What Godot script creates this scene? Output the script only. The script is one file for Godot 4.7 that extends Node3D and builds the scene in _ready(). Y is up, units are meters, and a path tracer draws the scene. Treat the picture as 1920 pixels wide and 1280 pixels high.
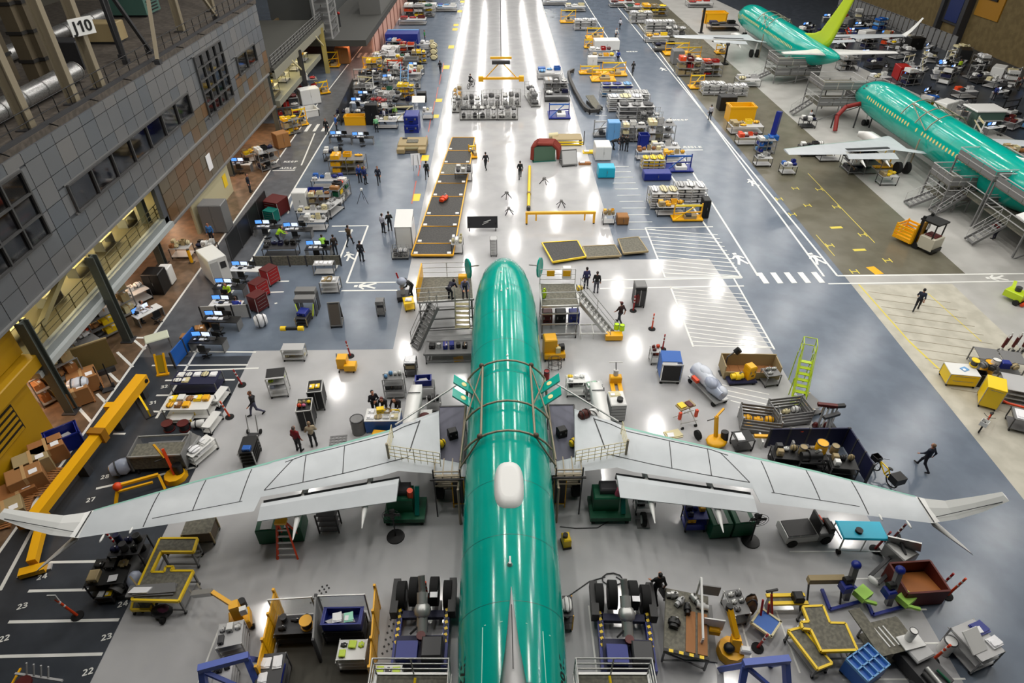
extends Node3D
# Aircraft assembly hall seen from a high gallery: units are metres, y up, the aisles run along z.
var pv := PackedVector3Array()
var pn := PackedVector3Array()
var pc := PackedColorArray()
var pi := PackedInt32Array()
var xf := Transform3D()
var used_names := {}
var mats := {}
var rng := RandomNumberGenerator.new()
var M := {}
func _ready():
	rng.seed = 7
	lens_light_and_air()
	make_materials()
	build_floor()
	build_shell()
	build_left_building()
	build_aircraft()
	build_things()
func lens_light_and_air():
	var cam := Camera3D.new()
	cam.name = "camera"
	cam.fov = 56.344
	cam.near = 0.5
	cam.far = 400.0
	add_child(cam)
	cam.position = Vector3(0, 25, 0)
	cam.rotation = Vector3(deg_to_rad(-37.44), deg_to_rad(-1.18), 0)
	cam.current = true
	var env := Environment.new()
	env.background_mode = Environment.BG_COLOR
	env.background_color = Color(0.02, 0.02, 0.022)
	env.tonemap_mode = Environment.TONE_MAPPER_LINEAR
	env.tonemap_exposure = 1.0
	env.sdfgi_enabled = true
	env.ssao_enabled = true
	env.ssil_enabled = true
	var we := WorldEnvironment.new()
	we.name = "air"
	we.environment = env
	add_child(we)
# ---------------------------------------------------------------- materials
func mat(c: Color, rough := 0.55, metal := 0.0) -> StandardMaterial3D:
	var k := "%s|%.2f|%.2f" % [c.to_html(), rough, metal]
	if not mats.has(k):
		var m := StandardMaterial3D.new()
		m.albedo_color = c
		m.roughness = rough
		m.metallic = metal
		mats[k] = m
	return mats[k]
func noisy(c: Color, c2: Color, rough: float, scale: float, freq := 0.02, metal := 0.0, octaves := 4) -> StandardMaterial3D:
	var n := FastNoiseLite.new()
	n.seed = 11
	n.noise_type = FastNoiseLite.TYPE_SIMPLEX
	n.frequency = freq
	n.fractal_octaves = octaves
	var g := Gradient.new()
	g.offsets = PackedFloat32Array([0.25, 0.75])
	g.colors = PackedColorArray([c, c2])
	var t := NoiseTexture2D.new()
	t.width = 512
	t.height = 512
	t.seamless = true
	t.noise = n
	t.color_ramp = g
	var m := StandardMaterial3D.new()
	m.albedo_texture = t
	m.roughness = rough
	m.metallic = metal
	m.uv1_triplanar = true
	m.uv1_world_triplanar = true
	m.uv1_scale = Vector3.ONE * scale
	return m
func glow(c: Color, e: float) -> StandardMaterial3D:
	var k := "glow%s%.2f" % [c.to_html(), e]
	if not mats.has(k):
		var m := StandardMaterial3D.new()
		m.albedo_color = Color(0.05, 0.05, 0.06)
		m.emission_enabled = true
		m.emission = c
		m.emission_energy_multiplier = e
		m.roughness = 0.3
		mats[k] = m
	return mats[k]
func pane(c: Color, a: float) -> StandardMaterial3D:
	var m := StandardMaterial3D.new()
	m.albedo_color = Color(c.r, c.g, c.b, a)
	m.transparency = BaseMaterial3D.TRANSPARENCY_ALPHA
	m.roughness = 0.05
	return m
func make_materials():
	M.blue_floor = noisy(Color(0.39, 0.43, 0.485), Color(0.42, 0.46, 0.515), 0.22, 0.04)
	M.white_floor = noisy(Color(0.69, 0.69, 0.695), Color(0.72, 0.72, 0.725), 0.11, 0.03)
	M.dark_floor = noisy(Color(0.19, 0.21, 0.24), Color(0.225, 0.245, 0.275), 0.35, 0.05)
	M.lane_floor = noisy(Color(0.31, 0.32, 0.34), Color(0.36, 0.37, 0.39), 0.4, 0.07)
	M.olive_floor = noisy(Color(0.39, 0.375, 0.32), Color(0.43, 0.415, 0.36), 0.25, 0.03)
	M.pale_floor = noisy(Color(0.66, 0.655, 0.64), Color(0.70, 0.695, 0.68), 0.3, 0.03)
	M.cream_floor = noisy(Color(0.68, 0.665, 0.61), Color(0.74, 0.725, 0.67), 0.45, 0.06)
	M.brown_floor = noisy(Color(0.36, 0.29, 0.22), Color(0.46, 0.37, 0.29), 0.4, 0.09)
	M.line = mat(Color(0.9, 0.9, 0.88), 0.4)
	M.yline = mat(Color(0.85, 0.78, 0.3), 0.45)
	M.yellow = mat(Color(0.93, 0.68, 0.03), 0.4)
	M.yellow2 = mat(Color(0.95, 0.8, 0.1), 0.4)
	M.lime = mat(Color(0.72, 0.82, 0.12), 0.35)
	M.hivis = mat(Color(0.75, 0.95, 0.1), 0.6)
	M.green_box = mat(Color(0.03, 0.33, 0.22), 0.45)
	M.red = mat(Color(0.62, 0.06, 0.05), 0.4)
	M.dkred = mat(Color(0.33, 0.05, 0.04), 0.5)
	M.orange = mat(Color(0.86, 0.27, 0.08), 0.45)
	M.blue = mat(Color(0.06, 0.14, 0.5), 0.4)
	M.blue2 = mat(Color(0.08, 0.35, 0.68), 0.4)
	M.navy = mat(Color(0.03, 0.05, 0.22), 0.6)
	M.ltblue = mat(Color(0.4, 0.62, 0.82), 0.45)
	M.cyan = mat(Color(0.1, 0.68, 0.8), 0.4)
	M.peri = mat(Color(0.32, 0.4, 0.72), 0.4)
	M.black = mat(Color(0.035, 0.035, 0.04), 0.5)
	M.rubber = mat(Color(0.05, 0.05, 0.055), 0.85)
	M.dkgrey = mat(Color(0.2, 0.2, 0.21), 0.5)
	M.grey = mat(Color(0.45, 0.45, 0.45), 0.45)
	M.ltgrey = mat(Color(0.7, 0.7, 0.7), 0.45)
	M.steel = mat(Color(0.6, 0.6, 0.59), 0.38, 0.7)
	M.alu = mat(Color(0.72, 0.72, 0.71), 0.35, 0.6)
	M.white = mat(Color(0.87, 0.87, 0.86), 0.4)
	M.paper = mat(Color(0.92, 0.92, 0.93), 0.7)
	M.cream = mat(Color(0.82, 0.78, 0.62), 0.55)
	M.tan = mat(Color(0.62, 0.55, 0.4), 0.6)
	M.card = mat(Color(0.6, 0.42, 0.24), 0.8)
	M.wood = mat(Color(0.6, 0.4, 0.22), 0.7)
	M.deck = noisy(Color(0.36, 0.35, 0.31), Color(0.44, 0.43, 0.38), 0.7, 0.4)
	M.dkdeck = noisy(Color(0.17, 0.165, 0.16), Color(0.25, 0.24, 0.23), 0.6, 0.5)
	M.tube = mat(Color(0.56, 0.52, 0.44), 0.45, 0.3)
	M.teal = noisy(Color(0.0, 0.615, 0.555), Color(0.01, 0.63, 0.57), 0.14, 0.1)
	M.dkteal = mat(Color(0.0, 0.4, 0.36), 0.3)
	M.teal_edge = mat(Color(0.55, 0.76, 0.7), 0.35)
	M.wing = noisy(Color(0.735, 0.755, 0.77), Color(0.755, 0.775, 0.79), 0.3, 0.08)
	M.wing_grey = mat(Color(0.6, 0.63, 0.65), 0.4)
	M.seam = mat(Color(0.16, 0.17, 0.18), 0.6)
	M.skin = mat(Color(0.72, 0.5, 0.4), 0.6)
	M.screen = glow(Color(0.35, 0.6, 1.0), 1.4)
	M.screen2 = glow(Color(0.85, 0.9, 1.0), 1.3)
	M.film = mat(Color(0.78, 0.8, 0.84), 0.18)
	M.plastic = mat(Color(0.62, 0.65, 0.72), 0.15)
# ---------------------------------------------------------------- nodes
func numbered(n: String) -> String:
	if not used_names.has(n):
		used_names[n] = 0
		return n
	used_names[n] += 1
	return "%s_%03d" % [n, used_names[n]]
func tag(o: Node, label: String, category: String, group := "") -> Node:
	o.set_meta("label", label)
	o.set_meta("category", category)
	if group:
		o.set_meta("group", group)
	return o
func thing(called: String, label: String, category: String, at := Vector3.ZERO, turn := 0.0, group := "") -> Node3D:
	var o := Node3D.new()
	o.name = numbered(called)
	add_child(o)
	o.position = at
	o.rotation.y = deg_to_rad(turn)
	tag(o, label, category, group)
	return o
# commits what was collected as one mesh
func pt(called: String, m: Material, parent: Node = null) -> MeshInstance3D:
	var mi := MeshInstance3D.new()
	mi.mesh = shape(m)
	if parent == null:
		mi.name = numbered(called)
		add_child(mi)
	else:
		mi.name = called
		parent.add_child(mi, true)
	return mi
func shape(m: Material) -> ArrayMesh:
	var a := []
	a.resize(Mesh.ARRAY_MAX)
	a[Mesh.ARRAY_VERTEX] = pv
	a[Mesh.ARRAY_NORMAL] = pn
	if pc.size() == pv.size() and pc.size() > 0:
		a[Mesh.ARRAY_COLOR] = pc
	a[Mesh.ARRAY_INDEX] = pi
	var am := ArrayMesh.new()
	am.add_surface_from_arrays(Mesh.PRIMITIVE_TRIANGLES, a)
	am.surface_set_material(0, m)
	pv = PackedVector3Array()
	pn = PackedVector3Array()
	pc = PackedColorArray()
	pi = PackedInt32Array()
	return am
func struct(called: String, m: Material, parent: Node = null) -> MeshInstance3D:
	var o := pt(called, m, parent)
	if parent == null:
		o.set_meta("kind", "structure")
	return o
func dup(o: Node3D, at: Vector3, turn := 0.0, label := "", group := "") -> Node3D:
	var r: Node3D = o.duplicate()
	r.name = numbered(String(o.name).rstrip("0123456789").rstrip("_"))
	add_child(r)
	r.position = at
	r.rotation.y = deg_to_rad(turn)
	if label:
		r.set_meta("label", label)
	if group:
		r.set_meta("group", group)
	return r
# ---------------------------------------------------------------- shapes
func V(x: float, y: float, z: float) -> Vector3:
	return Vector3(x, y, z)
# a spot on the floor
func F(x: float, z: float) -> Vector3:
	return Vector3(x, 0, z)
func quad(a: Vector3, b: Vector3, c: Vector3, d: Vector3):
	a = xf * a
	b = xf * b
	c = xf * c
	d = xf * d
	var n := (c - a).cross(b - a)
	if n.length_squared() < 1e-14:
		n = (d - a).cross(c - a)
	n = n.normalized()
	var k := pv.size()
	pv.append_array(PackedVector3Array([a, b, c, d]))
	pn.append_array(PackedVector3Array([n, n, n, n]))
	pi.append_array(PackedInt32Array([k, k + 1, k + 2, k, k + 2, k + 3]))
func tri(a: Vector3, b: Vector3, c: Vector3):
	a = xf * a
	b = xf * b
	c = xf * c
	var n := (c - a).cross(b - a).normalized()
	var k := pv.size()
	pv.append_array(PackedVector3Array([a, b, c]))
	pn.append_array(PackedVector3Array([n, n, n]))
	pi.append_array(PackedInt32Array([k, k + 1, k + 2]))
# hexahedron from four bottom corners and four top corners (both counter-clockwise from above)
func hexa(b: Array, t: Array):
	quad(t[0], t[3], t[2], t[1])
	quad(b[0], b[1], b[2], b[3])
	for i in 4:
		var j := (i + 1) % 4
		quad(b[i], t[i], t[j], b[j])
# box: centre x z, bottom y, size w (x) h (y) d (z), turned by yaw degrees
func bx(x: float, y: float, z: float, w: float, h: float, d: float, yaw := 0.0):
	var ca := cos(deg_to_rad(yaw))
	var sa := sin(deg_to_rad(yaw))
	var o := []
	for s in [[-0.5, 0.5], [0.5, 0.5], [0.5, -0.5], [-0.5, -0.5]]:
		var px: float = s[0] * w
		var pz_: float = s[1] * d
		o.append(Vector3(x + px * ca + pz_ * sa, y, z - px * sa + pz_ * ca))
	var up := Vector3(0, h, 0)
	hexa(o, [o[0] + up, o[1] + up, o[2] + up, o[3] + up])
# box with chamfered top edge
func cbx(x: float, y: float, z: float, w: float, h: float, d: float, ch := 0.03):
	bx(x, y, z, w, h - ch, d)
	var a := []
	var b := []
	for s in [[-0.5, 0.5], [0.5, 0.5], [0.5, -0.5], [-0.5, -0.5]]:
		a.append(Vector3(x + s[0] * w, y + h - ch, z + s[1] * d))
		b.append(Vector3(x + s[0] * (w - 2 * ch), y + h, z + s[1] * (d - 2 * ch)))
	hexa(a, b)
# square bar between two points
func br(a: Vector3, b: Vector3, w := 0.06, h := -1.0):
	if h < 0:
		h = w
	var f := (b - a).normalized()
	var s := f.cross(Vector3.UP)
	if s.length() < 0.02:
		s = Vector3.RIGHT
	s = s.normalized()
	var u := s.cross(f).normalized()
	s *= w / 2
	u *= h / 2
	hexa([a - s - u, a + s - u, b + s - u, b - s - u], [a - s + u, a + s + u, b + s + u, b - s + u])
# round tube or cone between two points
func tb(a: Vector3, b: Vector3, r: float, n := 6, r2 := -1.0):
	if r2 < 0:
		r2 = r
	var f := (b - a).normalized()
	var s := f.cross(Vector3.UP)
	if s.length() < 0.02:
		s = Vector3.RIGHT
	s = s.normalized()
	var u := s.cross(f).normalized()
	var k := pv.size()
	for i in n:
		var t := TAU * i / n
		var d := s * cos(t) + u * sin(t)
		pv.append(xf * (a + d * r))
		pv.append(xf * (b + d * r2))
		var dn := (xf.basis * d).normalized()
		pn.append(dn)
		pn.append(dn)
	for i in n:
		var j := (i + 1) % n
		pi.append_array(PackedInt32Array([k + 2 * i, k + 2 * j + 1, k + 2 * i + 1, k + 2 * i, k + 2 * j, k + 2 * j + 1]))
	for e in 2:
		var c: Vector3 = xf * (a if e == 0 else b)
		var q := pv.size()
		var dn: Vector3 = (xf.basis * (-f if e == 0 else f)).normalized()
		pv.append(c)
		pn.append(dn)
		for i in n:
			pv.append(pv[k + 2 * i + e])
			pn.append(dn)
		for i in n:
			var j := (i + 1) % n
			if e == 0:
				pi.append_array(PackedInt32Array([q, q + 1 + j, q + 1 + i]))
			else:
				pi.append_array(PackedInt32Array([q, q + 1 + i, q + 1 + j]))
func path(points: Array, r: float, n := 5):
	for i in points.size() - 1:
		tb(points[i], points[i + 1], r, n)
# turned profile about the vertical axis through c: array of [radius, height]
func lt(prof: Array, c := Vector3.ZERO, n := 12):
	for i in prof.size() - 1:
		var r0: float = prof[i][0]
		var y0: float = prof[i][1]
		var r1: float = prof[i + 1][0]
		var y1: float = prof[i + 1][1]
		var k := pv.size()
		var sl := Vector2(y1 - y0, r0 - r1).normalized()
		for j in n + 1:
			var t := TAU * j / n
			var d := Vector3(cos(t), 0, sin(t))
			pv.append(xf * (c + d * r0 + Vector3(0, y0, 0)))
			pv.append(xf * (c + d * r1 + Vector3(0, y1, 0)))
			var dn := (xf.basis * (d * sl.x + Vector3(0, sl.y, 0))).normalized()
			pn.append(dn)
			pn.append(dn)
		for j in n:
			var q := k + 2 * j
			pi.append_array(PackedInt32Array([q, q + 3, q + 1, q, q + 2, q + 3]))
# ellipsoid
func sp(c: Vector3, r: Vector3, n := 10, m := 6):
	var k := pv.size()
	for i in m + 1:
		var a := PI * i / m - PI / 2
		for j in n + 1:
			var t := TAU * j / n
			var d := Vector3(cos(t) * cos(a), sin(a), sin(t) * cos(a))
			pv.append(xf * (c + d * r))
			pn.append((xf.basis * (d / r)).normalized())
	for i in m:
		for j in n:
			var q := k + i * (n + 1) + j
			pi.append_array(PackedInt32Array([q, q + n + 2, q + n + 1, q, q + 1, q + n + 2]))
# upright prism over a polygon given as x z pairs
func pr(poly: PackedVector2Array, y0: float, y1: float):
	var area := 0.0
	for i in poly.size():
		area += poly[i].cross(poly[(i + 1) % poly.size()])
	if area > 0:
		poly.reverse()
	var ix := Geometry2D.triangulate_polygon(poly)
	for i in range(0, ix.size(), 3):
		var a := poly[ix[i]]
		var b := poly[ix[i + 1]]
		var c := poly[ix[i + 2]]
		if (b - a).cross(c - a) > 0:
			var q := b
			b = c
			c = q
		tri(Vector3(a.x, y1, a.y), Vector3(c.x, y1, c.y), Vector3(b.x, y1, b.y))
		if y1 - y0 > 0.02:
			tri(Vector3(a.x, y0, a.y), Vector3(b.x, y0, b.y), Vector3(c.x, y0, c.y))
	for i in poly.size():
		var a := poly[i]
		var b := poly[(i + 1) % poly.size()]
		quad(Vector3(a.x, y0, a.y), Vector3(a.x, y1, a.y), Vector3(b.x, y1, b.y), Vector3(b.x, y0, b.y))
func v2(l: Array) -> PackedVector2Array:
	var o := PackedVector2Array()
	for i in range(0, l.size(), 2):
		o.append(Vector2(l[i], l[i + 1]))
	return o
func flat(l: Array) -> PackedVector2Array:
	var o := PackedVector2Array()
	for p in l:
		o.append(Vector2(p.x, p.z))
	return o
# flat painted stripe on the floor
func stripe(a: Vector3, b: Vector3, w := 0.12, y := 0.012):
	var f := (b - a).normalized()
	var s := Vector3(-f.z, 0, f.x) * w / 2
	pr(flat([a - s, a + s, b + s, b - s]), 0.0, y)
# grid of ring points -> smooth surface (rings all of equal size)
func loft(rings: Array, closed := true, caps := true):
	var n: int = rings[0].size()
	var k := pv.size()
	var m := rings.size()
	for i in m:
		for j in n:
			var du: Vector3 = rings[i][(j + 1) % n] - rings[i][(j - 1 + n) % n] if closed else rings[i][mini(j + 1, n - 1)] - rings[i][maxi(j - 1, 0)]
			var dv: Vector3 = rings[mini(i + 1, m - 1)][j] - rings[maxi(i - 1, 0)][j]
			pv.append(xf * rings[i][j])
			pn.append((xf.basis * du.cross(dv)).normalized())
	var last := n if closed else n - 1
	for i in m - 1:
		for j in last:
			var j2 := (j + 1) % n
			var a := k + i * n + j
			var b := k + i * n + j2
			pi.append_array(PackedInt32Array([a, b + n, b, a, a + n, b + n]))
	if caps and closed:
		for e in [0, m - 1]:
			var c := Vector3.ZERO
			for p in rings[e]:
				c += p
			c /= n
			for j in n:
				if e == 0:
					tri(c, rings[e][j], rings[e][(j + 1) % n])
				else:
					tri(c, rings[e][(j + 1) % n], rings[e][j])
func loft_flat(rings: Array):
	var n: int = rings[0].size()
	for i in rings.size() - 1:
		for j in n:
			quad(rings[i][j], rings[i + 1][j], rings[i + 1][(j + 1) % n], rings[i][(j + 1) % n])
	for e in [rings[0], rings[-1]]:
		for j in range(1, n - 1):
			tri(e[0], e[j], e[j + 1])
func text(parent: Node, called: String, s: String, m: Material, size: float, depth: float, basis: Basis, at: Vector3):
	var t := TextMesh.new()
	var f := SystemFont.new()
	f.font_names = PackedStringArray(["Droid Sans"])
	f.font_weight = 700
	t.font = f
	t.text = s
	t.font_size = 32
	t.pixel_size = size / 32.0
	t.depth = depth
	var mi := MeshInstance3D.new()
	mi.mesh = t
	mi.material_override = m
	if parent == null:
		mi.name = numbered(called)
		add_child(mi)
	else:
		mi.name = called
		parent.add_child(mi, true)
	mi.transform = Transform3D(basis, at)
	return mi
# ---------------------------------------------------------------- floor
func area(n: String, m: Material, l: Array, y := 0.004):
	pr(v2(l),0.0, y)
	struct(n, m)
func walker_sign(at: Vector3, turn: float, s := 1.0):
	xf = Transform3D(Basis(Vector3.UP, deg_to_rad(turn)).scaled(Vector3.ONE * s), at)
	pr(v2([-0.16,-0.75,0.16,-0.75,0.16,-1.05,-0.16,-1.05]),0,0.014)
	pr(v2([-0.18,-0.65,0.2,-0.65,0.55,-0.2,0.45,-0.08,0.16,-0.38,0.16,0.0,0.5,0.75,0.32,0.85,0.0,0.2,-0.3,0.85,-0.48,0.75,-0.16,0.0,-0.16,-0.38,-0.45,-0.1,-0.55,-0.2]),0,0.014)
	xf = Transform3D()
func build_floor():
	bx(17,-0.5,-145,176,0.5,374)
	struct("floor",M.blue_floor)
	area("trim_1",M.white_floor,[-7.1,-320,9.9,-320,9.2,-42.9,16.2,-42.9,17.1,-31,17.4,-9,-15.8,-9,-15.7,-32,-6.9,-32])
	area("trim_2",M.dark_floor,[-22.75,-31.5,-15.7,-31.5,-15.8,-5,-22.75,-5])
	area("trim_3",M.lane_floor,[-22.75,-160,-19.3,-160,-19.3,-31.5,-22.75,-31.5])
	area("trim_4",M.olive_floor,[25.6,-160,34.8,-160,34.8,-40.3,25.6,-40.3])
	area("trim_5",M.pale_floor,[34.8,-160,46,-160,60,-40,60,-38.9,25.6,-38.9,25.6,-40.3,34.8,-40.3])
	area("trim_6",M.cream_floor,[25.6,-38.9,33,-38.9,33,-8,25.2,-8])
	area("trim_7",M.pale_floor,[33,-38.9,60,-38.9,60,-8,33,-8])
	area("trim_8",M.brown_floor,[-45,-75,-22.85,-75,-22.85,-5,-45,-5])
	area("trim_9",M.dark_floor,[46,-160,92,-160,92,-40,60,-40])
	stripe(V(-22.75,0,-5),V(-22.75,0,-84),0.14)
	stripe(V(-22.6,0,-88),V(-21.4,0,-150),0.14)
	stripe(V(-19.3,0,-26),V(-19.3,0,-150),0.14)
	stripe(F(-21.56,-15.6),F(-21.98,-18.93),0.16)
	for k in 3:
		stripe(V(-21.9 + k * 0.95,0,-72.2),V(-21.9 + k * 0.95,0,-74.6),0.35)
	for k in 3:
		stripe(V(-21.6 + k * 0.85,0,-105),V(-21.6 + k * 0.85,0,-108),0.4)
	stripe(F(-22.51,-60.98),F(-20.32,-61.07),0.2)
	struct("trim_10",M.line)
	text(null, "trim_11", "KEEP",M.line,0.62,0.02, Basis.from_euler(V(-PI / 2,0,0)),F(-21.31,-63.3))
	text(null, "trim_11", "AISLE",M.line,0.62,0.02, Basis.from_euler(V(-PI / 2,0,0)),F(-21.15,-61.63))
	for a in [[F(-19.19,-30.12),F(-14.88,-30.28)],[F(-20.12,-29.24),F(-15.99,-29.21)],[F(-20.1,-27.92),F(-19.26,-27.91)],[F(-20.17,-26.59),F(-19.01,-26.52)],[F(-21.14,-24.86),F(-20.47,-24.84)],[F(-20.19,-21.07),F(-15.7,-22.4)],[F(-21.51,-30.67),F(-15.63,-30.6)],[F(-15.51,-31.87),F(-19.91,-32.01)],[F(-20.32,-16.94),F(-15.92,-16.93)],[F(-20.33,-15.55),F(-16.01,-15.56)],[F(-20.34,-14.17),F(-15.86,-14.17)],[F(-21.05,-12.74),F(-15.85,-12.76)]]:
		stripe(a[0], a[1],0.13)
	struct("trim_12",M.line)
	bay_numbers()
	for a in [[F(-24.11,-33.55),F(-22.2,-33.51)],[F(-24.01,-33.49),F(-22.63,-32.29)],[F(-24.27,-32.05),F(-22.62,-30.54)],[F(-24.05,-30.22),F(-22.85,-29.16)],[F(-23.61,-28.13),F(-22.71,-27.34)],[F(-24.04,-26.93),F(-22.73,-25.75)]]:
		stripe(a[0], a[1],0.16)
	struct("trim_13",M.line)
	for a in [[F(-14.22,-48.96),F(-11.17,-48.99)],[F(-11.17,-48.99),F(-11.31,-39.97)],[F(-11.31,-39.97),F(-7.72,-39.97)],[F(-11.49,-38.9),F(-7.47,-38.88)],[F(-12.48,-44.06),F(-12.41,-48.35)],[F(-12.48,-44.06),F(-12.49,-42.04)],[F(-13.45,-47.99),F(-12.27,-48.06)],[F(-17.21,-40.24),F(-15.59,-40.28)],[F(-16.61,-38.79),F(-15.6,-38.84)],[F(-15.84,-37.34),F(-15.67,-37.41)],[F(-18.94,-55.89),F(-18.54,-51.46)],[F(-20.72,-71.57),F(-19.98,-62.29)]]:
		stripe(a[0], a[1],0.14)
	walker_sign(F(-11.8,-43.8),20,0.75)
	walker_sign(F(-9.79,-39.5),90,0.85)
	struct("trim_14",M.line)
	yellow_pads()
	for k in 9:
		stripe(V(-7.9 - k * 0.02,0,-47 - k * 6.2),V(-8.0 - k * 0.02,0,-52 - k * 6.2),0.1)
	struct("trim_15", mat(Color(0.75,0.35,0.28),0.5))
	right_markings()
func bay_numbers():
	var b = Basis.from_euler(V(-PI / 2,0.3,0))
	for a in [[F(-20.13,-16.22), "24"],[F(-20.18,-14.86), "23"],[F(-20.09,-13.47), "22"],[F(-16.03,-14.87), "24"],[F(-16.02,-13.45), "23"],[F(-16.07,-12.08), "22"],[F(-20.11,-20.38), "27"],[F(-20.11,-21.82), "28"],[F(-20.02,-27.29), "31"],[F(-19.94,-28.67), "32"]]:
		text(null, "trim_16", a[1],M.line,0.36,0.01, b, a[0] + V(0,0.012,0))
func yellow_pads():
	for a in [[F(-7.62,-54.5),0.65,1.5],[F(-7.67,-64.03),0.75,1.5],[F(-7.48,-77.16),0.6,1.2],[F(-7.6,-83.39),0.8,1.3],[F(-7.62,-99.22),0.9,2.0],[F(-7.59,-111.6),0.9,2.0],[F(-7.64,-124.66),0.9,1.8],[F(-7.63,-128.23),0.9,1.8],[F(-7.52,-141.16),0.9,2.2],[F(-7.42,-151.53),0.9,2.2]]:
		var p: Vector3 = a[0]
		bx(p.x,0, p.z, a[1],0.012, a[2])
	struct("trim_17",M.yellow2)
	for a in [[F(-2.69,-30.91),0.6,0.5],[F(28.23,-40.89),0.7,1.1]]:
		var p: Vector3 = a[0]
		bx(p.x,0, p.z, a[1],0.012, a[2],12)
	struct("trim_18",M.yellow)
func right_markings():
	stripe(F(18.61,-152.85),F(19.16,-40.31),0.16)
	stripe(F(16.52,-62.95),F(17.88,-40.03),0.16)
	stripe(F(24.56,-152.73),F(25.08,-40.19),0.16)
	stripe(F(26.62,-152.69),F(24.06,-40.13),0.16)
	stripe(F(17.88,-40.03),F(7.32,-39.95),0.14)
	stripe(F(7.17,-38.8),F(17.69,-38.94),0.14)
	stripe(F(25.08,-40.19),F(39.2,-40.2),0.16)
	stripe(F(23.95,-39.1),F(38.51,-39.16),0.14)
	stripe(F(12.21,-48.13),F(17.95,-48.2),0.12)
	stripe(F(12.21,-48.13),F(12.2,-40.23),0.12)
	stripe(F(12.32,-38.98),F(12.23,-31.85),0.12)
	stripe(F(17.26,-39.97),F(17.31,-31.47),0.12)
	stripe(F(14.9,-65.5),F(21.63,-65.66),0.2)
	for k in 5:
		var q = V(19.4 + k * 1.03,0,-40)
		stripe(q + V(0,0,-0.75), q + V(0.06,0,0.75),0.42)
	walker_sign(F(18.51,-42.76),8,0.95)
	walker_sign(F(24.51,-42.64),8,0.95)
	walker_sign(F(24.16,-57.06),8,0.85)
	walker_sign(F(36.82,-39.64),90,0.8)
	walker_sign(F(18.3,-57.18),8,0.8)
	walker_sign(F(24.01,-97.4),5,0.9)
	for k in 12:
		stripe(V(10.8,0,-46.5 - k * 1.35),V(13.0,0,-46.5 - k * 1.35),0.08)
	for k in 5:
		stripe(V(11.6,0,-73 - k * 2),V(13.0,0,-73 - k * 2),0.08)
	for k in 13:
		var t = k / 12.0
		stripe((F(12.2,-47.84)).lerp(F(12.16,-40.23), t), (F(17.95,-48.01)).lerp(F(17.96,-40.18), clampf(t + 0.16,0,1)),0.09)
	for k in 15:
		var t = k / 14.0
		stripe((F(12.31,-38.76)).lerp(F(12.19,-31.96), t), (F(17.32,-38.87)).lerp(F(17.3,-31.63), clampf(t + 0.14,0,1)),0.07)
	for k in 6:
		stripe(F(12.29,-28.24) + V(k * 0.28,0,-0.2 + k * 0.55),F(15.53,-27.47) + V(0.1 * k,0,0.2 + k * 0.55),0.07)
	for a in [[F(12.86,-16.8),F(17.44,-16.73)],[F(13.75,-15.42),F(16.72,-15.39)],[F(16.5,-13.94),F(17.56,-13.94)],[F(13.87,-12.57),F(17.49,-12.52)],[F(12.84,-11.19),F(17.53,-11.13)],[F(11.27,-14),F(11.3,-11.46)],[F(9.68,-13.57),F(9.6,-11.94)],[F(8.17,-13.26),F(8.17,-11.47)],[F(3.51,-14.4),F(3.5,-11.66)],[F(12.74,-18.18),F(13.24,-18.17)],[F(-11.62,-13.67),F(-11.67,-11.58)]]:
		stripe(a[0], a[1],0.07)
	struct("trim_19",M.line)
	var b = Basis.from_euler(V(-PI / 2,0,0))
	text(null, "trim_20", "AISLE",M.line,0.8,0.02, b,F(20.69,-66.46) + V(0,0.012,0))
	text(null, "trim_20", "KEEP",M.line,0.8,0.02, b,F(21.45,-75.22) + V(0,0.012,0))
	text(null, "trim_20", "KEEP",M.line,0.8,0.02, b,F(21.27,-107.84) + V(0,0.012,0))
	stripe(F(30.35,-59.23),F(30.27,-45.16),0.06)
	stripe(F(26.14,-38.98),F(26.3,-32.12),0.1)
	stripe(F(26.3,-32.12),F(26.78,-28.67),0.12)
	stripe(F(30.55,-37.68),F(30.95,-32.02),0.06)
	stripe(F(26.07,-46.61),F(26.13,-43.1),0.06)
	for a in [F(27.78,-55.76),F(25.45,-53.48),F(27.51,-52.11),F(29.94,-55.48),F(25.51,-50.35),F(29.95,-51.73),F(29.9,-46.53),F(26.46,-44.8),F(29.93,-42.36),F(26.63,-40.77)]:
		var p: Vector3 = a
		stripe(p + V(-0.25,0,-0.3), p + V(-0.25,0,0.3),0.09)
		stripe(p + V(0.25,0,-0.3), p + V(0.25,0,0.3),0.09)
		stripe(p + V(-0.25,0,0), p + V(0.25,0,0),0.09)
	stripe(F(27.77,-47.81),F(28.8,-47.88),0.35)
	stripe(F(28,-43.99),F(29.01,-44.05),0.32)
	struct("trim_21",M.yline)
	for k in 12:
		var z = -38 + k * 0.95
		stripe(V(26.4,0, z),V(31.5,0, z + 1.5),0.05)
	struct("trim_22", mat(Color(0.55,0.52,0.44),0.5))
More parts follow.
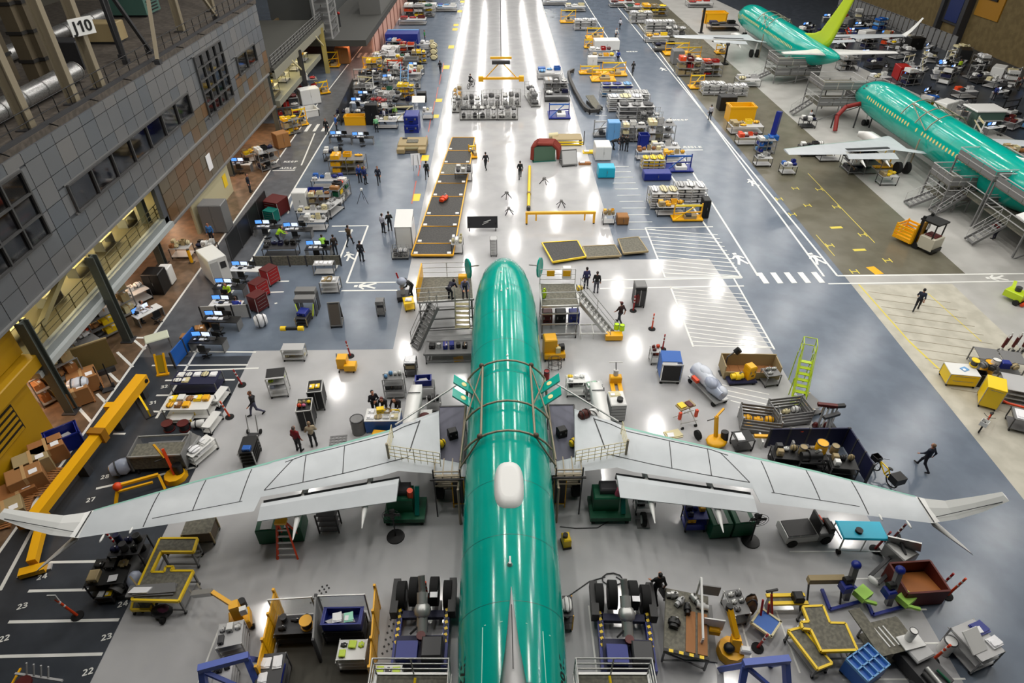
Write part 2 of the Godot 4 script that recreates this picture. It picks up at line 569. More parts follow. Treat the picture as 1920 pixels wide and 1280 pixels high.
# ---------------------------------------------------------------- shell and roof lamps
func build_shell():
	bx(17,-0.5,-332,176,36,1)
	struct("wall_far", mat(Color(0.5,0.5,0.48),0.8))
	bx(17,-0.5,41,176,36,1)
	struct("wall_near", mat(Color(0.5,0.5,0.48),0.8))
	bx(-70,-0.5,-145,1,36,374)
	struct("wall_left", mat(Color(0.4,0.4,0.38),0.8))
	bx(104,-0.5,-145,1,36,374)
	struct("wall_right", mat(Color(0.42,0.4,0.36),0.8))
	bx(17,34,-145,176,0.6,375)
	struct("ceiling", mat(Color(0.45,0.45,0.46),0.9))
	bx(0,0,0,1.0,0.22,2.9)
	bx(0,0.22,0,0.1,3.4,0.1)
	var house = shape(M.ltgrey)
	bx(0,-0.03,0,0.9,0.03,2.8)
	var face = shape(glow(Color(1.0,0.97,0.93),2.0))
	for i in range(2,12):
		for k in 20:
			if k > 10 and (i < 3 or i > 7):
				continue
			var at = V(-37.4 + 8 * i,30.2,-16 - 15.5 * k - 7.5 * (i % 2))
			var t = Node3D.new()
			t.name = numbered("high_bay_lamp")
			add_child(t)
			t.position = at
			tag(t, "white high bay lamp hung in the rows under the hall ceiling", "lamp", "high bay lamps under the ceiling")
			var a = MeshInstance3D.new()
			a.name = "housing"
			a.mesh = house
			t.add_child(a)
			var b = MeshInstance3D.new()
			b.name = "diffuser"
			b.mesh = face
			t.add_child(b)
			var l = AreaLight3D.new()
			l.name = "lamp_light"
			l.area_size = Vector2(0.9,2.8)
			l.light_energy = LAMP
			l.light_color = Color(1.0,0.985,0.96)
			l.area_range = 120
			l.area_attenuation = 2.0
			l.shadow_enabled = true
			t.add_child(l)
			l.position = V(0,-0.06,0)
			l.rotation = V(-PI / 2,0,0)
const LAMP := 80.0
# ---------------------------------------------------------------- office block and mezzanines on the left
func holes_wall(x: float, th: float, z0: float, z1: float, y0: float, y1: float, holes: Array):
	var zs = [z0, z1]
	var ys = [y0, y1]
	for h in holes:
		zs.append_array([h[0], h[1]])
		ys.append_array([h[2], h[3]])
	zs.sort()
	ys.sort()
	for i in zs.size() - 1:
		for j in ys.size() - 1:
			var zc: float = (zs[i] + zs[i + 1]) / 2
			var yc: float = (ys[j] + ys[j + 1]) / 2
			if zs[i + 1] - zs[i] < 0.01 or ys[j + 1] - ys[j] < 0.01:
				continue
			var open = false
			for h in holes:
				if zc > h[0] and zc < h[1] and yc > h[2] and yc < h[3]:
					open = true
			if not open:
				bx(x, ys[j], zc, th, ys[j + 1] - ys[j], zs[i + 1] - zs[i])
func window_grid(n: String, h: Array, cols: int, rows: int, m: Material):
	var w = Node3D.new()
	w.name = n
	add_child(w)
	w.set_meta("kind", "structure")
	var x = -24.52
	for i in cols + 1:
		var z: float = lerpf(h[0], h[1], i / float(cols))
		bx(x, h[2], z,0.12, h[3] - h[2],0.11)
	for j in rows + 1:
		var y: float = lerpf(h[2], h[3], j / float(rows))
		bx(x, y - 0.05, (h[0] + h[1]) / 2,0.14,0.1, h[1] - h[0])
	pt("window_frame", mat(Color(0.3,0.3,0.3),0.4,0.3), w)
	for i in cols:
		for j in rows:
			var z0: float = lerpf(h[0], h[1], i / float(cols)) + 0.05
			var z1: float = lerpf(h[0], h[1], (i + 1) / float(cols)) - 0.05
			var y0: float = lerpf(h[2], h[3], j / float(rows)) + 0.05
			var y1: float = lerpf(h[2], h[3], (j + 1) / float(rows)) - 0.05
			bx(-24.6, y0, (z0 + z1) / 2,0.02, y1 - y0, z1 - z0)
			pt("pane", m, w)
func warm_lamp(at: Vector3, size: Vector2, e: float, c: Color, label: String):
	var t = thing("ceiling_lamp", label, "lamp", at,0, label)
	bx(0,0,0, size.x + 0.06,0.1, size.y + 0.06)
	pt("housing",M.ltgrey, t)
	bx(0,-0.02,0, size.x,0.02, size.y)
	pt("diffuser", glow(c,2.0), t)
	var l = AreaLight3D.new()
	l.name = "lamp_light"
	l.area_size = size
	l.light_energy = e
	l.light_color = c
	l.area_range = 40
	l.area_attenuation = 2.0
	l.shadow_enabled = true
	t.add_child(l)
	l.position = V(0,-0.04,0)
	l.rotation = V(-PI / 2,0,0)
func build_left_building():
	var holes = [[-31.7,-26.5,8.5,12.1],[-52.3,-34.6,8.4,10.0],[-61.3,-55.2,7.2,11.9],[-69.6,-64.1,8.2,9.8]]
	holes_wall(-24.85,0.3,-73,-18,6.3,12.8, holes)
	bx(-24.85,2.95,-57.6,0.3,3.35,28.6)
	var wall = struct("wall_left_office", mat(Color(0.3,0.31,0.33),0.6))
	var tones = []
	for k in 5:
		tones.append(mat(Color(0.40,0.42,0.44).lerp(Color(0.47,0.47,0.47), k / 4.0),0.28,0.35))
	var browns = []
	for k in 4:
		browns.append(mat(Color(0.44,0.40,0.33).lerp(Color(0.47,0.36,0.25), k / 3.0),0.3,0.3))
	var ys = [2.98,4.08,5.18,6.3,7.4,8.45,9.6,10.9,12.2,12.78]
	var z = -72.95
	var i = 0
	while z < -18.2:
		for j in ys.size() - 1:
			if j < 3 and (z < -71.9 or z + 1.45 > -43.2):
				continue
			var segs = [[z + 0.02, z + 1.42, ys[j] + 0.02, ys[j + 1] - 0.02]]
			for h in holes:
				var left = []
				for g in segs:
					if g[1] < h[0] or g[0] > h[1] or g[3] < h[2] or g[2] > h[3]:
						left.append(g)
						continue
					left.append([g[0], g[1], h[3] + 0.1, g[3]])
					left.append([g[0], g[1], g[2], h[2] - 0.14])
					left.append([g[0], h[0] - 0.06, maxf(g[2], h[2]), minf(g[3], h[3])])
					left.append([h[1] + 0.06, g[1], maxf(g[2], h[2]), minf(g[3], h[3])])
				segs = left.filter(func(g): return g[1] - g[0] > 0.1 and g[3] - g[2] > 0.1)
			if segs.is_empty():
				continue
			for g in segs:
				bx(-24.66, g[2], (g[0] + g[1]) / 2,0.1, g[3] - g[2], g[1] - g[0])
			var m: Material = tones[rng.randi() % 5]
			if j < 3 or (j < 5 and z < -50 and rng.randf() < 0.6):
				m = browns[rng.randi() % 4]
			pt("panel", m, wall)
		z += 1.45
		i += 1
	for h in holes:
		bx(-24.64, h[2] - 0.14, (h[0] + h[1]) / 2,0.2,0.12, h[1] - h[0] + 0.3)
		bx(-24.66, h[3] + 0.02, (h[0] + h[1]) / 2,0.12,0.1, h[1] - h[0] + 0.3)
	pt("sill",M.grey, wall)
	bx(-24.55,3.6,-52.6,0.03,1.3,0.9)
	pt("notice",M.paper, wall)
	bx(-24.6,6.2,-45,0.3,0.14,54)
	bx(-24.6,2.85,-57.6,0.3,0.14,28.8)
	pt("lower_edge",M.grey, wall)
	var dark_pane = pane(Color(0.03,0.035,0.045),0.62)
	window_grid("window_1", holes[0],3,3, dark_pane)
	window_grid("window_2", holes[1],7,1, dark_pane)
	window_grid("window_3", holes[2],4,5, dark_pane)
	window_grid("window_4", holes[3],2,1, dark_pane)
	bx(-35,6.0,-45,20,0.3,56)
	struct("floor_office", mat(Color(0.3,0.27,0.24),0.7))
	bx(-30.5,6.3,-45,0.2,6.5,56)
	for k in [-73.2,-53.8,-33.2,-17]:
		bx(-27.7,6.3, k,5.5,6.5,0.2)
	struct("wall_inner_office", mat(Color(0.36,0.31,0.3),0.8))
	for k in 4:
		warm_lamp(V(-27.5,12.5,-28.5 - k * 6.6),Vector2(0.6,1.8),1.6, Color(1,0.8,0.66),["first", "second", "third", "fourth", "fifth", "sixth", "seventh", "eighth", "ninth"][k] + " office ceiling lamp behind the dark windows, counted from the near windows")
	for k in 6:
		var zz = -36.5 - k * 2.6
		desk(V(-26.4,6.3, zz),90,["first", "second", "third", "fourth", "fifth", "sixth", "seventh", "eighth", "ninth"][k] + " office desk behind the long window, counted from its near end", "desks behind the long office window",1.6)
	bx(-35,12.8,-45.2,20.6,0.35,56.5)
	struct("ceiling_office", noisy(Color(0.26,0.235,0.21), Color(0.33,0.3,0.27),0.85,0.15))
	bx(-24.8,13.15,-45.2,0.12,0.22,56.5)
	struct("trim_23",M.dkgrey)
	var rail = thing("roof_railing", "black pipe railing along the roof edge of the tiled office block", "railing",V(-25.0,13.15,-45))
	for k in 38:
		tb(V(0,0,-27.5 + k * 1.47),V(0,1.1,-27.5 + k * 1.47),0.03,5)
		pt("post",M.black, rail)
	for y in [0.55,1.1]:
		tb(V(0, y,-27.5),V(0, y,27),0.03,5)
		pt("rail",M.black, rail)
	for k in 12:
		br(V(0.1,0.02,-26 + k * 4.4),V(1.0,0.06,-25.4 + k * 4.4),0.05)
		pt("hook",M.black, rail)
	var names = [[-34.9,-25.4,0.55, "first tan roof column from the near end of the tiled block roof"],[-39.4,-25.3,0.5, "second tan roof column, just before the column with the sign"],[-42.5,-25.3,0.5, "tan roof column that carries the white sign"],[-58.8,-26.5,0.5, "tan roof column standing behind the tall stair window"],[-67.5,-27,0.5, "tan roof column near the far end of the tiled block roof"]]
	for c in names:
		var t = thing("roof_column", c[3], "column",V(c[1],13.15, c[0]))
		var w: float = c[2]
		bx(-w / 2,0,0,0.08,20.8, w * 0.9)
		bx(w / 2,0,0,0.08,20.8, w * 0.9)
		bx(0,0,0, w,20.8,0.08)
		pt("shaft",M.tube, t)
		bx(0,0,0, w + 0.4,0.06, w + 0.4)
		pt("base_plate",M.dkgrey, t)
	for n in 4:
		var c: Vector3 = [V(-29.25,13.15,-42.94),V(-28.89,13.15,-43.53),V(-32.03,13.15,-44.45),V(-38.9,13.15,-58.8)][n]
		var t = thing("roof_column", "thick brown boxed roof column, " + ["the one before the sign column", "second from the sign column", "at the near duct end", "set back behind the others"][n], "column", c,0, "brown boxed columns on the office roof")
		bx(0,0,0,0.8,20.8,0.7)
		pt("shaft", mat(Color(0.33,0.29,0.22),0.7), t)
		for k in 8:
			bx(0,1.5 + k * 1.6,0,0.95,0.18,0.85)
		pt("band", mat(Color(0.12,0.11,0.1),0.7), t)
	for c in [[V(-24.01,13.45,-48.24),V(-25.5,24,-55.5), "tan diagonal brace leaning away from the sign column"],[V(-25.2,13.45,-63.5),V(-25.6,24,-53.5), "tan diagonal brace leaning towards the sign column"],[V(-25.9,13.45,-51.3),V(-25.3,24,-43.2), "thin dark brace beside the sign column"],[V(-26.3,13.45,-48.4),V(-26.6,34,-49.4), "dark slim mast between the two braces"],[V(-27.3,13.45,-49.9),V(-27.6,34,-49.9), "second dark slim mast between the two braces"]]:
		var t = thing("brace", c[2], "brace", c[0])
		br(Vector3.ZERO, c[1] - c[0],0.22)
		pt("bar",M.tube if "tan" in c[2] else M.dkgrey, t)
		bx(0,-0.3,0,0.4,0.3,0.4)
		pt("foot_plate",M.dkgrey, t)
	var sg = thing("column_sign", "white sign with J10 in black letters on a roof column", "sign",V(-24.9,16.3,-42.3))
	bx(0,0,0,0.06,0.95,1.5,-28)
	pt("plate",M.white, sg)
	text(sg, "lettering", "J10",M.black,0.85,0.03, Basis(Vector3.UP, deg_to_rad(62)),V(0.05,0.48,0.02))
	for c in [[-27.4,-26,-44,0.55, "wide silver air duct lying along the office roof"],[-34.5,-40,-62,0.5, "silver air duct farther back on the office roof"]]:
		var t = thing("air_duct", c[4], "duct",V(c[0],13.8, (c[1] + c[2]) / 2))
		var half: float = absf(c[2] - c[1]) / 2
		tb(V(0,0,-half),V(0,0, half), c[3],14)
		pt("pipe", noisy(Color(0.6,0.6,0.6), Color(0.8,0.8,0.8),0.35,0.8,0.02,0.8), t)
		for k in int(half):
			tb(V(0,0,-half + k * 2),V(0,0,-half + k * 2 + 0.08), c[3] + 0.04,14)
		pt("joint",M.steel, t)
		for k in 4:
			bx(0,-0.65,-half + 1 + k * half * 0.6,0.7,0.65,0.1)
		pt("saddle",M.dkgrey, t)
	for c in [[-29.5,-47.5,2.2,1.6,1.5, "grey air handling box on the roof behind the masts",M.dkgrey],[-31,-55,3,1.3,1.6, "tan air handling box on the roof beyond the masts",M.tan],[-33.5,-66,3.5,1.8,3, "low green roof cabinet at the far end", mat(Color(0.28,0.42,0.38),0.6)],[-33,-36,2.5,1.2,3, "rust brown plant box behind the near roof columns", mat(Color(0.4,0.25,0.18),0.7)]]:
		var t = thing("air_handler", c[5], "plant",V(c[0],13.15, c[1]))
		cbx(0,0.2,0, c[2], c[3], c[4],0.06)
		pt("casing", c[6], t)
		for k in 4:
			bx(c[2] / 2 + 0.02,0.4 + k * 0.25,0,0.04,0.1, c[4] * 0.7)
		pt("louvre",M.black, t)
		bx(0,0,0, c[2] * 0.9,0.2, c[4] * 0.8)
		pt("plinth",M.dkgrey, t)
	holes_wall(-44.5,0.4,-110,-20,13,33,[])
	struct("wall_left_plant", mat(Color(0.26,0.25,0.21),0.8))
	for k in 8:
		var t = thing("green_hoarding",["first", "second", "third", "fourth", "fifth", "sixth", "seventh", "eighth", "ninth"][k] + " green panel on the dark back wall, counted from the near end", "panel",V(-44.2,15.5,-38 - k * 8.5),0, "green panels on the back wall")
		bx(0,0,0,0.12,3.2,4.2)
		pt("sheet", mat(Color(0.1,0.3,0.28),0.5), t)
		bx(0.08,1.55,0,0.05,0.1,4.2)
		pt("batten",M.dkgrey, t)
	bx(-35,3.2,-51.5,20,0.3,49)
	struct("floor_mezzanine", mat(Color(0.33,0.3,0.22),0.7))
	bx(-24.7,2.85,-35.0,0.55,0.35,17.6)
	struct("trim_24", mat(Color(0.68,0.7,0.7),0.4))
	bx(-24.95,3.2,-35.0,0.5,0.42,17.6)
	struct("trim_25", mat(Color(0.5,0.52,0.52),0.45))
	bx(-44.6,0,-60,0.4,13,90)
	struct("wall_left_store", mat(Color(0.55,0.5,0.4),0.8))
	var mr = thing("mezzanine_railing", "dark railing along the mezzanine edge under the tiled office block", "railing",V(-25.3,3.5,-36.2))
	for k in 13:
		tb(V(0,0,-8.7 + k * 1.45),V(0,1.05,-8.7 + k * 1.45),0.035,5)
		pt("post", mat(Color(0.3,0.27,0.14),0.5), mr)
	for y in [0.35,0.7,1.05]:
		tb(V(0, y,-8.7),V(0, y,8.7),0.03,5)
		pt("rail", mat(Color(0.3,0.27,0.14),0.5), mr)
	for c in [[-26.7,-24.3, "dark steel column beside the yellow enclosure"],[-33.3,-24.1, "dark steel column at the corner of the white bay marks"],[-43.0,-25.9, "paired dark steel column where the brown tiles begin"],[-60,-26.2, "dark steel column behind the grey cabinet under the tiled wall"],[-72.6,-25, "dark steel column at the far end of the tiled wall"]]:
		var t = thing("steel_column", c[2], "column",V(c[1],0, c[0]))
		bx(0,0,-0.2,0.5,6.2,0.06)
		bx(0,0,0.2,0.5,6.2,0.06)
		bx(0,0,0,0.06,6.2,0.36)
		pt("shaft", mat(Color(0.3,0.32,0.3),0.5), t)
		bx(0,0,0,0.75,0.06,0.75)
		pt("base_plate",M.dkgrey, t)
	for c in [[V(-25.02,6,-31.86),V(-25.65,3.6,-28), "cream diagonal brace under the tiled office block"]]:
		var t = thing("brace", c[2], "brace", c[0])
		br(Vector3.ZERO, c[1] - c[0],0.3)
		pt("bar", mat(Color(0.6,0.56,0.4),0.5), t)
		bx(0,-0.05,0,0.5,0.1,0.5)
		pt("end_plate",M.dkgrey, t)
	for k in 5:
		warm_lamp(V(-28.5,5.85,-24 - k * 5.5),Vector2(1.2,1.4),26.0, Color(1.0,0.93,0.68),["first", "second", "third", "fourth", "fifth", "sixth", "seventh", "eighth", "ninth"][k] + " warm lamp under the office floor, counted from the yellow enclosure")
	for k in 9:
		warm_lamp(V(-26.6 - (k % 2) * 3.5,3.05,-26 - k * 5.5),Vector2(0.8,1.5),13.0, Color(1.0,0.84,0.7),["first", "second", "third", "fourth", "fifth", "sixth", "seventh", "eighth", "ninth"][k] + " warm lamp under the mezzanine, counted from the yellow enclosure")
	for k in 9:
		desk(V(-27.2 - (k % 2) * 1.6,3.5,-29.2 - k * 1.7),90,["first", "second", "third", "fourth", "fifth", "sixth", "seventh", "eighth", "ninth"][k] + " cream desk on the lit mezzanine, counted from the yellow enclosure", "desks on the mezzanine",1.5, mat(Color(0.72,0.68,0.5),0.5))
	yellow_plant()
	far_mezzanine()
func yellow_plant():
	var ym = mat(Color(0.68,0.52,0.02),0.5)
	var t = thing("yellow_enclosure", "large yellow louvred steel enclosure beside the cartons and the jib beam", "enclosure",V(-26.9,0,-20.6))
	bx(0,0,0,4.6,3.3,9.5)
	pt("body", ym, t)
	cbx(0.1,3.5,-0.2,5.0,0.75,11.6,0.05)
	pt("ledge", ym, t)
	cbx(-0.4,4.3,-0.2,4.6,1.9,11.6,0.1)
	pt("hood", ym, t)
	bx(-0.2,3.28,0,4.5,0.24,9.4)
	pt("recess",M.seam, t)
	for z in [-3.2,0.3,3.6]:
		bx(1.97,4.4, z,0.05,1.6,0.08)
	pt("rib", mat(Color(0.5,0.38,0.02),0.5), t)
	bx(2.31,1.5,-1.0,0.03,1.65,4.6)
	var lv = pt("louvre_recess",M.black, t)
	for k in 5:
		for s in [-2.3,0.0]:
			bx(2.34,1.56 + k * 0.33,-0.95 + s + 1.1,0.07,0.15,2.1)
			pt("louvre", ym, lv)
func far_mezzanine():
	bx(-30,6.0,-86,11.2,0.5,25)
	struct("floor_far_deck", mat(Color(0.28,0.28,0.26),0.8))
	bx(-24.5,5.3,-86,0.3,0.9,25)
	struct("trim_26", mat(Color(0.55,0.54,0.48),0.6))
	bx(-26.5,2.4,-84,4,0.6,21)
	struct("floor_far_store", mat(Color(0.5,0.5,0.45),0.7))
	var r = thing("deck_railing", "grey mesh railing along the upper deck beyond the tiled office block", "railing",V(-24.6,6.5,-86))
	for k in 18:
		tb(V(0,0,-12.4 + k * 1.46),V(0,1.15,-12.4 + k * 1.46),0.04,5)
		pt("post",M.dkgrey, r)
	for y in [0.25,0.5,0.8,1.15]:
		tb(V(0, y,-12.4),V(0, y,12.4),0.035,5)
		pt("rail",M.grey, r)
	for c in [[-96.5, "cream column under the far end of the upper deck"],[-84, "slim dark column under the middle of the upper deck"]]:
		var t = thing("steel_column", c[1], "column",V(-24.4,0, c[0]))
		bx(0,0,-0.22,0.55,5.9,0.08)
		bx(0,0,0.22,0.55,5.9,0.08)
		bx(0,0,0,0.1,5.9,0.4)
		pt("shaft", mat(Color(0.66,0.6,0.36),0.5) if c[0] < -90 else M.dkgrey, t)
		br(V(0,5.6,3.5),V(0,3.6,0),0.16)
		pt("knee_brace",M.cream, t)
	for k in 3:
		warm_lamp(V(-26.8,5.8,-77 - k * 7),Vector2(1.0,1.5),14.0, Color(1.0,0.92,0.66),["first", "second", "third", "fourth", "fifth", "sixth", "seventh", "eighth", "ninth"][k] + " warm lamp under the far upper deck, counted from the tiled block")
	bx(-27,3.2,-122,16.6,0.8,48)
	struct("floor_far_slab", mat(Color(0.24,0.24,0.23),0.8))
	bx(-18.9,0,-127,0.25,3.2,46)
	struct("wall_left_partition", mat(Color(0.8,0.62,0.56),0.7))
	for k in 10:
		bx(-18.72,0,-105 - k * 4.6,0.12,3.2,0.18)
	struct("trim_27", mat(Color(0.55,0.38,0.33),0.6))
	var c = thing("stair_tower", "grey stair tower standing on the dark far slab", "tower",V(-24.5,4.0,-101))
	for k in 9:
		bx(0, k * 1.1,0,2.2,0.08,4.5)
		pt("landing",M.grey, c)
	for s in [[-1,-2.2],[1,-2.2],[-1,2.2],[1,2.2]]:
		bx(s[0],0, s[1],0.18,10,0.18)
		pt("post",M.ltgrey, c)
	for k in 8:
		br(V(1, k * 1.1,2.2),V(1, k * 1.1 + 1.1,-2.2),0.1)
		pt("diagonal",M.grey, c)
	bx(-30,4.0,-118,6,9,30)
	struct("wall_left_far", mat(Color(0.3,0.31,0.31),0.7))
	bx(-20.8,4.0,-128,3.4,3.2,24)
	struct("wall_left_far_block", mat(Color(0.4,0.4,0.39),0.7))
	var red = thing("warning_beacon", "small red beacon on the dark far slab", "beacon",V(-24,4.0,-107))
	lt([[0.12,0],[0.1,1.6],[0.06,1.7]],Vector3.ZERO,8)
	pt("stand",M.dkgrey, red)
	sp(V(0,1.85,0),V(0.22,0.22,0.22))
	pt("lens",M.red, red)
	for k in 3:
		warm_lamp(V(-21.5,3.1,-102 - k * 9),Vector2(0.8,1.5),9.0, Color(1.0,0.72,0.6),["first", "second", "third", "fourth", "fifth", "sixth", "seventh", "eighth", "ninth"][k] + " pinkish lamp under the dark far slab, counted from the cream column")
	bx(-24,0,-108,0.2,3.2,0.2)
	struct("trim_28",M.grey)
	bx(-32,0,-96.6,0.3,6,50)
	struct("wall_left_back_store", mat(Color(0.5,0.42,0.3),0.8))
# ---------------------------------------------------------------- airliners
# local axes: nose tip at the origin, tail towards +z, floor at y = 0
const FUS := [[0.0,0.03,0.03,2.75],[0.25,0.42,0.42,2.78],[0.7,0.75,0.75,2.85],[1.3,1.02,1.04,2.95],[2.1,1.26,1.33,3.06],[3.0,1.47,1.6,3.17],[4.0,1.63,1.78,3.25],[5.2,1.76,1.9,3.3],[6.5,1.85,1.98,3.34],[8.0,1.88,2.0,3.35],[12.0,1.88,2.0,3.35],[16.0,1.88,2.0,3.35],[20.0,1.88,2.0,3.35],[24.0,1.88,2.0,3.35],[26.5,1.86,1.96,3.38],[29.0,1.74,1.8,3.52],[31.5,1.5,1.52,3.78],[34.0,1.15,1.15,4.12],[36.0,0.78,0.8,4.42],[37.5,0.42,0.46,4.66],[38.2,0.14,0.18,4.8]]
func fus_at(s: float) -> Array:
	for i in FUS.size() - 1:
		if s <= FUS[i + 1][0]:
			var t: float = (s - FUS[i][0]) / (FUS[i + 1][0] - FUS[i][0])
			return [lerpf(FUS[i][1],FUS[i + 1][1], t), lerpf(FUS[i][2],FUS[i + 1][2], t), lerpf(FUS[i][3],FUS[i + 1][3], t)]
	return [0.1,0.1,4.8]
func fus_ring(s: float, grow := 0.0, n := 40) -> Array:
	var f = fus_at(s)
	var o = []
	for j in n:
		var t = TAU * j / n
		o.append(V(cos(t) * (f[0] + grow), f[2] + sin(t) * (f[1] + grow), s))
	return o
func fus_pt(s: float, t: float, grow := 0.0) -> Vector3:
	var f = fus_at(s)
	return V(cos(t) * (f[0] + grow), f[2] + sin(t) * (f[1] + grow), s)
# wing outline in local z (nose at z = -37.75 in the hall): x, leading edge, trailing edge
const WING := [[1.5,17.6,18.3],[3.15,17.3,18.25],[3.45,14.05,18.2],[5.0,15.0,18.15],[5.7,15.6,18.5],[8.0,16.75,19.25],[10.55,17.95,20.0],[10.62,18.0,20.75],[13.4,19.3,21.5],[16.75,21.05,22.4]]
func wing_y(x: float) -> float:
	return 2.1 + 0.108 * x
func wing_span_at(x: float) -> Array:
	for i in WING.size() - 1:
		if x <= WING[i + 1][0]:
			var t: float = (x - WING[i][0]) / (WING[i + 1][0] - WING[i][0])
			return [lerpf(WING[i][1], WING[i + 1][1], t), lerpf(WING[i][2], WING[i + 1][2], t)]
	return [21.05,22.4]
func foil(c: float) -> float:
	return 0.6 * (0.2969 * sqrt(c) - 0.126 * c - 0.3516 * c * c + 0.2843 * c * c * c - 0.1015 * c * c * c * c)
func wing_top(x: float, c: float, up := 0.0) -> Vector3:
	var w = wing_span_at(x)
	var ch: float = w[1] - w[0]
	return V(x, wing_y(x) + foil(c) * minf(ch,3.6) * 1.0 + up, w[0] + c * ch)
func wing_rings(side: float) -> Array:
	var rings = []
	for st in WING:
		var ch: float = st[2] - st[1]
		var o = []
		for c in [1.0,0.8,0.6,0.4,0.22,0.1,0.03,0.0]:
			o.append(V(side * st[0], wing_y(st[0]) + foil(c) * minf(ch,3.6), st[1] + c * ch))
		for c in [0.03,0.1,0.3,0.6,0.98]:
			o.append(V(side * st[0], wing_y(st[0]) - foil(c) * minf(ch,3.6) * 0.7 - 0.02, st[1] + c * ch))
		rings.append(o)
	return rings
func wing_line(t: Node3D, side: float, l: Array, w := 0.035):
	for i in l.size() - 1:
		var steps = 6
		for k in steps:
			var a: Array = [lerpf(l[i][0], l[i + 1][0], k / float(steps)), lerpf(l[i][1], l[i + 1][1], k / float(steps))]
			var b: Array = [lerpf(l[i][0], l[i + 1][0], (k + 1) / float(steps)), lerpf(l[i][1], l[i + 1][1], (k + 1) / float(steps))]
			var p = wing_top(a[0], a[1],0.004)
			var q = wing_top(b[0], b[1],0.004)
			br(V(side * p.x, p.y, p.z),V(side * q.x, q.y, q.z), w,0.012)
	pt("panel_seam",M.seam, t)
func slab4(a: Vector3, b: Vector3, c: Vector3, d: Vector3, h: float):
	var dn = V(0,-h,0)
	quad(a, b, c, d)
	quad(a + dn, d + dn, c + dn, b + dn)
	quad(a, a + dn, b + dn, b)
	quad(b, b + dn, c + dn, c)
	quad(c, c + dn, d + dn, d)
	quad(d, d + dn, a + dn, a)
func mirror_x(v: Vector3, s: float) -> Vector3:
	return V(v.x * s, v.y, v.z)
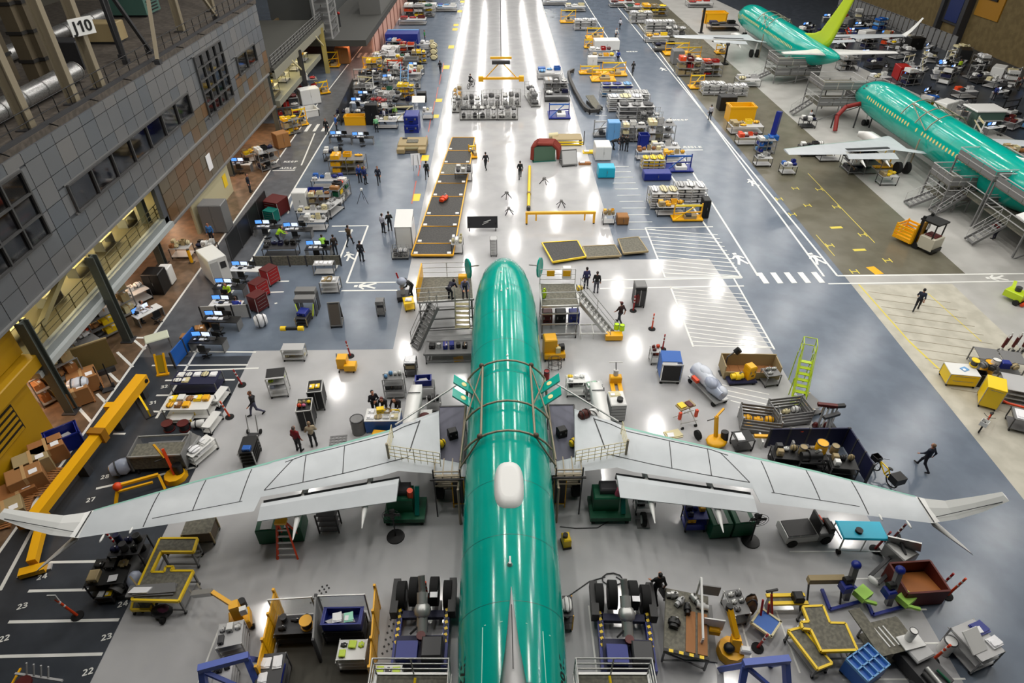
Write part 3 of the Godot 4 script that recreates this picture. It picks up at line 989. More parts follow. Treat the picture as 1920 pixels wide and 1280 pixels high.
func airliner(label: String, at: Vector3, near: bool, fin_mat: Material, windows: bool, tips: Array) -> Node3D:
	var t = thing("airliner", label, "airplane", at)
	var rings = []
	for s in [0.0,0.1,0.25,0.45,0.7,1.0,1.3,1.7,2.1,2.5,3.0,3.5,4.0,4.6,5.2,5.8,6.5,7.2,8.0,12.0,16.0,20.0,24.0,26.5,29.0,31.5,34.0,36.0,37.5,38.2]:
		rings.append(fus_ring(s))
	loft(rings)
	var hull = pt("fuselage",M.teal, t)
	for s in [4.3,6.6,9.2,11.8,14.4,18.4,21.0,23.6,26.2,28.8]:
		loft([fus_ring(s - 0.012,0.0), fus_ring(s - 0.01,0.004), fus_ring(s + 0.01,0.004), fus_ring(s + 0.012,0.0)], true, false)
		pt("skin_joint",M.dkteal, hull)
	loft([fus_ring(1.48,0.0), fus_ring(1.5,0.006), fus_ring(1.54,0.006), fus_ring(1.56,0.0)], true, false)
	pt("radome_joint",M.dkteal, hull)
	for side in [-1,1]:
		for k in 3:
			var s0 = 2.0 + k * 0.55
			var a0 = PI / 2 - side * (0.12 + k * 0.32)
			var a1 = PI / 2 - side * (0.4 + k * 0.32)
			quad(fus_pt(s0, a0,0.01), fus_pt(s0, a1,0.01), fus_pt(s0 + 0.55, a1,0.01), fus_pt(s0 + 0.55, a0,0.01))
			pt("cockpit_window",M.film if near else M.black, hull)
	if windows:
		for side in [-1,1]:
			for k in 44:
				var s0 = 5.4 + k * 0.52
				if k in [18,19,21]:
					continue
				var o = []
				for q in 8:
					var e = TAU * q / 8
					o.append(V(0, sin(e) * 0.2, s0 + cos(e) * 0.13))
				for q in 8:
					var y: float = 3.72 + o[q].y
					var f = fus_at(o[q].z)
					o[q].x = side * (f[0] * sqrt(maxf(0,1 - pow((y - f[2]) / f[1],2))) + 0.012)
					o[q].y = y
				var c = V(o[0].x,3.72, s0)
				for q in 8:
					if side < 0:
						tri(c, o[q], o[(q + 1) % 8])
					else:
						tri(c, o[(q + 1) % 8], o[q])
				pt("cabin_window", mat(Color(0.86,0.8,0.5),0.5), t)
	for side in [-1.0,1.0]:
		loft(wing_rings(side))
		var w = pt("wing",M.wing, t)
		var e = []
		for st in WING:
			if st[0] > 5.5:
				var o = []
				for c in [0.09,0.03,0.0]:
					o.append(V(side * st[0], wing_y(st[0]) + foil(c) * minf(st[2] - st[1],3.6) + 0.006, st[1] + c * (st[2] - st[1]) - 0.006))
				o.append(V(side * st[0], wing_y(st[0]) - 0.06, st[1] + 0.01))
				e.append(o)
		loft(e, false, false)
		pt("leading_edge",M.teal_edge, w)
		var f = []
		for k in 5:
			var x = 4.95 + k * 1.385
			var z0 = lerpf(18.42,20.18, k / 4.0)
			var z1 = lerpf(19.62,21.02, k / 4.0)
			var y = wing_y(x)
			var o = []
			for c in [[0.0,-0.2],[0.06,-0.13],[0.3,-0.12],[1.0,-0.3],[1.0,-0.34],[0.2,-0.34]]:
				o.append(V(side * x, y + c[1], lerpf(z0, z1, c[0])))
			f.append(o)
		loft_flat(f)
		pt("flap",M.wing, w)
		br(mirror_x(V(4.95, wing_y(4.95) - 0.42,18.3), side), mirror_x(V(10.5, wing_y(10.5) - 0.36,20.08), side),0.3,0.1)
		pt("flap_cove",M.seam, w)
		for x in [6.3,9.0]:
			var zz = lerpf(19.5,21.0, (x - 4.95) / 5.5)
			tb(mirror_x(V(x, wing_y(x) - 0.55, zz - 2.0), side), mirror_x(V(x, wing_y(x) - 0.42, zz - 0.5), side),0.1,8,0.2)
			tb(mirror_x(V(x, wing_y(x) - 0.42, zz - 0.5), side), mirror_x(V(x, wing_y(x) - 0.72, zz + 0.95), side),0.2,8,0.02)
			pt("flap_fairing",M.white, w)
		var wl = []
		for c in [[16.75,3.91,21.05,22.4,0.07],[17.0,4.05,21.3,22.45,0.06],[17.3,4.6,21.85,22.75,0.05],[17.65,5.5,22.4,23.1,0.04],[17.98,6.5,22.98,23.4,0.03]]:
			wl.append([V(side * (c[0] - c[4]), c[1], lerpf(c[2], c[3],0.4)),V(side * c[0], c[1], c[2]),V(side * (c[0] + c[4]), c[1] - c[4] * 0.4, lerpf(c[2], c[3],0.4)),V(side * c[0], c[1], c[3])])
		if side in tips:
			loft_flat(wl)
			pt("winglet",M.white, w)
		if near:
			br(mirror_x(V(16.93,4.1,22.25), side), mirror_x(V(17.9,6.3,23.28), side),0.02,0.02)
			br(mirror_x(V(16.8,4.0,21.2), side), mirror_x(V(16.8,4.0,22.42), side),0.03,0.03)
			pt("winglet_seam",M.seam, w)
		if near:
			loft([[mirror_x(V(16.75,3.95,21.9), side), mirror_x(V(16.72,3.85,21.5), side), mirror_x(V(16.8,3.78,21.9), side), mirror_x(V(16.75,3.85,22.5), side)],[mirror_x(V(18.25,3.02,23.1), side), mirror_x(V(18.2,3.0,22.85), side), mirror_x(V(18.28,2.97,23.1), side), mirror_x(V(18.3,3.0,23.3), side)]])
			pt("lower_winglet",M.white, w)
		if near:
			wing_line(w, side,[[5.9,0.16],[9.3,0.13],[10.0,0.2]])
			wing_line(w, side,[[9.7,0.17],[10.5,0.85]])
			wing_line(w, side,[[4.6,0.76],[10.5,0.85]])
			wing_line(w, side,[[9.2,0.13],[9.0,0.83]])
			wing_line(w, side,[[7.6,0.16],[7.4,0.8]])
			wing_line(w, side,[[11.3,0.12],[11.3,0.78]])
			wing_line(w, side,[[13.0,0.1],[13.0,0.8]])
			wing_line(w, side,[[14.6,0.1],[14.6,0.97]])
			wing_line(w, side,[[11.2,0.78],[14.4,0.8]],0.025)
			wing_line(w, side,[[4.3,0.12],[4.6,0.68]],0.05)
			wing_line(w, side,[[4.3,0.14],[5.9,0.16]],0.04)
			for x in [15.0,15.9]:
				sp(mirror_x(V(x, wing_y(x) - 0.02,21.9 + (x - 15.0) * 0.5), side),V(0.05,0.05,0.22),8,4)
				pt("actuator_cap",M.white, w)
		else:
			br(mirror_x(wing_top(5.2,0.86,0.03), side), mirror_x(wing_top(10.2,0.84,0.03), side),0.35,0.04)
			pt("spoiler_bay",M.seam, w)
		loft([[V(side * 4.83 - 0.28,2.2,11.7),V(side * 4.83 + 0.28,2.2,11.7),V(side * 4.83 + 0.28,1.7,11.7),V(side * 4.83 - 0.28,1.7,11.7)],[V(side * 4.83 - 0.34,2.65,13.2),V(side * 4.83 + 0.34,2.65,13.2),V(side * 4.83 + 0.34,1.8,13.2),V(side * 4.83 - 0.34,1.8,13.2)],[V(side * 4.83 - 0.3,2.75,15.2),V(side * 4.83 + 0.3,2.75,15.2),V(side * 4.83 + 0.3,2.2,15.2),V(side * 4.83 - 0.3,2.2,15.2)]])
		var py = pt("engine_pylon",M.white, t)
		br(V(side * 4.83 - 0.33,2.6,12.8),V(side * 4.83 + 0.33,2.6,12.8),0.05,0.03)
		pt("pylon_band",M.seam, py)
		var hz = []
		for c in [[0.9,4.75,33.3,36.6],[3.0,4.98,34.9,37.2],[7.1,5.4,37.4,38.6]]:
			var o = []
			for q in [1.0,0.6,0.25,0.05,0.0]:
				o.append(V(side * c[0], c[1] + foil(q) * (c[3] - c[2]) * 0.8, lerpf(c[2], c[3], q)))
			for q in [0.05,0.25,0.6]:
				o.append(V(side * c[0], c[1] - foil(q) * (c[3] - c[2]) * 0.8, lerpf(c[2], c[3], q)))
			hz.append(o)
		loft(hz)
		pt("tailplane",M.white, t)
		for dx in [-0.43,0.43]:
			tb(V(side * 2.86 + dx - 0.18,0.56,17.4),V(side * 2.86 + dx + 0.18,0.56,17.4),0.56,16)
			pt("main_wheel",M.rubber, t)
		tb(V(side * 2.86,0.56,17.4),V(side * 2.6,2.0,17.3),0.13,8)
		pt("landing_gear_leg",M.white, t)
	for dx in [-0.2,0.2]:
		tb(V(dx - 0.1,0.34,3.6),V(dx + 0.1,0.34,3.6),0.34,14)
		pt("nose_wheel",M.rubber, t)
	tb(V(0,0.34,3.6),V(0,1.8,3.4),0.08,8)
	pt("nose_gear_leg",M.white, t)
	var fin = []
	for c in [[5.2,25.6,34.6,0.24],[5.45,27.4,34.9,0.3],[6.0,29.9,35.3,0.3],[6.6,31.4,35.6,0.26],[9.5,34.0,37.0,0.17],[12.5,36.6,38.4,0.1]]:
		var o = []
		for q in [0.0,0.06,0.2,0.45,0.75,1.0]:
			o.append(V(c[3] * foil(q) * 6.0, c[0], lerpf(c[1], c[2], q)))
		for q in [0.75,0.45,0.2,0.06]:
			o.append(V(-c[3] * foil(q) * 6.0, c[0], lerpf(c[1], c[2], q)))
		fin.append(o)
	loft(fin)
	var fn = pt("tail_fin", fin_mat, t)
	if near:
		br(V(0,5.45,26.4),V(0,5.95,28.7),0.03,0.03)
		pt("fillet_seam",M.seam, fn)
		var fl = []
		for c in [[25.7,0.02,0.02],[26.6,0.14,0.12],[27.6,0.25,0.3],[28.6,0.4,0.55],[30.0,0.62,0.95]]:
			var f = fus_at(c[0])
			var y: float = f[2] + f[1]
			fl.append([V(-c[1], y - 0.12, c[0]),V(-c[1] * 0.55, y + c[2] * 0.5, c[0]),V(0, y + c[2], c[0]),V(c[1] * 0.55, y + c[2] * 0.5, c[0]),V(c[1], y - 0.12, c[0])])
		loft(fl)
		pt("fin_fairing",M.ltgrey, fn)
		var ov = []
		for k in 7:
			var a = PI / 2 * k / 6.0
			var o = []
			for j in 28:
				var tt = TAU * j / 28
				var cx = signf(cos(tt)) * pow(absf(cos(tt)),0.7)
				var cz = signf(sin(tt)) * pow(absf(sin(tt)),0.7)
				o.append(V(cx * 0.6 * (0.55 + 0.45 * cos(a)),5.12 + sin(a) * 0.44,21.3 + cz * 1.22 * (0.62 + 0.38 * cos(a))))
			ov.append(o)
		loft(ov)
		pt("antenna_fairing",M.white, t).set_meta("label", "white oval fairing")
		lt([[0.0,0.16],[0.05,0.14],[0.09,0.06],[0.11,0.0]],V(-0.03,5.32,24.85),12)
		pt("beacon",M.alu, t)
		bx(-0.02,5.3,24.75,0.06,0.18,0.3)
		pt("blade_antenna",M.white, t)
		for c in [[0.05,3.2],[-0.2,5.0],[-0.2,7.3],[0.15,7.1],[0.05,13.2]]:
			var f = fus_at(c[1])
			sp(V(c[0], f[2] + f[1], c[1]),V(0.06,0.05,0.08),8,4)
			pt("roof_fitting",M.white, t)
		for c in [[-0.9,-0.3,26.9,26.9],[0.45,1.25,26.95,27.15],[-0.95,-0.95,26.95,31.0],[1.0,1.0,27.1,30.6]]:
			var f = fus_at(c[2])
			var a = V(c[0], f[2] + f[1] * sqrt(1 - pow(c[0] / f[0],2)) + 0.004, c[2])
			var g = fus_at(c[3])
			var b = V(c[1], g[2] + g[1] * sqrt(1 - pow(c[1] / g[0],2)) + 0.004, c[3])
			br(a, b,0.03,0.01)
			pt("tape_line", mat(Color(0.6,0.85,0.78),0.5), t)
		for side in [-1,1]:
			var a = 0.46
			var nrm = V(side * cos(a), sin(a),0)
			var right = V(0,0,1) * (1 if side < 0 else -1)
			var upv = nrm.cross(right)
			text(t, "registration", "N7201S", mat(Color(0.02,0.12,0.12),0.5),0.5,0.012, Basis(right, upv, nrm), fus_pt(28.4, (PI - a) if side < 0 else a,0.004))
	return t
func build_aircraft():
	var me = airliner("teal airliner with a white oval roof fairing on the white floor",V(0.22,0,-37.75), true,M.wing_grey, false,[-1.0,1.0])
	for side in [-1,1]:
		var o = []
		for k in 2:
			var l = []
			for q in 12:
				var e = TAU * q / 12
				l.append(V(side * (2.3 + k * 0.1 - cos(e) * 0.2),3.4 + sin(e) * 0.75,1.6 + cos(e) * 0.35))
			o.append(l)
		loft(o)
		pt("entry_door",M.teal, me)
		br(V(side * 1.6,4.2,2.6),V(side * 2.3,3.6,1.7),0.06)
		pt("door_hinge",M.steel, me)
		for k in 4:
			quad(fus_pt(2.4 + k * 0.5, PI / 2 - side * 0.95,0.012), fus_pt(2.9 + k * 0.5, PI / 2 - side * 0.95,0.012), fus_pt(2.9 + k * 0.5, PI / 2 - side * 1.25,0.012), fus_pt(2.4 + k * 0.5, PI / 2 - side * 1.25,0.012))
		pt("window_masking",M.white, me)
		for k in 2:
			var z = 14.75 + k * 0.95
			var pa = V(side * 1.55,4.4, z - 0.28)
			var pb = V(side * 2.55,4.95, z - 0.62)
			var dz = V(0.0,0,0.56)
			slab4(pa, pb, pb + dz, pa + dz,0.1)
			var hatch = pt("overwing_hatch",M.teal, me)
			var c = (pa + pb) / 2 + dz / 2
			xf = Transform3D(Basis(V(0,0,1), side * 0.5), c + V(0,0.012,0))
			lt([[0.0,0.02],[0.13,0.015],[0.14,0.0]],Vector3.ZERO,10)
			xf = Transform3D()
			pt("hatch_window", mat(Color(0.9,0.87,0.6),0.4), hatch)
	airliner("teal airliner with yellow windows beside the dark olive lane, its tail out of view",V(42.3,0,-76.5), false,M.white, true,[])
	airliner("teal airliner with a lime green tail fin behind the other two",V(42.3,0,-121.5), false,M.lime, true,[1.0])
# ---------------------------------------------------------------- people
var body_cache = {}
func smin(a: float, b: float, k: float) -> float:
	var h = maxf(k - absf(a - b),0.0) / k
	return minf(a, b) - h * h * k * 0.25
# surface nets over tapered capsules: [a, b, radius a, radius b, region] -> [points, normals, regions, indices]
func nets(bones: Array, cell: float, k: float) -> Array:
	var lo = Vector3.ONE * 99.0
	var hi = -lo
	for b in bones:
		var r = maxf(b[2], b[3]) + cell * 2.5
		lo = lo.min(b[0] - Vector3.ONE * r).min(b[1] - Vector3.ONE * r)
		hi = hi.max(b[0] + Vector3.ONE * r).max(b[1] + Vector3.ONE * r)
	var nx = int((hi.x - lo.x) / cell) + 2
	var ny = int((hi.y - lo.y) / cell) + 2
	var nz = int((hi.z - lo.z) / cell) + 2
	var f = PackedFloat32Array()
	f.resize(nx * ny * nz)
	f.fill(1.0)
	var best = PackedFloat32Array()
	best.resize(nx * ny * nz)
	best.fill(9.0)
	var reg = PackedByteArray()
	reg.resize(nx * ny * nz)
	for b in bones:
		var a: Vector3 = b[0]
		var ab: Vector3 = b[1] - a
		var l2 = maxf(ab.length_squared(),1e-9)
		var ra: float = b[2]
		var rb: float = b[3]
		var pad = maxf(ra, rb) + maxf(k, cell * 2.0)
		var l: Vector3 = (a.min(b[1]) - Vector3.ONE * pad - lo) / cell
		var h: Vector3 = (a.max(b[1]) + Vector3.ONE * pad - lo) / cell
		for z in range(maxi(0, int(l.z)), mini(nz, int(h.z) + 2)):
			for y in range(maxi(0, int(l.y)), mini(ny, int(h.y) + 2)):
				for x in range(maxi(0, int(l.x)), mini(nx, int(h.x) + 2)):
					var p = lo + V(x, y, z) * cell - a
					var t = clampf(p.dot(ab) / l2,0.0,1.0)
					var d = (p - ab * t).length() - lerpf(ra, rb, t)
					var i = (z * ny + y) * nx + x
					f[i] = smin(f[i], d, k)
					if d < best[i]:
						best[i] = d
						reg[i] = b[4]
	var ids = {}
	var vs = PackedVector3Array()
	var rs = PackedByteArray()
	var ix = PackedInt32Array()
	var off = [0,1, nx, nx + 1, nx * ny, nx * ny + 1, nx * ny + nx, nx * ny + nx + 1]
	var pos = [V(0,0,0),V(1,0,0),V(0,1,0),V(1,1,0),V(0,0,1),V(1,0,1),V(0,1,1),V(1,1,1)]
	var edges = [[0,1],[2,3],[4,5],[6,7],[0,2],[1,3],[4,6],[5,7],[0,4],[1,5],[2,6],[3,7]]
	for z in nz - 1:
		for y in ny - 1:
			var base = (z * ny + y) * nx
			for x in nx - 1:
				var i = base + x
				if f[i] > cell * 1.8 or f[i] < -cell * 1.8:
					continue
				var s = f[i] < 0.0
				var any = false
				for o in off:
					if (f[i + o] < 0.0) != s:
						any = true
						break
				if not any:
					continue
				var c = Vector3.ZERO
				var n = 0
				for e in edges:
					var d0 = f[i + off[e[0]]]
					var d1 = f[i + off[e[1]]]
					if (d0 < 0.0) != (d1 < 0.0):
						c += pos[e[0]].lerp(pos[e[1]], d0 / (d0 - d1))
						n += 1
				ids[i] = vs.size()
				vs.append(lo + (V(x, y, z) + c / n) * cell)
				rs.append(reg[i])
	var ax = [[1, nx, nx * ny],[nx, nx * ny,1],[nx * ny,1, nx]]
	for i in ids:
		for e in ax:
			var d0 = f[i]
			var d1 = f[i + e[0]]
			if (d0 < 0.0) == (d1 < 0.0):
				continue
			var q = [i, i - e[1], i - e[1] - e[2], i - e[2]]
			if not (ids.has(q[1]) and ids.has(q[2]) and ids.has(q[3])):
				continue
			var a: int = ids[q[0]]
			var b: int = ids[q[1]]
			var c: int = ids[q[2]]
			var d: int = ids[q[3]]
			if d0 < 0.0:
				ix.append_array(PackedInt32Array([a, c, b, a, d, c]))
			else:
				ix.append_array(PackedInt32Array([a, b, c, a, c, d]))
	var ns = PackedVector3Array()
	ns.resize(vs.size())
	for t in range(0, ix.size(),3):
		var n = (vs[ix[t + 2]] - vs[ix[t]]).cross(vs[ix[t + 1]] - vs[ix[t]])
		for j in 3:
			ns[ix[t + j]] += n
	for t in ns.size():
		ns[t] = ns[t].normalized()
	return [vs, ns, rs, ix]
func pose(n: String) -> Dictionary:
	var d = {"pelvis": V(0,0.95,0), "chest": V(0,1.31,0), "neck": V(0,1.5,0.01), "head": V(0,1.56,0.02),
		"sh": [V(-0.18,1.42,0),V(0.18,1.42,0)], "el": [V(-0.245,1.14,-0.03),V(0.245,1.14,-0.03)], "wr": [V(-0.25,0.9,0.05),V(0.25,0.9,0.05)],
		"hip": [V(-0.09,0.92,0),V(0.09,0.92,0)], "kn": [V(-0.11,0.5,0.02),V(0.11,0.5,0.02)], "an": [V(-0.12,0.09,-0.03),V(0.12,0.09,-0.03)], "toe": [V(-0.15,0.045,0.14),V(0.15,0.045,0.14)]}
	if n == "walk":
		d.kn = [V(-0.09,0.52,0.2),V(0.09,0.5,-0.08)]
		d.an = [V(-0.09,0.1,0.3),V(0.09,0.17,-0.42)]
		d.toe = [V(-0.1,0.07,0.48),V(0.1,0.045,-0.29)]
		d.el = [V(-0.25,1.16,-0.16),V(0.25,1.16,0.1)]
		d.wr = [V(-0.24,0.93,-0.12),V(0.22,0.97,0.28)]
	elif n == "reach":
		d.pelvis = V(0,0.93,-0.1)
		d.chest = V(0,1.22,0.16)
		d.neck = V(0,1.36,0.3)
		d.head = V(0,1.39,0.36)
		d.sh = [V(-0.18,1.3,0.24),V(0.18,1.3,0.24)]
		d.el = [V(-0.24,1.08,0.4),V(0.24,1.08,0.4)]
		d.wr = [V(-0.16,0.98,0.62),V(0.16,0.98,0.62)]
		d.hip = [V(-0.09,0.91,-0.1),V(0.09,0.91,-0.1)]
	elif n == "bend":
		d.pelvis = V(0,0.9,-0.18)
		d.chest = V(0,1.0,0.22)
		d.neck = V(0,1.02,0.42)
		d.head = V(0,0.99,0.48)
		d.sh = [V(-0.18,1.0,0.33),V(0.18,1.0,0.33)]
		d.el = [V(-0.22,0.74,0.42),V(0.22,0.74,0.42)]
		d.wr = [V(-0.14,0.6,0.6),V(0.14,0.6,0.6)]
		d.hip = [V(-0.09,0.88,-0.18),V(0.09,0.88,-0.18)]
	elif n == "fold":
		d.el = [V(-0.27,1.15,0.04),V(0.27,1.15,0.04)]
		d.wr = [V(-0.04,1.18,0.22),V(0.04,1.14,0.24)]
		d.kn[0] = V(-0.12,0.5,0.06)
	elif n == "sit":
		d.pelvis = V(0,0.55,0)
		d.chest = V(0,0.92,0.05)
		d.neck = V(0,1.1,0.08)
		d.head = V(0,1.15,0.11)
		d.sh = [V(-0.18,1.02,0.06),V(0.18,1.02,0.06)]
		d.el = [V(-0.25,0.78,0.16),V(0.25,0.78,0.16)]
		d.wr = [V(-0.18,0.78,0.42),V(0.18,0.78,0.42)]
		d.hip = [V(-0.09,0.53,0.02),V(0.09,0.53,0.02)]
		d.kn = [V(-0.14,0.52,0.42),V(0.14,0.52,0.42)]
		d.an = [V(-0.14,0.09,0.4),V(0.14,0.09,0.4)]
		d.toe = [V(-0.15,0.045,0.56),V(0.15,0.045,0.56)]
	elif n == "ride":
		d.pelvis = V(0,0.98,-0.28)
		d.chest = V(0,1.36,-0.12)
		d.neck = V(0,1.54,-0.07)
		d.head = V(0,1.6,-0.04)
		d.sh = [V(-0.18,1.46,-0.1),V(0.18,1.46,-0.1)]
		d.el = [V(-0.25,1.22,0.08),V(0.25,1.22,0.08)]
		d.wr = [V(-0.24,1.08,0.3),V(0.24,1.08,0.3)]
		d.hip = [V(-0.09,0.96,-0.26),V(0.09,0.96,-0.26)]
		d.kn = [V(-0.12,0.82,0.14),V(0.12,0.66,0.12)]
		d.an = [V(-0.12,0.46,0.02),V(0.12,0.26,-0.02)]
		d.toe = [V(-0.13,0.42,0.18),V(0.13,0.23,0.14)]
	return d
func body_mesh(pn_: String) -> Array:
	if body_cache.has(pn_):
		return body_cache[pn_]
	var d = pose(pn_)
	var b = []
	b.append([d.pelvis + V(-0.06,0,0), d.pelvis + V(0.06,0,0),0.115,0.115,2])
	b.append([d.pelvis.lerp(d.chest,0.25), d.chest,0.13,0.14,1])
	b.append([d.chest + V(-0.07,0,0), d.chest + V(0.07,0,0),0.125,0.125,1])
	b.append([d.sh[0].lerp(d.sh[1],0.08), d.sh[1].lerp(d.sh[0],0.08),0.075,0.075,1])
	b.append([d.chest.lerp(d.neck,0.6), d.head,0.06,0.055,0])
	for s in 2:
		b.append([d.sh[s], d.el[s],0.062,0.05,1])
		b.append([d.el[s], d.wr[s],0.046,0.034,4])
		b.append([d.hip[s], d.kn[s],0.095,0.065,2])
		b.append([d.kn[s], d.an[s],0.065,0.048,2])
		b.append([d.an[s] + V(0,-0.02,-0.01), d.toe[s],0.05,0.042,3])
	var out = nets(b,0.027,0.05)
	if not body_cache.has("hand"):
		var h = [[V(-0.025,-0.01,0),V(-0.026,-0.085,0),0.019,0.02,0],[V(0.005,-0.01,0),V(0.006,-0.09,0.0),0.021,0.02,0],[V(0.028,-0.02,0),V(0.03,-0.08,0),0.018,0.018,0],[V(0,0.03,0),V(0,-0.02,0),0.027,0.027,0]]
		for q in 4:
			var x = -0.036 + q * 0.024
			var l: float = [0.062,0.075,0.07,0.054][q]
			h.append([V(x,-0.085,0),V(x * 1.08,-0.085 - l * 0.55,0.008),0.0098,0.009,0])
			h.append([V(x * 1.08,-0.085 - l * 0.55,0.008),V(x * 1.1,-0.085 - l,0.026),0.009,0.0075,0])
		h.append([V(-0.03,-0.03,0.008),V(-0.062,-0.065,0.022),0.013,0.011,0])
		h.append([V(-0.062,-0.065,0.022),V(-0.066,-0.098,0.032),0.011,0.009,0])
		body_cache["hand"] = nets(h,0.0062,0.008)
		var hd = [[V(0,0.14,-0.025),V(0,0.145,0.015),0.085,0.08,0],[V(0,0.06,0.035),V(0,0.09,0.02),0.045,0.062,0],[V(0,0.03,0.06),V(0,0.06,0.055),0.026,0.035,0],[V(0,0.1,0.093),V(0,0.072,0.112),0.009,0.015,0],
			[V(-0.03,0.125,0.082),V(0.03,0.125,0.082),0.012,0.012,0],[V(-0.02,0.045,0.088),V(0.02,0.045,0.088),0.008,0.008,5],[V(-0.084,0.11,-0.012),V(-0.088,0.075,-0.004),0.014,0.01,0],[V(0.084,0.11,-0.012),V(0.088,0.075,-0.004),0.014,0.01,0],
			[V(0,0.0,0.0),V(0,0.05,0.0),0.055,0.05,0]]
		for s in [-1,1]:
			hd.append([V(s * 0.03,0.106,0.086),V(s * 0.032,0.106,0.086),0.0085,0.0085,6])
		body_cache["head"] = nets(hd,0.009,0.018)
	var vs: PackedVector3Array = out[0]
	var ns: PackedVector3Array = out[1]
	var rs: PackedByteArray = out[2]
	var ix: PackedInt32Array = out[3]
	var add = []
	var hp: Vector3 = (d.head - d.neck).normalized()
	var tilt = Basis.looking_at(-V(0,-hp.z * 0.3,1).normalized(),Vector3.UP)
	add.append(["head", Transform3D(tilt, d.head)])
	for s in 2:
		var dir: Vector3 = (d.wr[s] - d.el[s]).normalized()
		var y = -dir
		var x = Vector3.RIGHT
		if absf(y.x) > 0.9:
			x = Vector3.UP
		var z = x.cross(y).normalized()
		x = y.cross(z).normalized()
		var bs = Basis(x, y, z)
		if s == 1:
			bs = Basis(-x, y, z)
		add.append(["hand", Transform3D(bs, d.wr[s] + dir * 0.02)])
	for a in add:
		var m: Array = body_cache[a[0]]
		var k = vs.size()
		var t: Transform3D = a[1]
		for p in m[0]:
			vs.append(t * p)
		for p in m[1]:
			ns.append((t.basis * p).normalized())
		rs.append_array(m[2])
		var flip: bool = t.basis.determinant() < 0
		for i in range(0, m[3].size(),3):
			if flip:
				ix.append_array(PackedInt32Array([k + m[3][i], k + m[3][i + 2], k + m[3][i + 1]]))
			else:
				ix.append_array(PackedInt32Array([k + m[3][i], k + m[3][i + 1], k + m[3][i + 2]]))
	body_cache[pn_] = [vs, ns, rs, ix, d]
	return body_cache[pn_]
var cloth: StandardMaterial3D
func person(at: Vector3, turn: float, po: String, shirt: Color, legs: Color, hair: Color, label: String, sleeves := true, cap := "") -> Node3D:
	var t = thing("person", label, "person", at, turn)
	var b = body_mesh(po)
	if cloth == null:
		cloth = StandardMaterial3D.new()
		cloth.vertex_color_use_as_albedo = true
		cloth.roughness = 0.75
	var cols = [Color(0.72,0.5,0.4), shirt, legs, Color(0.06,0.06,0.07), shirt if sleeves else Color(0.72,0.5,0.4), Color(0.55,0.3,0.28), Color(0.12,0.1,0.1)]
	pv = b[0].duplicate()
	pn = b[1].duplicate()
	pi = b[3].duplicate()
	pc.resize(pv.size())
	for i in pv.size():
		pc[i] = cols[b[2][i]].srgb_to_linear()
	pt("body", cloth, t)
	var d: Dictionary = b[4]
	var o: Vector3 = d.head
	xf = Transform3D(Basis(), o)
	sp(V(0,0.155,-0.022),V(0.092,0.088,0.1),12,8)
	sp(V(0,0.11,-0.045),V(0.088,0.09,0.075),10,6)
	pt("hair", mat(hair,0.7), t)
	if cap:
		lt([[0.1,0.16],[0.098,0.2],[0.07,0.245],[0.0,0.258]],V(0,0,-0.015),12)
		bx(0,0.165,0.12,0.14,0.012,0.09)
		pt("cap",M.yellow2 if cap == "yellow" else M.dkred if cap == "red" else M.navy, t)
	xf = Transform3D()
	return t
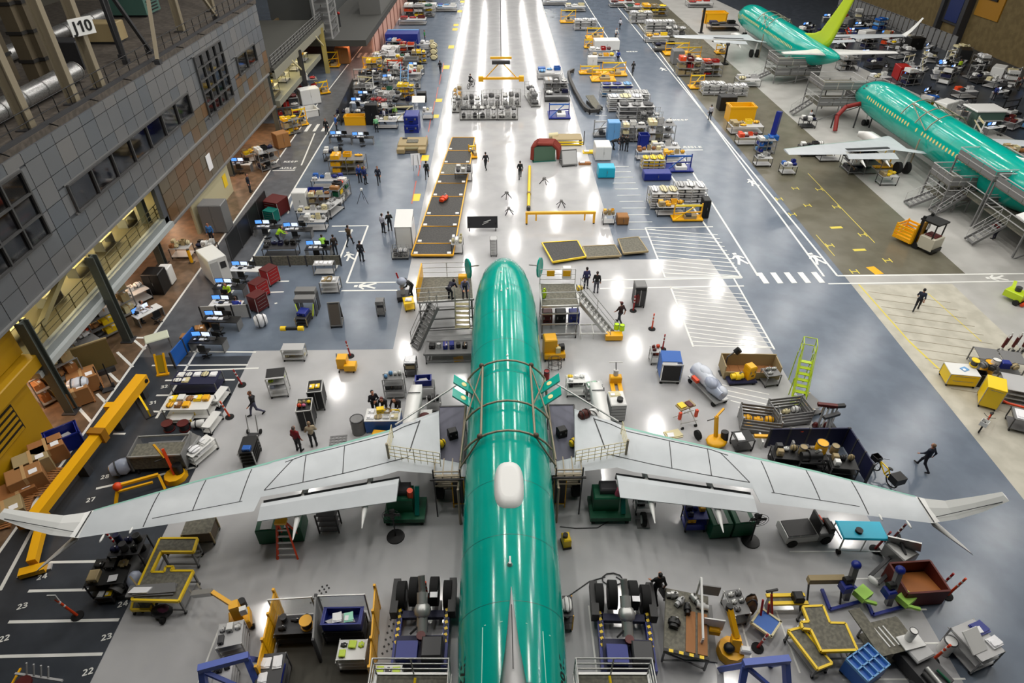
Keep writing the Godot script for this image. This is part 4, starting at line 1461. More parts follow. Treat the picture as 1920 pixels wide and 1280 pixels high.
# ---------------------------------------------------------------- small goods: unit shapes, shared and scaled
var unit = {}
func unit_parts(kind: String, m: Material) -> Array:
	var key = kind + str(m.get_instance_id())
	if unit.has(key):
		return unit[key]
	var l = []
	if kind == "tote":
		for s in [[-0.47,0,0.06,1],[0.47,0,0.06,1],[0,-0.47,1,0.06],[0,0.47,1,0.06]]:
			bx(s[0],0, s[1], s[2],1, s[3])
		bx(0,0,0,0.9,0.08,0.9)
		l.append(["body", shape(m)])
		for s in [[-0.5,0,0.05,1.06],[0.5,0,0.05,1.06],[0,-0.5,1.06,0.05],[0,0.5,1.06,0.05]]:
			bx(s[0],0.9, s[1], s[2],0.1, s[3])
		l.append(["rim", shape(m)])
		bx(0.02,0.08,0.0,0.5,0.5,0.6,15)
		bx(-0.25,0.08,0.2,0.3,0.6,0.3,40)
		l.append(["contents", shape(M.ltgrey)])
	elif kind == "carton":
		cbx(0,0,0,1,1,1,0.02)
		l.append(["body", shape(m)])
		bx(0,1.0,0,0.1,0.012,1.0)
		bx(0,0.6,0.503,0.1,0.4,0.01)
		l.append(["tape", shape(mat(Color(0.72,0.58,0.4),0.4))])
		bx(0.26,1.0,0.2,0.24,0.014,0.3)
		l.append(["shipping_label", shape(M.paper)])
	elif kind == "bundle":
		var rings = []
		for i in 7:
			var o = []
			var t = i / 6.0
			var r: float = 0.32 + 0.18 * sin(t * PI) + 0.04 * sin(t * 17.0)
			for j in 10:
				var a = TAU * j / 10
				o.append(V(lerpf(-0.5,0.5, t),0.5 + sin(a) * r * (1 + 0.1 * sin(j * 2.3 + i)), cos(a) * r * (1 + 0.12 * sin(j * 3.1 + i * 2))))
			rings.append(o)
		loft(rings)
		l.append(["wrap", shape(m)])
		for x in [-0.25,0.25]:
			tb(V(x - 0.03,0.5,0),V(x + 0.03,0.5,0),0.5,10)
		l.append(["strap", shape(M.dkgrey)])
	elif kind == "part":
		tb(V(-0.45,0.35,0),V(0.45,0.35,0),0.3,9)
		tb(V(-0.15,0.35,0),V(0.2,0.35,0),0.42,9)
		l.append(["housing", shape(m)])
		bx(0,0,0,0.9,0.12,0.6)
		l.append(["cradle", shape(M.dkgrey)])
		tb(V(0.1,0.6,0),V(0.25,1.0,0.1),0.09,6)
		l.append(["port", shape(M.steel)])
	elif kind == "drum":
		lt([[0.48,0],[0.5,0.03],[0.48,0.33],[0.5,0.35],[0.48,0.66],[0.5,0.68],[0.48,0.97],[0.46,1.0],[0.0,0.98]],Vector3.ZERO,14)
		l.append(["body", shape(m)])
		lt([[0.5,0.95],[0.5,1.01],[0.44,1.02]],Vector3.ZERO,14)
		l.append(["ring", shape(M.dkgrey)])
	elif kind == "spool":
		lt([[0.0,0],[0.5,0],[0.5,0.12],[0.24,0.12],[0.24,0.88],[0.5,0.88],[0.5,1.0],[0.0,1.0]],Vector3.ZERO,14)
		l.append(["reel", shape(m)])
		lt([[0.4,0.13],[0.4,0.87]],Vector3.ZERO,14)
		l.append(["wire", shape(M.dkgrey)])
	elif kind == "case":
		cbx(0,0,0,1,0.6,1,0.03)
		cbx(0,0.62,0,1.0,0.38,1.0,0.08)
		l.append(["shell", shape(m)])
		for x in [-0.3,0.3]:
			bx(x,0.5,0.52,0.1,0.2,0.05)
		l.append(["latch", shape(M.steel)])
		bx(0,0.3,0.54,0.3,0.06,0.06)
		l.append(["handle", shape(M.black)])
	elif kind == "sheet":
		bx(0,0,0,1,0.4,1)
		bx(0.06,0.4,-0.04,0.9,0.3,0.86,6)
		l.append(["sheets", shape(m)])
		bx(-0.2,0.7,0.1,0.4,0.3,0.5,-9)
		l.append(["top_sheet", shape(M.paper)])
	unit[key] = l
	return l
func item(kind: String, m: Material, at: Vector3, size: Vector3, turn: float, label: String, cat: String, group := "") -> Node3D:
	var names = {"tote": "parts_bin", "carton": "carton", "bundle": "wrapped_bundle", "part": "machine_part", "drum": "drum", "spool": "cable_reel", "case": "equipment_case", "sheet": "paper_stack"}
	var t = thing(names[kind], label, cat, at, turn, group)
	for p in unit_parts(kind, m):
		var mi = MeshInstance3D.new()
		mi.name = p[0]
		mi.mesh = p[1]
		t.add_child(mi, true)
		mi.scale = size
	return t
func local(o: Node3D, x: float, y: float, z: float) -> Vector3:
	return o.transform * V(x, y, z)
# a few small goods set out on a surface of thing o; each label tells colour, kind and, where that is not enough, line and size
func goods(o: Node3D, y: float, w: float, d: float, n: int, kinds: Array, ms: Array, label: String, cat: String, hmax := 0.35, group := ""):
	var cut = label.length()
	for s in [" on ", " in ", " inside ", " low ", " high ", " under ", " at ", " behind ", " by "]:
		var i = label.find(s)
		if i > 0:
			cut = mini(cut, i)
	var tail = label.substr(cut)
	var cols = maxi(1, int(ceil(sqrt(n * w / maxf(d,0.1)))))
	var rows = int(ceil(n / float(cols)))
	var turn = rad_to_deg(o.rotation.y)
	var made = []
	for i in n:
		var cx = (i % cols + 0.5) / cols - 0.5
		var cz = (i / cols + 0.5) / rows - 0.5
		var sx = w / cols * (0.68 + 0.24 * rng.randf())
		var sz = d / rows * (0.68 + 0.24 * rng.randf())
		var kd: String = kinds[i % kinds.size()]
		if kd == "drum" or kd == "spool":
			sx = minf(sx, sz)
			sz = sx
		var m: Material = ms[rng.randi() % ms.size()]
		var size = V(sx, hmax * (0.6 + 0.4 * rng.randf()), sz)
		made.append([item(kd, m, local(o, cx * w, y, cz * d), size, turn + rng.randf_range(-4,4), "", cat, "goods" + tail), hue_of(m) + " " + ({"tote": "bin", "carton": "box", "bundle": "bundle", "part": "part", "drum": "drum", "spool": "coil", "case": "case", "sheet": "flat stack"}[kd] if cat in ["box", "gear", "part"] else cat), "" if rows < 2 else "rear" if i < cols else "front" if i >= n - cols else "mid", sx * sz * size.y])
	var ranks = [[""],["larger", "smaller"],["largest", "mid-sized", "smallest"],["largest", "second largest", "third largest", "smallest"]]
	for g in made:
		var same = made.filter(func(q): return q[1] == g[1])
		var line = same.filter(func(q): return q[2] == g[2])
		var words = ""
		if same.size() > 1:
			words = g[2] + " " if line.size() < same.size() else ""
			if line.size() > 1:
				words += ranks[mini(line.size(),4) - 1][mini(line.filter(func(q): return q[3] > g[3]).size(),3)] + " "
		var full: String = words + g[1] + tail
		while full.split(" ").size() > 16 and full.contains(" the "):
			full = full.replace(" the ", " ") if full.count(" the ") == 1 else full.substr(0, full.find(" the ")) + full.substr(full.find(" the ") + 4)
		g[0].set_meta("label", full)
func hue_of(m: Material) -> String:
	if hues.is_empty():
		var w = {"ltgrey": "pale grey", "dkgrey": "dark grey", "yellow2": "bright yellow", "blue2": "mid blue", "ltblue": "light blue", "card": "cardboard brown", "alu": "silver", "steel": "steel", "dkred": "dark red", "paper": "white", "plastic": "clear plastic", "film": "clear film", "green_box": "green", "cyan": "cyan", "wood": "wooden"}
		for k in M:
			hues[M[k]] = w.get(k, k)
	return hues.get(m, "coloured")
var hues = {}
# ---------------------------------------------------------------- furniture of the floor
func casters(t: Node3D, w: float, d: float, r := 0.08):
	for s in [[-1,-1],[1,-1],[-1,1],[1,1]]:
		var c = V(s[0] * (w / 2 - 0.06), r, s[1] * (d / 2 - 0.06))
		tb(c - V(0.025,0,0), c + V(0.025,0,0), r,8)
		pt("caster",M.rubber, t)
func cart(at: Vector3, turn: float, label: String, w: float, d: float, h: float, n: int, fm: Material, sm: Material, called := "cart", group := "") -> Node3D:
	var t = thing(called, label, "cart", at, turn, group)
	casters(t, w, d)
	for s in [[-1,-1],[1,-1],[-1,1],[1,1]]:
		bx(s[0] * (w / 2 - 0.025),0.14, s[1] * (d / 2 - 0.025),0.05, h - 0.14,0.05)
		pt("post", fm, t)
	for k in n:
		var y = 0.18 + (h - 0.22) * (k / float(maxi(1, n - 1)))
		bx(0, y,0, w - 0.02,0.035, d - 0.02)
		pt("shelf", sm, t)
	tb(V(-w / 2, h - 0.08, d / 2 + 0.08),V(-w / 2, h - 0.08,-d / 2 - 0.08),0.02,5)
	pt("handle", fm, t)
	return t
func shelf_y(h: float, n: int, k: int) -> float:
	return 0.18 + (h - 0.22) * (k / float(maxi(1, n - 1))) + 0.037
func desk(at: Vector3, turn: float, label: String, group := "", w := 1.6, top: Material = null) -> Node3D:
	var t = thing("desk", label, "desk", at, turn, group)
	cbx(0,0.7,0, w,0.05,0.75,0.015)
	pt("desk_top", top if top else M.white, t)
	for s in [-1,1]:
		bx(s * (w / 2 - 0.04),0,0,0.05,0.7,0.7)
		pt("leg_panel",M.grey, t)
	bx(0.1 * w,0.75,-0.15,0.5,0.03,0.35)
	pt("paper_tray",M.dkgrey, t)
	return t
func monitor(at: Vector3, turn: float, label: String, m: Material, group := "", w := 0.55) -> Node3D:
	var t = thing("monitor", label, "monitor", at, turn, group)
	bx(0,0,0,0.24,0.02,0.18)
	bx(0,0.02,-0.03,0.06,0.2,0.03)
	pt("stand",M.black, t)
	bx(0,0.16,0, w, w * 0.62,0.04)
	pt("bezel",M.black, t)
	bx(0,0.18,0.022, w - 0.05, w * 0.62 - 0.05,0.006)
	pt("screen", m, t)
	return t
func chair(at: Vector3, turn: float, label: String, m: Material, group := "") -> Node3D:
	var t = thing("office_chair", label, "chair", at, turn, group)
	for k in 5:
		var a = TAU * k / 5
		br(V(0,0.1,0),V(cos(a) * 0.3,0.07, sin(a) * 0.3),0.05)
	pt("base",M.black, t)
	tb(V(0,0.1,0),V(0,0.44,0),0.03)
	pt("column",M.steel, t)
	cbx(0,0.44,0,0.5,0.08,0.48,0.03)
	pt("seat", m, t)
	cbx(0,0.6,-0.24,0.46,0.5,0.07,0.02)
	pt("backrest", m, t)
	return t
func chest(at: Vector3, turn: float, label: String, w: float, d: float, h: float, n: int, m: Material, topm: Material, called := "tool_chest") -> Node3D:
	var t = thing(called, label, "tool chest", at, turn)
	casters(t, w, d)
	bx(0,0.16,0, w, h - 0.2, d)
	pt("body", m, t)
	cbx(0, h - 0.04,0, w + 0.03,0.05, d + 0.03,0.015)
	pt("top", topm, t)
	for k in n:
		var y0 = 0.2 + (h - 0.28) * k / n
		var dh = (h - 0.28) / n - 0.02
		bx(0, y0, d / 2 + 0.006, w - 0.06, dh,0.02)
		var dr = pt("drawer", m, t)
		bx(0, y0 + dh - 0.05, d / 2 + 0.025, w * 0.7,0.02,0.025)
		pt("handle",M.steel, dr)
	for s in [-1,1]:
		bx(s * (w / 2 + 0.01),0.16, d / 2,0.03, h - 0.2,0.03)
		bx(s * (w / 2 + 0.01),0.16,-d / 2,0.03, h - 0.2,0.03)
	pt("corner_trim",M.ltgrey, t)
	return t
func stanchion(at: Vector3, turn: float, label: String, m: Material, h := 1.1, lean := 0.0) -> Node3D:
	var t = thing("safety_post", label, "post", at, turn)
	lt([[0.24,0],[0.24,0.05],[0.12,0.09],[0.0,0.1]],Vector3.ZERO,14)
	pt("base",M.rubber, t)
	tb(V(0,0.08,0),V(lean, h,0),0.055,10,0.045)
	pt("tube", m, t)
	for k in 2:
		var y = h * (0.62 + 0.2 * k)
		tb(V(lean * y / h, y,0),V(lean * (y + 0.08) / h, y + 0.08,0),0.058,10)
		pt("reflective_band",M.white, t)
	lt([[0.05,0],[0.05,0.05],[0.0,0.07]],V(lean, h,0),8)
	pt("cap", m, t)
	return t
# raised deck over an outline of floor points; legs stand at its corners
func platform(pts: Array, h: float, label: String, dm: Material, em: Material, called := "work_platform", th := 0.12) -> Node3D:
	var c = Vector3.ZERO
	for p in pts:
		c += p
	c /= pts.size()
	c.y = 0
	var t = thing(called, label, "platform", c)
	var l = []
	for p in pts:
		l.append(V(p.x - c.x,0, p.z - c.z))
	pr(flat(l), h - th, h)
	pt("deck", dm, t)
	for i in l.size():
		var a: Vector3 = l[i] + V(0, h - 0.04,0)
		var b: Vector3 = l[(i + 1) % l.size()] + V(0, h - 0.04,0)
		br(a, b,0.09,0.14)
		pt("edging", em, t)
	if h > 0.35:
		for p in l:
			var q: Vector3 = p * 0.94
			bx(q.x,0.12, q.z,0.07, h - th - 0.12,0.07)
			pt("leg",M.grey, t)
			tb(q + V(-0.03,0.08,0), q + V(0.03,0.08,0),0.08,8)
			pt("caster",M.rubber, t)
		for i in l.size():
			br(l[i] * 0.94 + V(0,0.25,0), l[(i + 1) % l.size()] * 0.94 + V(0,0.25,0),0.05)
			pt("brace",M.grey, t)
	return t
func railing(t: Node3D, pts: Array, h := 1.05, m: Material = null, n := 2, r := 0.025):
	var mm: Material = m if m else M.alu
	for i in pts.size() - 1:
		var a: Vector3 = pts[i]
		var b: Vector3 = pts[i + 1]
		var cnt = maxi(1, int(a.distance_to(b) / 1.2))
		for k in cnt + 1:
			var p = a.lerp(b, k / float(cnt))
			if i > 0 and k == 0:
				continue
			tb(p, p + V(0, h,0), r,5)
			pt("rail_post", mm, t)
		for k in n:
			var y = h * (k + 1) / n
			tb(a + V(0, y,0), b + V(0, y,0), r,5)
			pt("rail", mm, t)
func stairs(t: Node3D, foot: Vector3, top: Vector3, w: float, sm: Material, hm: Material, n := 0):
	var f = V(top.x - foot.x,0, top.z - foot.z).normalized()
	var s = V(-f.z,0, f.x) * w / 2
	if n == 0:
		n = maxi(3, int((top.y - foot.y) / 0.22))
	for k in [-1,1]:
		br(foot + s * k + V(0,0.05,0), top + s * k,0.05,0.22)
		pt("stringer", sm, t)
		tb(foot + s * k + V(0,0.95,0), top + s * k + V(0,1.0,0),0.022,5)
		pt("handrail", hm, t)
		tb(foot + s * k + V(0,0.5,0), top + s * k + V(0,0.52,0),0.018,5)
		pt("midrail", hm, t)
		for q in [0.02,0.5,0.98]:
			var p = foot.lerp(top, q) + s * k
			tb(p, p + V(0,0.98,0),0.022,5)
			pt("handrail_post", hm, t)
	for k in n:
		var p = foot.lerp(top, (k + 0.5) / n)
		br(p - s, p + s,0.24,0.04)
		pt("tread", sm, t)
func wheel(c: Vector3, r: float, axis: Vector3, w := 0.04, spokes := true):
	var u = Vector3.UP
	var f = axis.cross(u).normalized()
	for k in 18:
		var a = TAU * k / 18
		var b = TAU * (k + 1) / 18
		tb(c + (f * cos(a) + u * sin(a)) * r, c + (f * cos(b) + u * sin(b)) * r, w,5)
	if spokes:
		for k in 6:
			var a = TAU * k / 6
			tb(c, c + (f * cos(a) + u * sin(a)) * r,0.008,3)
func bicycle(at: Vector3, turn: float, label: String, m: Material, basket: Material) -> Node3D:
	var t = thing("bicycle", label, "bicycle", at, turn)
	for z in [-0.55,0.6]:
		wheel(V(0,0.37, z),0.34,Vector3.RIGHT,0.034)
		pt("wheel",M.rubber, t)
	for b in [[V(0,0.33,-0.52),V(0,0.36,-0.05)],[V(0,0.36,-0.05),V(0,0.85,-0.2)],[V(0,0.78,-0.18),V(0,0.78,0.38)],[V(0,0.36,-0.05),V(0,0.72,0.4)],[V(0,0.33,-0.52),V(0,0.75,-0.18)]]:
		tb(b[0], b[1],0.035,6)
	pt("frame", m, t)
	tb(V(0,0.33,0.55),V(0,0.95,0.36),0.02,6)
	pt("fork",M.steel, t)
	path([V(-0.28,1.0,0.22),V(-0.1,0.98,0.36),V(0.1,0.98,0.36),V(0.28,1.0,0.22)],0.015)
	pt("handlebar",M.black, t)
	sp(V(0,0.9,-0.22),V(0.1,0.04,0.14),8,4)
	pt("saddle",M.black, t)
	for s in [[-0.17,0.62,0.02,0.36],[0.17,0.62,0.02,0.36]]:
		bx(s[0], s[1],0.68, s[2],0.26, s[3])
	bx(0,0.62,0.86,0.36,0.26,0.02)
	bx(0,0.62,0.5,0.36,0.26,0.02)
	bx(0,0.6,0.68,0.36,0.02,0.36)
	pt("basket", basket, t)
	return t
func pallet(at: Vector3, turn: float, label: String, w := 1.2, d := 1.0, group := "") -> Node3D:
	var t = thing("pallet", label, "pallet", at, turn, group)
	for k in 3:
		bx(-w / 2 + 0.06 + k * (w - 0.12) / 2,0,0,0.1,0.1, d)
		pt("stringer",M.wood, t)
	for k in 6:
		bx(0,0.1,-d / 2 + 0.07 + k * (d - 0.14) / 5, w,0.022,0.1)
		pt("plank",M.wood, t)
	return t
func screen_wall(a: Vector3, b: Vector3, h: float, label: String, m: Material, n := 4) -> Node3D:
	var c = (a + b) / 2
	var t = thing("partition", label, "partition", c)
	for k in n:
		var p = (a - c).lerp(b - c, (k + 0.02) / n)
		var q = (a - c).lerp(b - c, (k + 0.98) / n)
		br(p + V(0,0.1 + (h - 0.1) / 2,0), q + V(0,0.1 + (h - 0.1) / 2,0),0.07, h - 0.1)
		pt("panel", m, t)
	for k in n + 1:
		var p = (a - c).lerp(b - c, k / float(n))
		bx(p.x,0, p.z,0.1, h + 0.02,0.1)
		pt("post",M.dkgrey, t)
	return t
# steel storage frame with bays; each level carries goods put there by the caller
func rack(at: Vector3, turn: float, label: String, w: float, d: float, h: float, n: int, bays: int, fm: Material, sm: Material, called := "storage_rack") -> Node3D:
	var t = thing(called, label, "rack", at, turn)
	for b in bays + 1:
		for z in [-1,1]:
			bx(-w / 2 + w * b / bays,0, z * (d / 2 - 0.03),0.06, h,0.06)
			pt("upright", fm, t)
	for k in n:
		var y = 0.15 + (h - 0.2) * k / float(maxi(1, n - 1))
		for b in bays:
			bx(-w / 2 + w * (b + 0.5) / bays, y,0, w / bays - 0.08,0.04, d)
			pt("shelf", sm, t)
	return t
# open cage of welded wire
func cage(at: Vector3, turn: float, label: String, w: float, d: float, h: float, m: Material, called := "wire_cage") -> Node3D:
	var t = thing(called, label, "cage", at, turn)
	casters(t, w, d,0.07)
	bx(0,0.15,0, w,0.05, d)
	pt("base", m, t)
	for s in [[-1,-1],[1,-1],[-1,1],[1,1]]:
		bx(s[0] * (w / 2 - 0.02),0.15, s[1] * (d / 2 - 0.02),0.04, h - 0.15,0.04)
		pt("post", m, t)
	for k in 5:
		var y = 0.2 + (h - 0.22) * k / 4.0
		for s in [-1,1]:
			tb(V(-w / 2, y, s * d / 2),V(w / 2, y, s * d / 2),0.012,4)
			pt("wire", m, t)
			tb(V(s * w / 2, y,-d / 2),V(s * w / 2, y, d / 2),0.012,4)
			pt("wire", m, t)
	var cnt = maxi(2, int(w / 0.35))
	for k in cnt:
		for s in [-1,1]:
			var x = -w / 2 + w * (k + 0.5) / cnt
			tb(V(x,0.2, s * d / 2),V(x, h, s * d / 2),0.01,4)
			pt("wire", m, t)
	return t
# tilted panel rack: two frames leaning together
func a_frame(at: Vector3, turn: float, label: String, w: float, d: float, h: float, fm: Material, pm: Material) -> Node3D:
	var t = thing("panel_stand", label, "stand", at, turn)
	casters(t, w, d)
	bx(0,0.16,0, w,0.08, d)
	pt("base", fm, t)
	for s in [-1,1]:
		for x in [-1,1]:
			br(V(x * (w / 2 - 0.04),0.24, s * (d / 2 - 0.05)),V(x * (w / 2 - 0.04), h, s * 0.06),0.06)
			pt("leg", fm, t)
		slab4(V(-w / 2 + 0.08, h - 0.05, s * 0.1),V(w / 2 - 0.08, h - 0.05, s * 0.1),V(w / 2 - 0.08,0.3, s * (d / 2 - 0.02)),V(-w / 2 + 0.08,0.3, s * (d / 2 - 0.02)),0.02)
		pt("panel", pm, t)
	br(V(-w / 2, h,0),V(w / 2, h,0),0.08)
	pt("ridge", fm, t)
	return t
# ---------------------------------------------------------------- round the nose
func rel(t: Node3D, p: Vector3) -> Vector3:
	return t.to_local(p) if t.is_inside_tree() else t.transform.affine_inverse() * p
func nose_platforms():
	var p = [V(-5.18,2.6,-36.38),V(-1.95,2.6,-36.44),V(-1.74,2.6,-33.74),V(-5.25,2.6,-33.45)]
	var t = platform(p,2.6, "steel platform with yellow side rail at the nose, stair descending towards the blue floor",M.deck,M.alu, "nose_platform")
	railing(t,[rel(t, p[0]), rel(t, p[1])],1.1,M.alu,3)
	railing(t,[rel(t, p[3]), rel(t, p[3].lerp(p[2],0.6))],1.0,M.alu,3)
	br(rel(t, p[0]) + V(0,0.6,0), rel(t, p[3]) + V(0,0.6,0),0.08,1.0)
	pt("side_board",M.yellow, t)
	for k in 3:
		var a: Vector3 = rel(t, p[3]) * V(1,0,1)
		var b: Vector3 = rel(t, p[2]) * V(1,0,1)
		br(a + V(0,0.5 + k * 0.7,0), b + V(0,0.5 + k * 0.7,0),0.07)
		pt("cross_bar",M.grey, t)
	stairs(t, rel(t,F(-5.52,-32.1)), rel(t, p[3].lerp(p[2],0.3)) + V(0,-0.1,0.3),0.8,M.grey,M.alu)
	stairs(t, rel(t,F(-2.47,-32.04)) + V(0,0.9,-0.8), rel(t, p[3].lerp(p[2],0.8)) + V(0,-0.1,0.1),0.9,M.cream,M.alu,6)
	var low = platform([V(-4.68,0.8,-31.71),V(-1.88,0.8,-31.76),V(-1.78,0.8,-30.47),V(-4.73,0.8,-30.43)],0.8, "low grey tool platform below the nose platform stair",M.grey,M.grey)
	goods(low,0.8,2.4,0.5,6,["case", "drum", "carton"],[M.dkgrey,M.ltgrey,M.blue,M.black], "small tool case on the low platform under the nose", "case",0.4)
	item("case",M.yellow,V(-2.49,2.6,-35.66),V(0.55,0.6,0.4),0, "yellow tool case on the nose platform next to the crouching pair", "case")
	person(V(-3.19,2.6,-33.77),150, "bend", Color(0.05,0.06,0.16), Color(0.05,0.06,0.14), Color(0.08,0.06,0.05), "person in dark navy bending over the railing of the nose platform")
	person(V(-2.28,2.6,-33.88),10, "reach", Color(0.42,0.42,0.52), Color(0.2,0.2,0.28), Color(0.3,0.18,0.1), "person in a grey shirt leaning towards the fuselage on the nose platform")
	p = [V(2.55,2.6,-35.42),V(4.85,2.6,-35.37),V(4.88,2.6,-32.89),V(2.54,2.6,-32.82)]
	t = platform(p,2.6, "steel platform with long slanting stair at the nose, facing the hatched floor",M.deck,M.alu, "nose_platform")
	railing(t,[rel(t, p[0]), rel(t, p[1])],1.1,M.alu,3)
	railing(t,[rel(t, p[3]), rel(t, p[2])],1.0,M.alu,2)
	stairs(t, rel(t,F(7.21,-32.97)), rel(t, p[1].lerp(p[2],0.5)),0.8,M.alu,M.alu)
	for k in 3:
		var a: Vector3 = rel(t, p[3]) * V(1,0,1)
		var b: Vector3 = rel(t, p[2]) * V(1,0,1)
		br(a + V(0,0.4 + k * 0.8,0), b + V(0,0.4 + k * 0.8,0),0.08)
		pt("cross_bar",M.alu, t)
	bx(rel(t,F(7.24,-32.74)).x,0.1, rel(t,F(7.24,-32.74)).z,1.1,0.35,0.5)
	pt("ballast_box",M.yellow, t)
	for k in 2:
		var q: Vector3 = rel(t, (p[0] as Vector3).lerp(p[1],0.3 + 0.45 * k))
		bx(q.x, q.y + 0.6, q.z,0.5,0.4,0.05)
		pt("sign_plate",M.yellow, t)
	item("case",M.white,V(4.37,2.6,-36.18),V(0.6,0.8,0.4),0, "white case on the nose platform beside the long stair", "case")
	item("bundle",M.yellow2,V(5.1,2.2,-35.15),V(0.5,0.4,0.4),20, "yellow bag hung at the head of the long slanting stair", "bag")
	item("bundle",M.lime,V(2.72,2.6,-33.65),V(0.35,0.8,0.3),80, "lime safety vest bundle at the deck edge beside the fuselage", "vest")
	for k in 3:
		item("case",[M.dkred,M.black,M.blue][k],F(3.04,-34.66) + V(k * 0.9,0,0),V(0.7,1.0,0.6),0,["dark red equipment case under the nose platform", "black equipment case under the nose platform, middle of three", "blue equipment case under the nose platform near the stair"][k], "case")
	for a in [[F(7.47,-33.54), "lime covered roll on the foot of the long stair"],[F(7.8,-33.42), "second lime covered roll beside the foot of the long stair"]]:
		item("drum",M.hivis, a[0] + V(0,0.46,0.3),V(0.35,0.4,0.35),0, a[1], "drum")
	var st = thing("trestle", "white low trestle with wheels beside the long slanting stair", "trestle",F(5.92,-33.22))
	for z in [-0.5,0.5]:
		br(V(-0.9,0.5, z),V(0.9,0.5, z),0.07)
		pt("beam",M.white, st)
	for x in [-0.8,0.0,0.8]:
		br(V(x,0.5,-0.5),V(x,0.5,0.5),0.06)
		pt("cross_beam",M.white, st)
		tb(V(x,0.06,0.5),V(x,0.5,0.5),0.03)
		pt("leg",M.white, st)
	var yl = thing("ground_power_cart", "yellow ground cart with round motor parked beside the nose under the platform", "cart",F(3.24,-31.05),5)
	casters(yl,1.3,1.0,0.12)
	cbx(0,0.2,0,1.3,0.35,1.0,0.04)
	pt("chassis",M.yellow, yl)
	cbx(-0.25,0.55,-0.1,0.8,0.95,0.8,0.06)
	pt("housing",M.yellow, yl)
	tb(V(0.3,0.8,0.1),V(0.62,0.8,0.1),0.22,12)
	pt("motor",M.black, yl)
	bx(0.2,0.55,0.3,0.3,0.4,0.25)
	pt("control_box",M.cream, yl)
	var wb = thing("wire_basket", "round wire basket beside the fuselage below the yellow ground cart", "basket",F(3.23,-29.91))
	for y in [0.1,0.4,0.7]:
		for k in 12:
			var a = TAU * k / 12
			var b = TAU * (k + 1) / 12
			tb(V(cos(a) * 0.4, y, sin(a) * 0.3),V(cos(b) * 0.4, y, sin(b) * 0.3),0.02,4)
		pt("hoop",M.dkgrey, wb)
	for k in 6:
		var a = TAU * k / 6
		tb(V(cos(a) * 0.4,0, sin(a) * 0.3),V(cos(a) * 0.4,0.7, sin(a) * 0.3),0.015,4)
		pt("upright",M.dkgrey, wb)
	item("drum",M.red,F(2.61,-28.34),V(0.35,1.1,0.35),0, "red cylinder standing beside the fuselage by the open hatches", "cylinder")
func fall_frame():
	var t = thing("guard_gantry", "tan tubular guard frame with hoops straddling the airliner roof", "frame",V(0.22,0,-21.5))
	for z in [-2.3,0.55,2.4]:
		var pts = []
		for k in 11:
			var a = lerpf(0.5, PI - 0.5, k / 10.0)
			pts.append(V(cos(a) * 2.15,3.35 + sin(a) * 2.3, z))
		path(pts,0.05,6)
		pt("hoop",M.tube, t)
	for s in [-1,1]:
		tb(V(s * 1.15,5.32,-2.3),V(s * 1.15,5.32,2.4),0.055,6)
		pt("long_tube",M.tube, t)
		tb(V(s * 1.88,4.45,-2.3),V(s * 2.25,2.4,2.9),0.06,6)
		pt("side_tube",M.tube, t)
		for q in [[V(1.15,5.3,-2.3),V(1.95,4.3,0.6)],[V(1.9,4.4,-2.3),V(1.15,5.3,0.5)],[V(1.15,5.3,2.4),V(2.1,3.6,2.6)],[V(1.95,4.3,0.6),V(2.1,3.9,2.5)]]:
			tb(V(q[0].x * s, q[0].y, q[0].z),V(q[1].x * s, q[1].y, q[1].z),0.04,6)
			pt("diagonal",M.tube, t)
		for z in [-2.3,2.4]:
			sp(V(s * 1.2,5.32, z),V(0.13,0.13,0.13),8,5)
			pt("clamp", mat(Color(0.3,0.24,0.18),0.5), t)
		tb(V(s * 2.25,0,2.9),V(s * 2.25,2.5,2.9),0.06,6)
		pt("leg",M.tube, t)
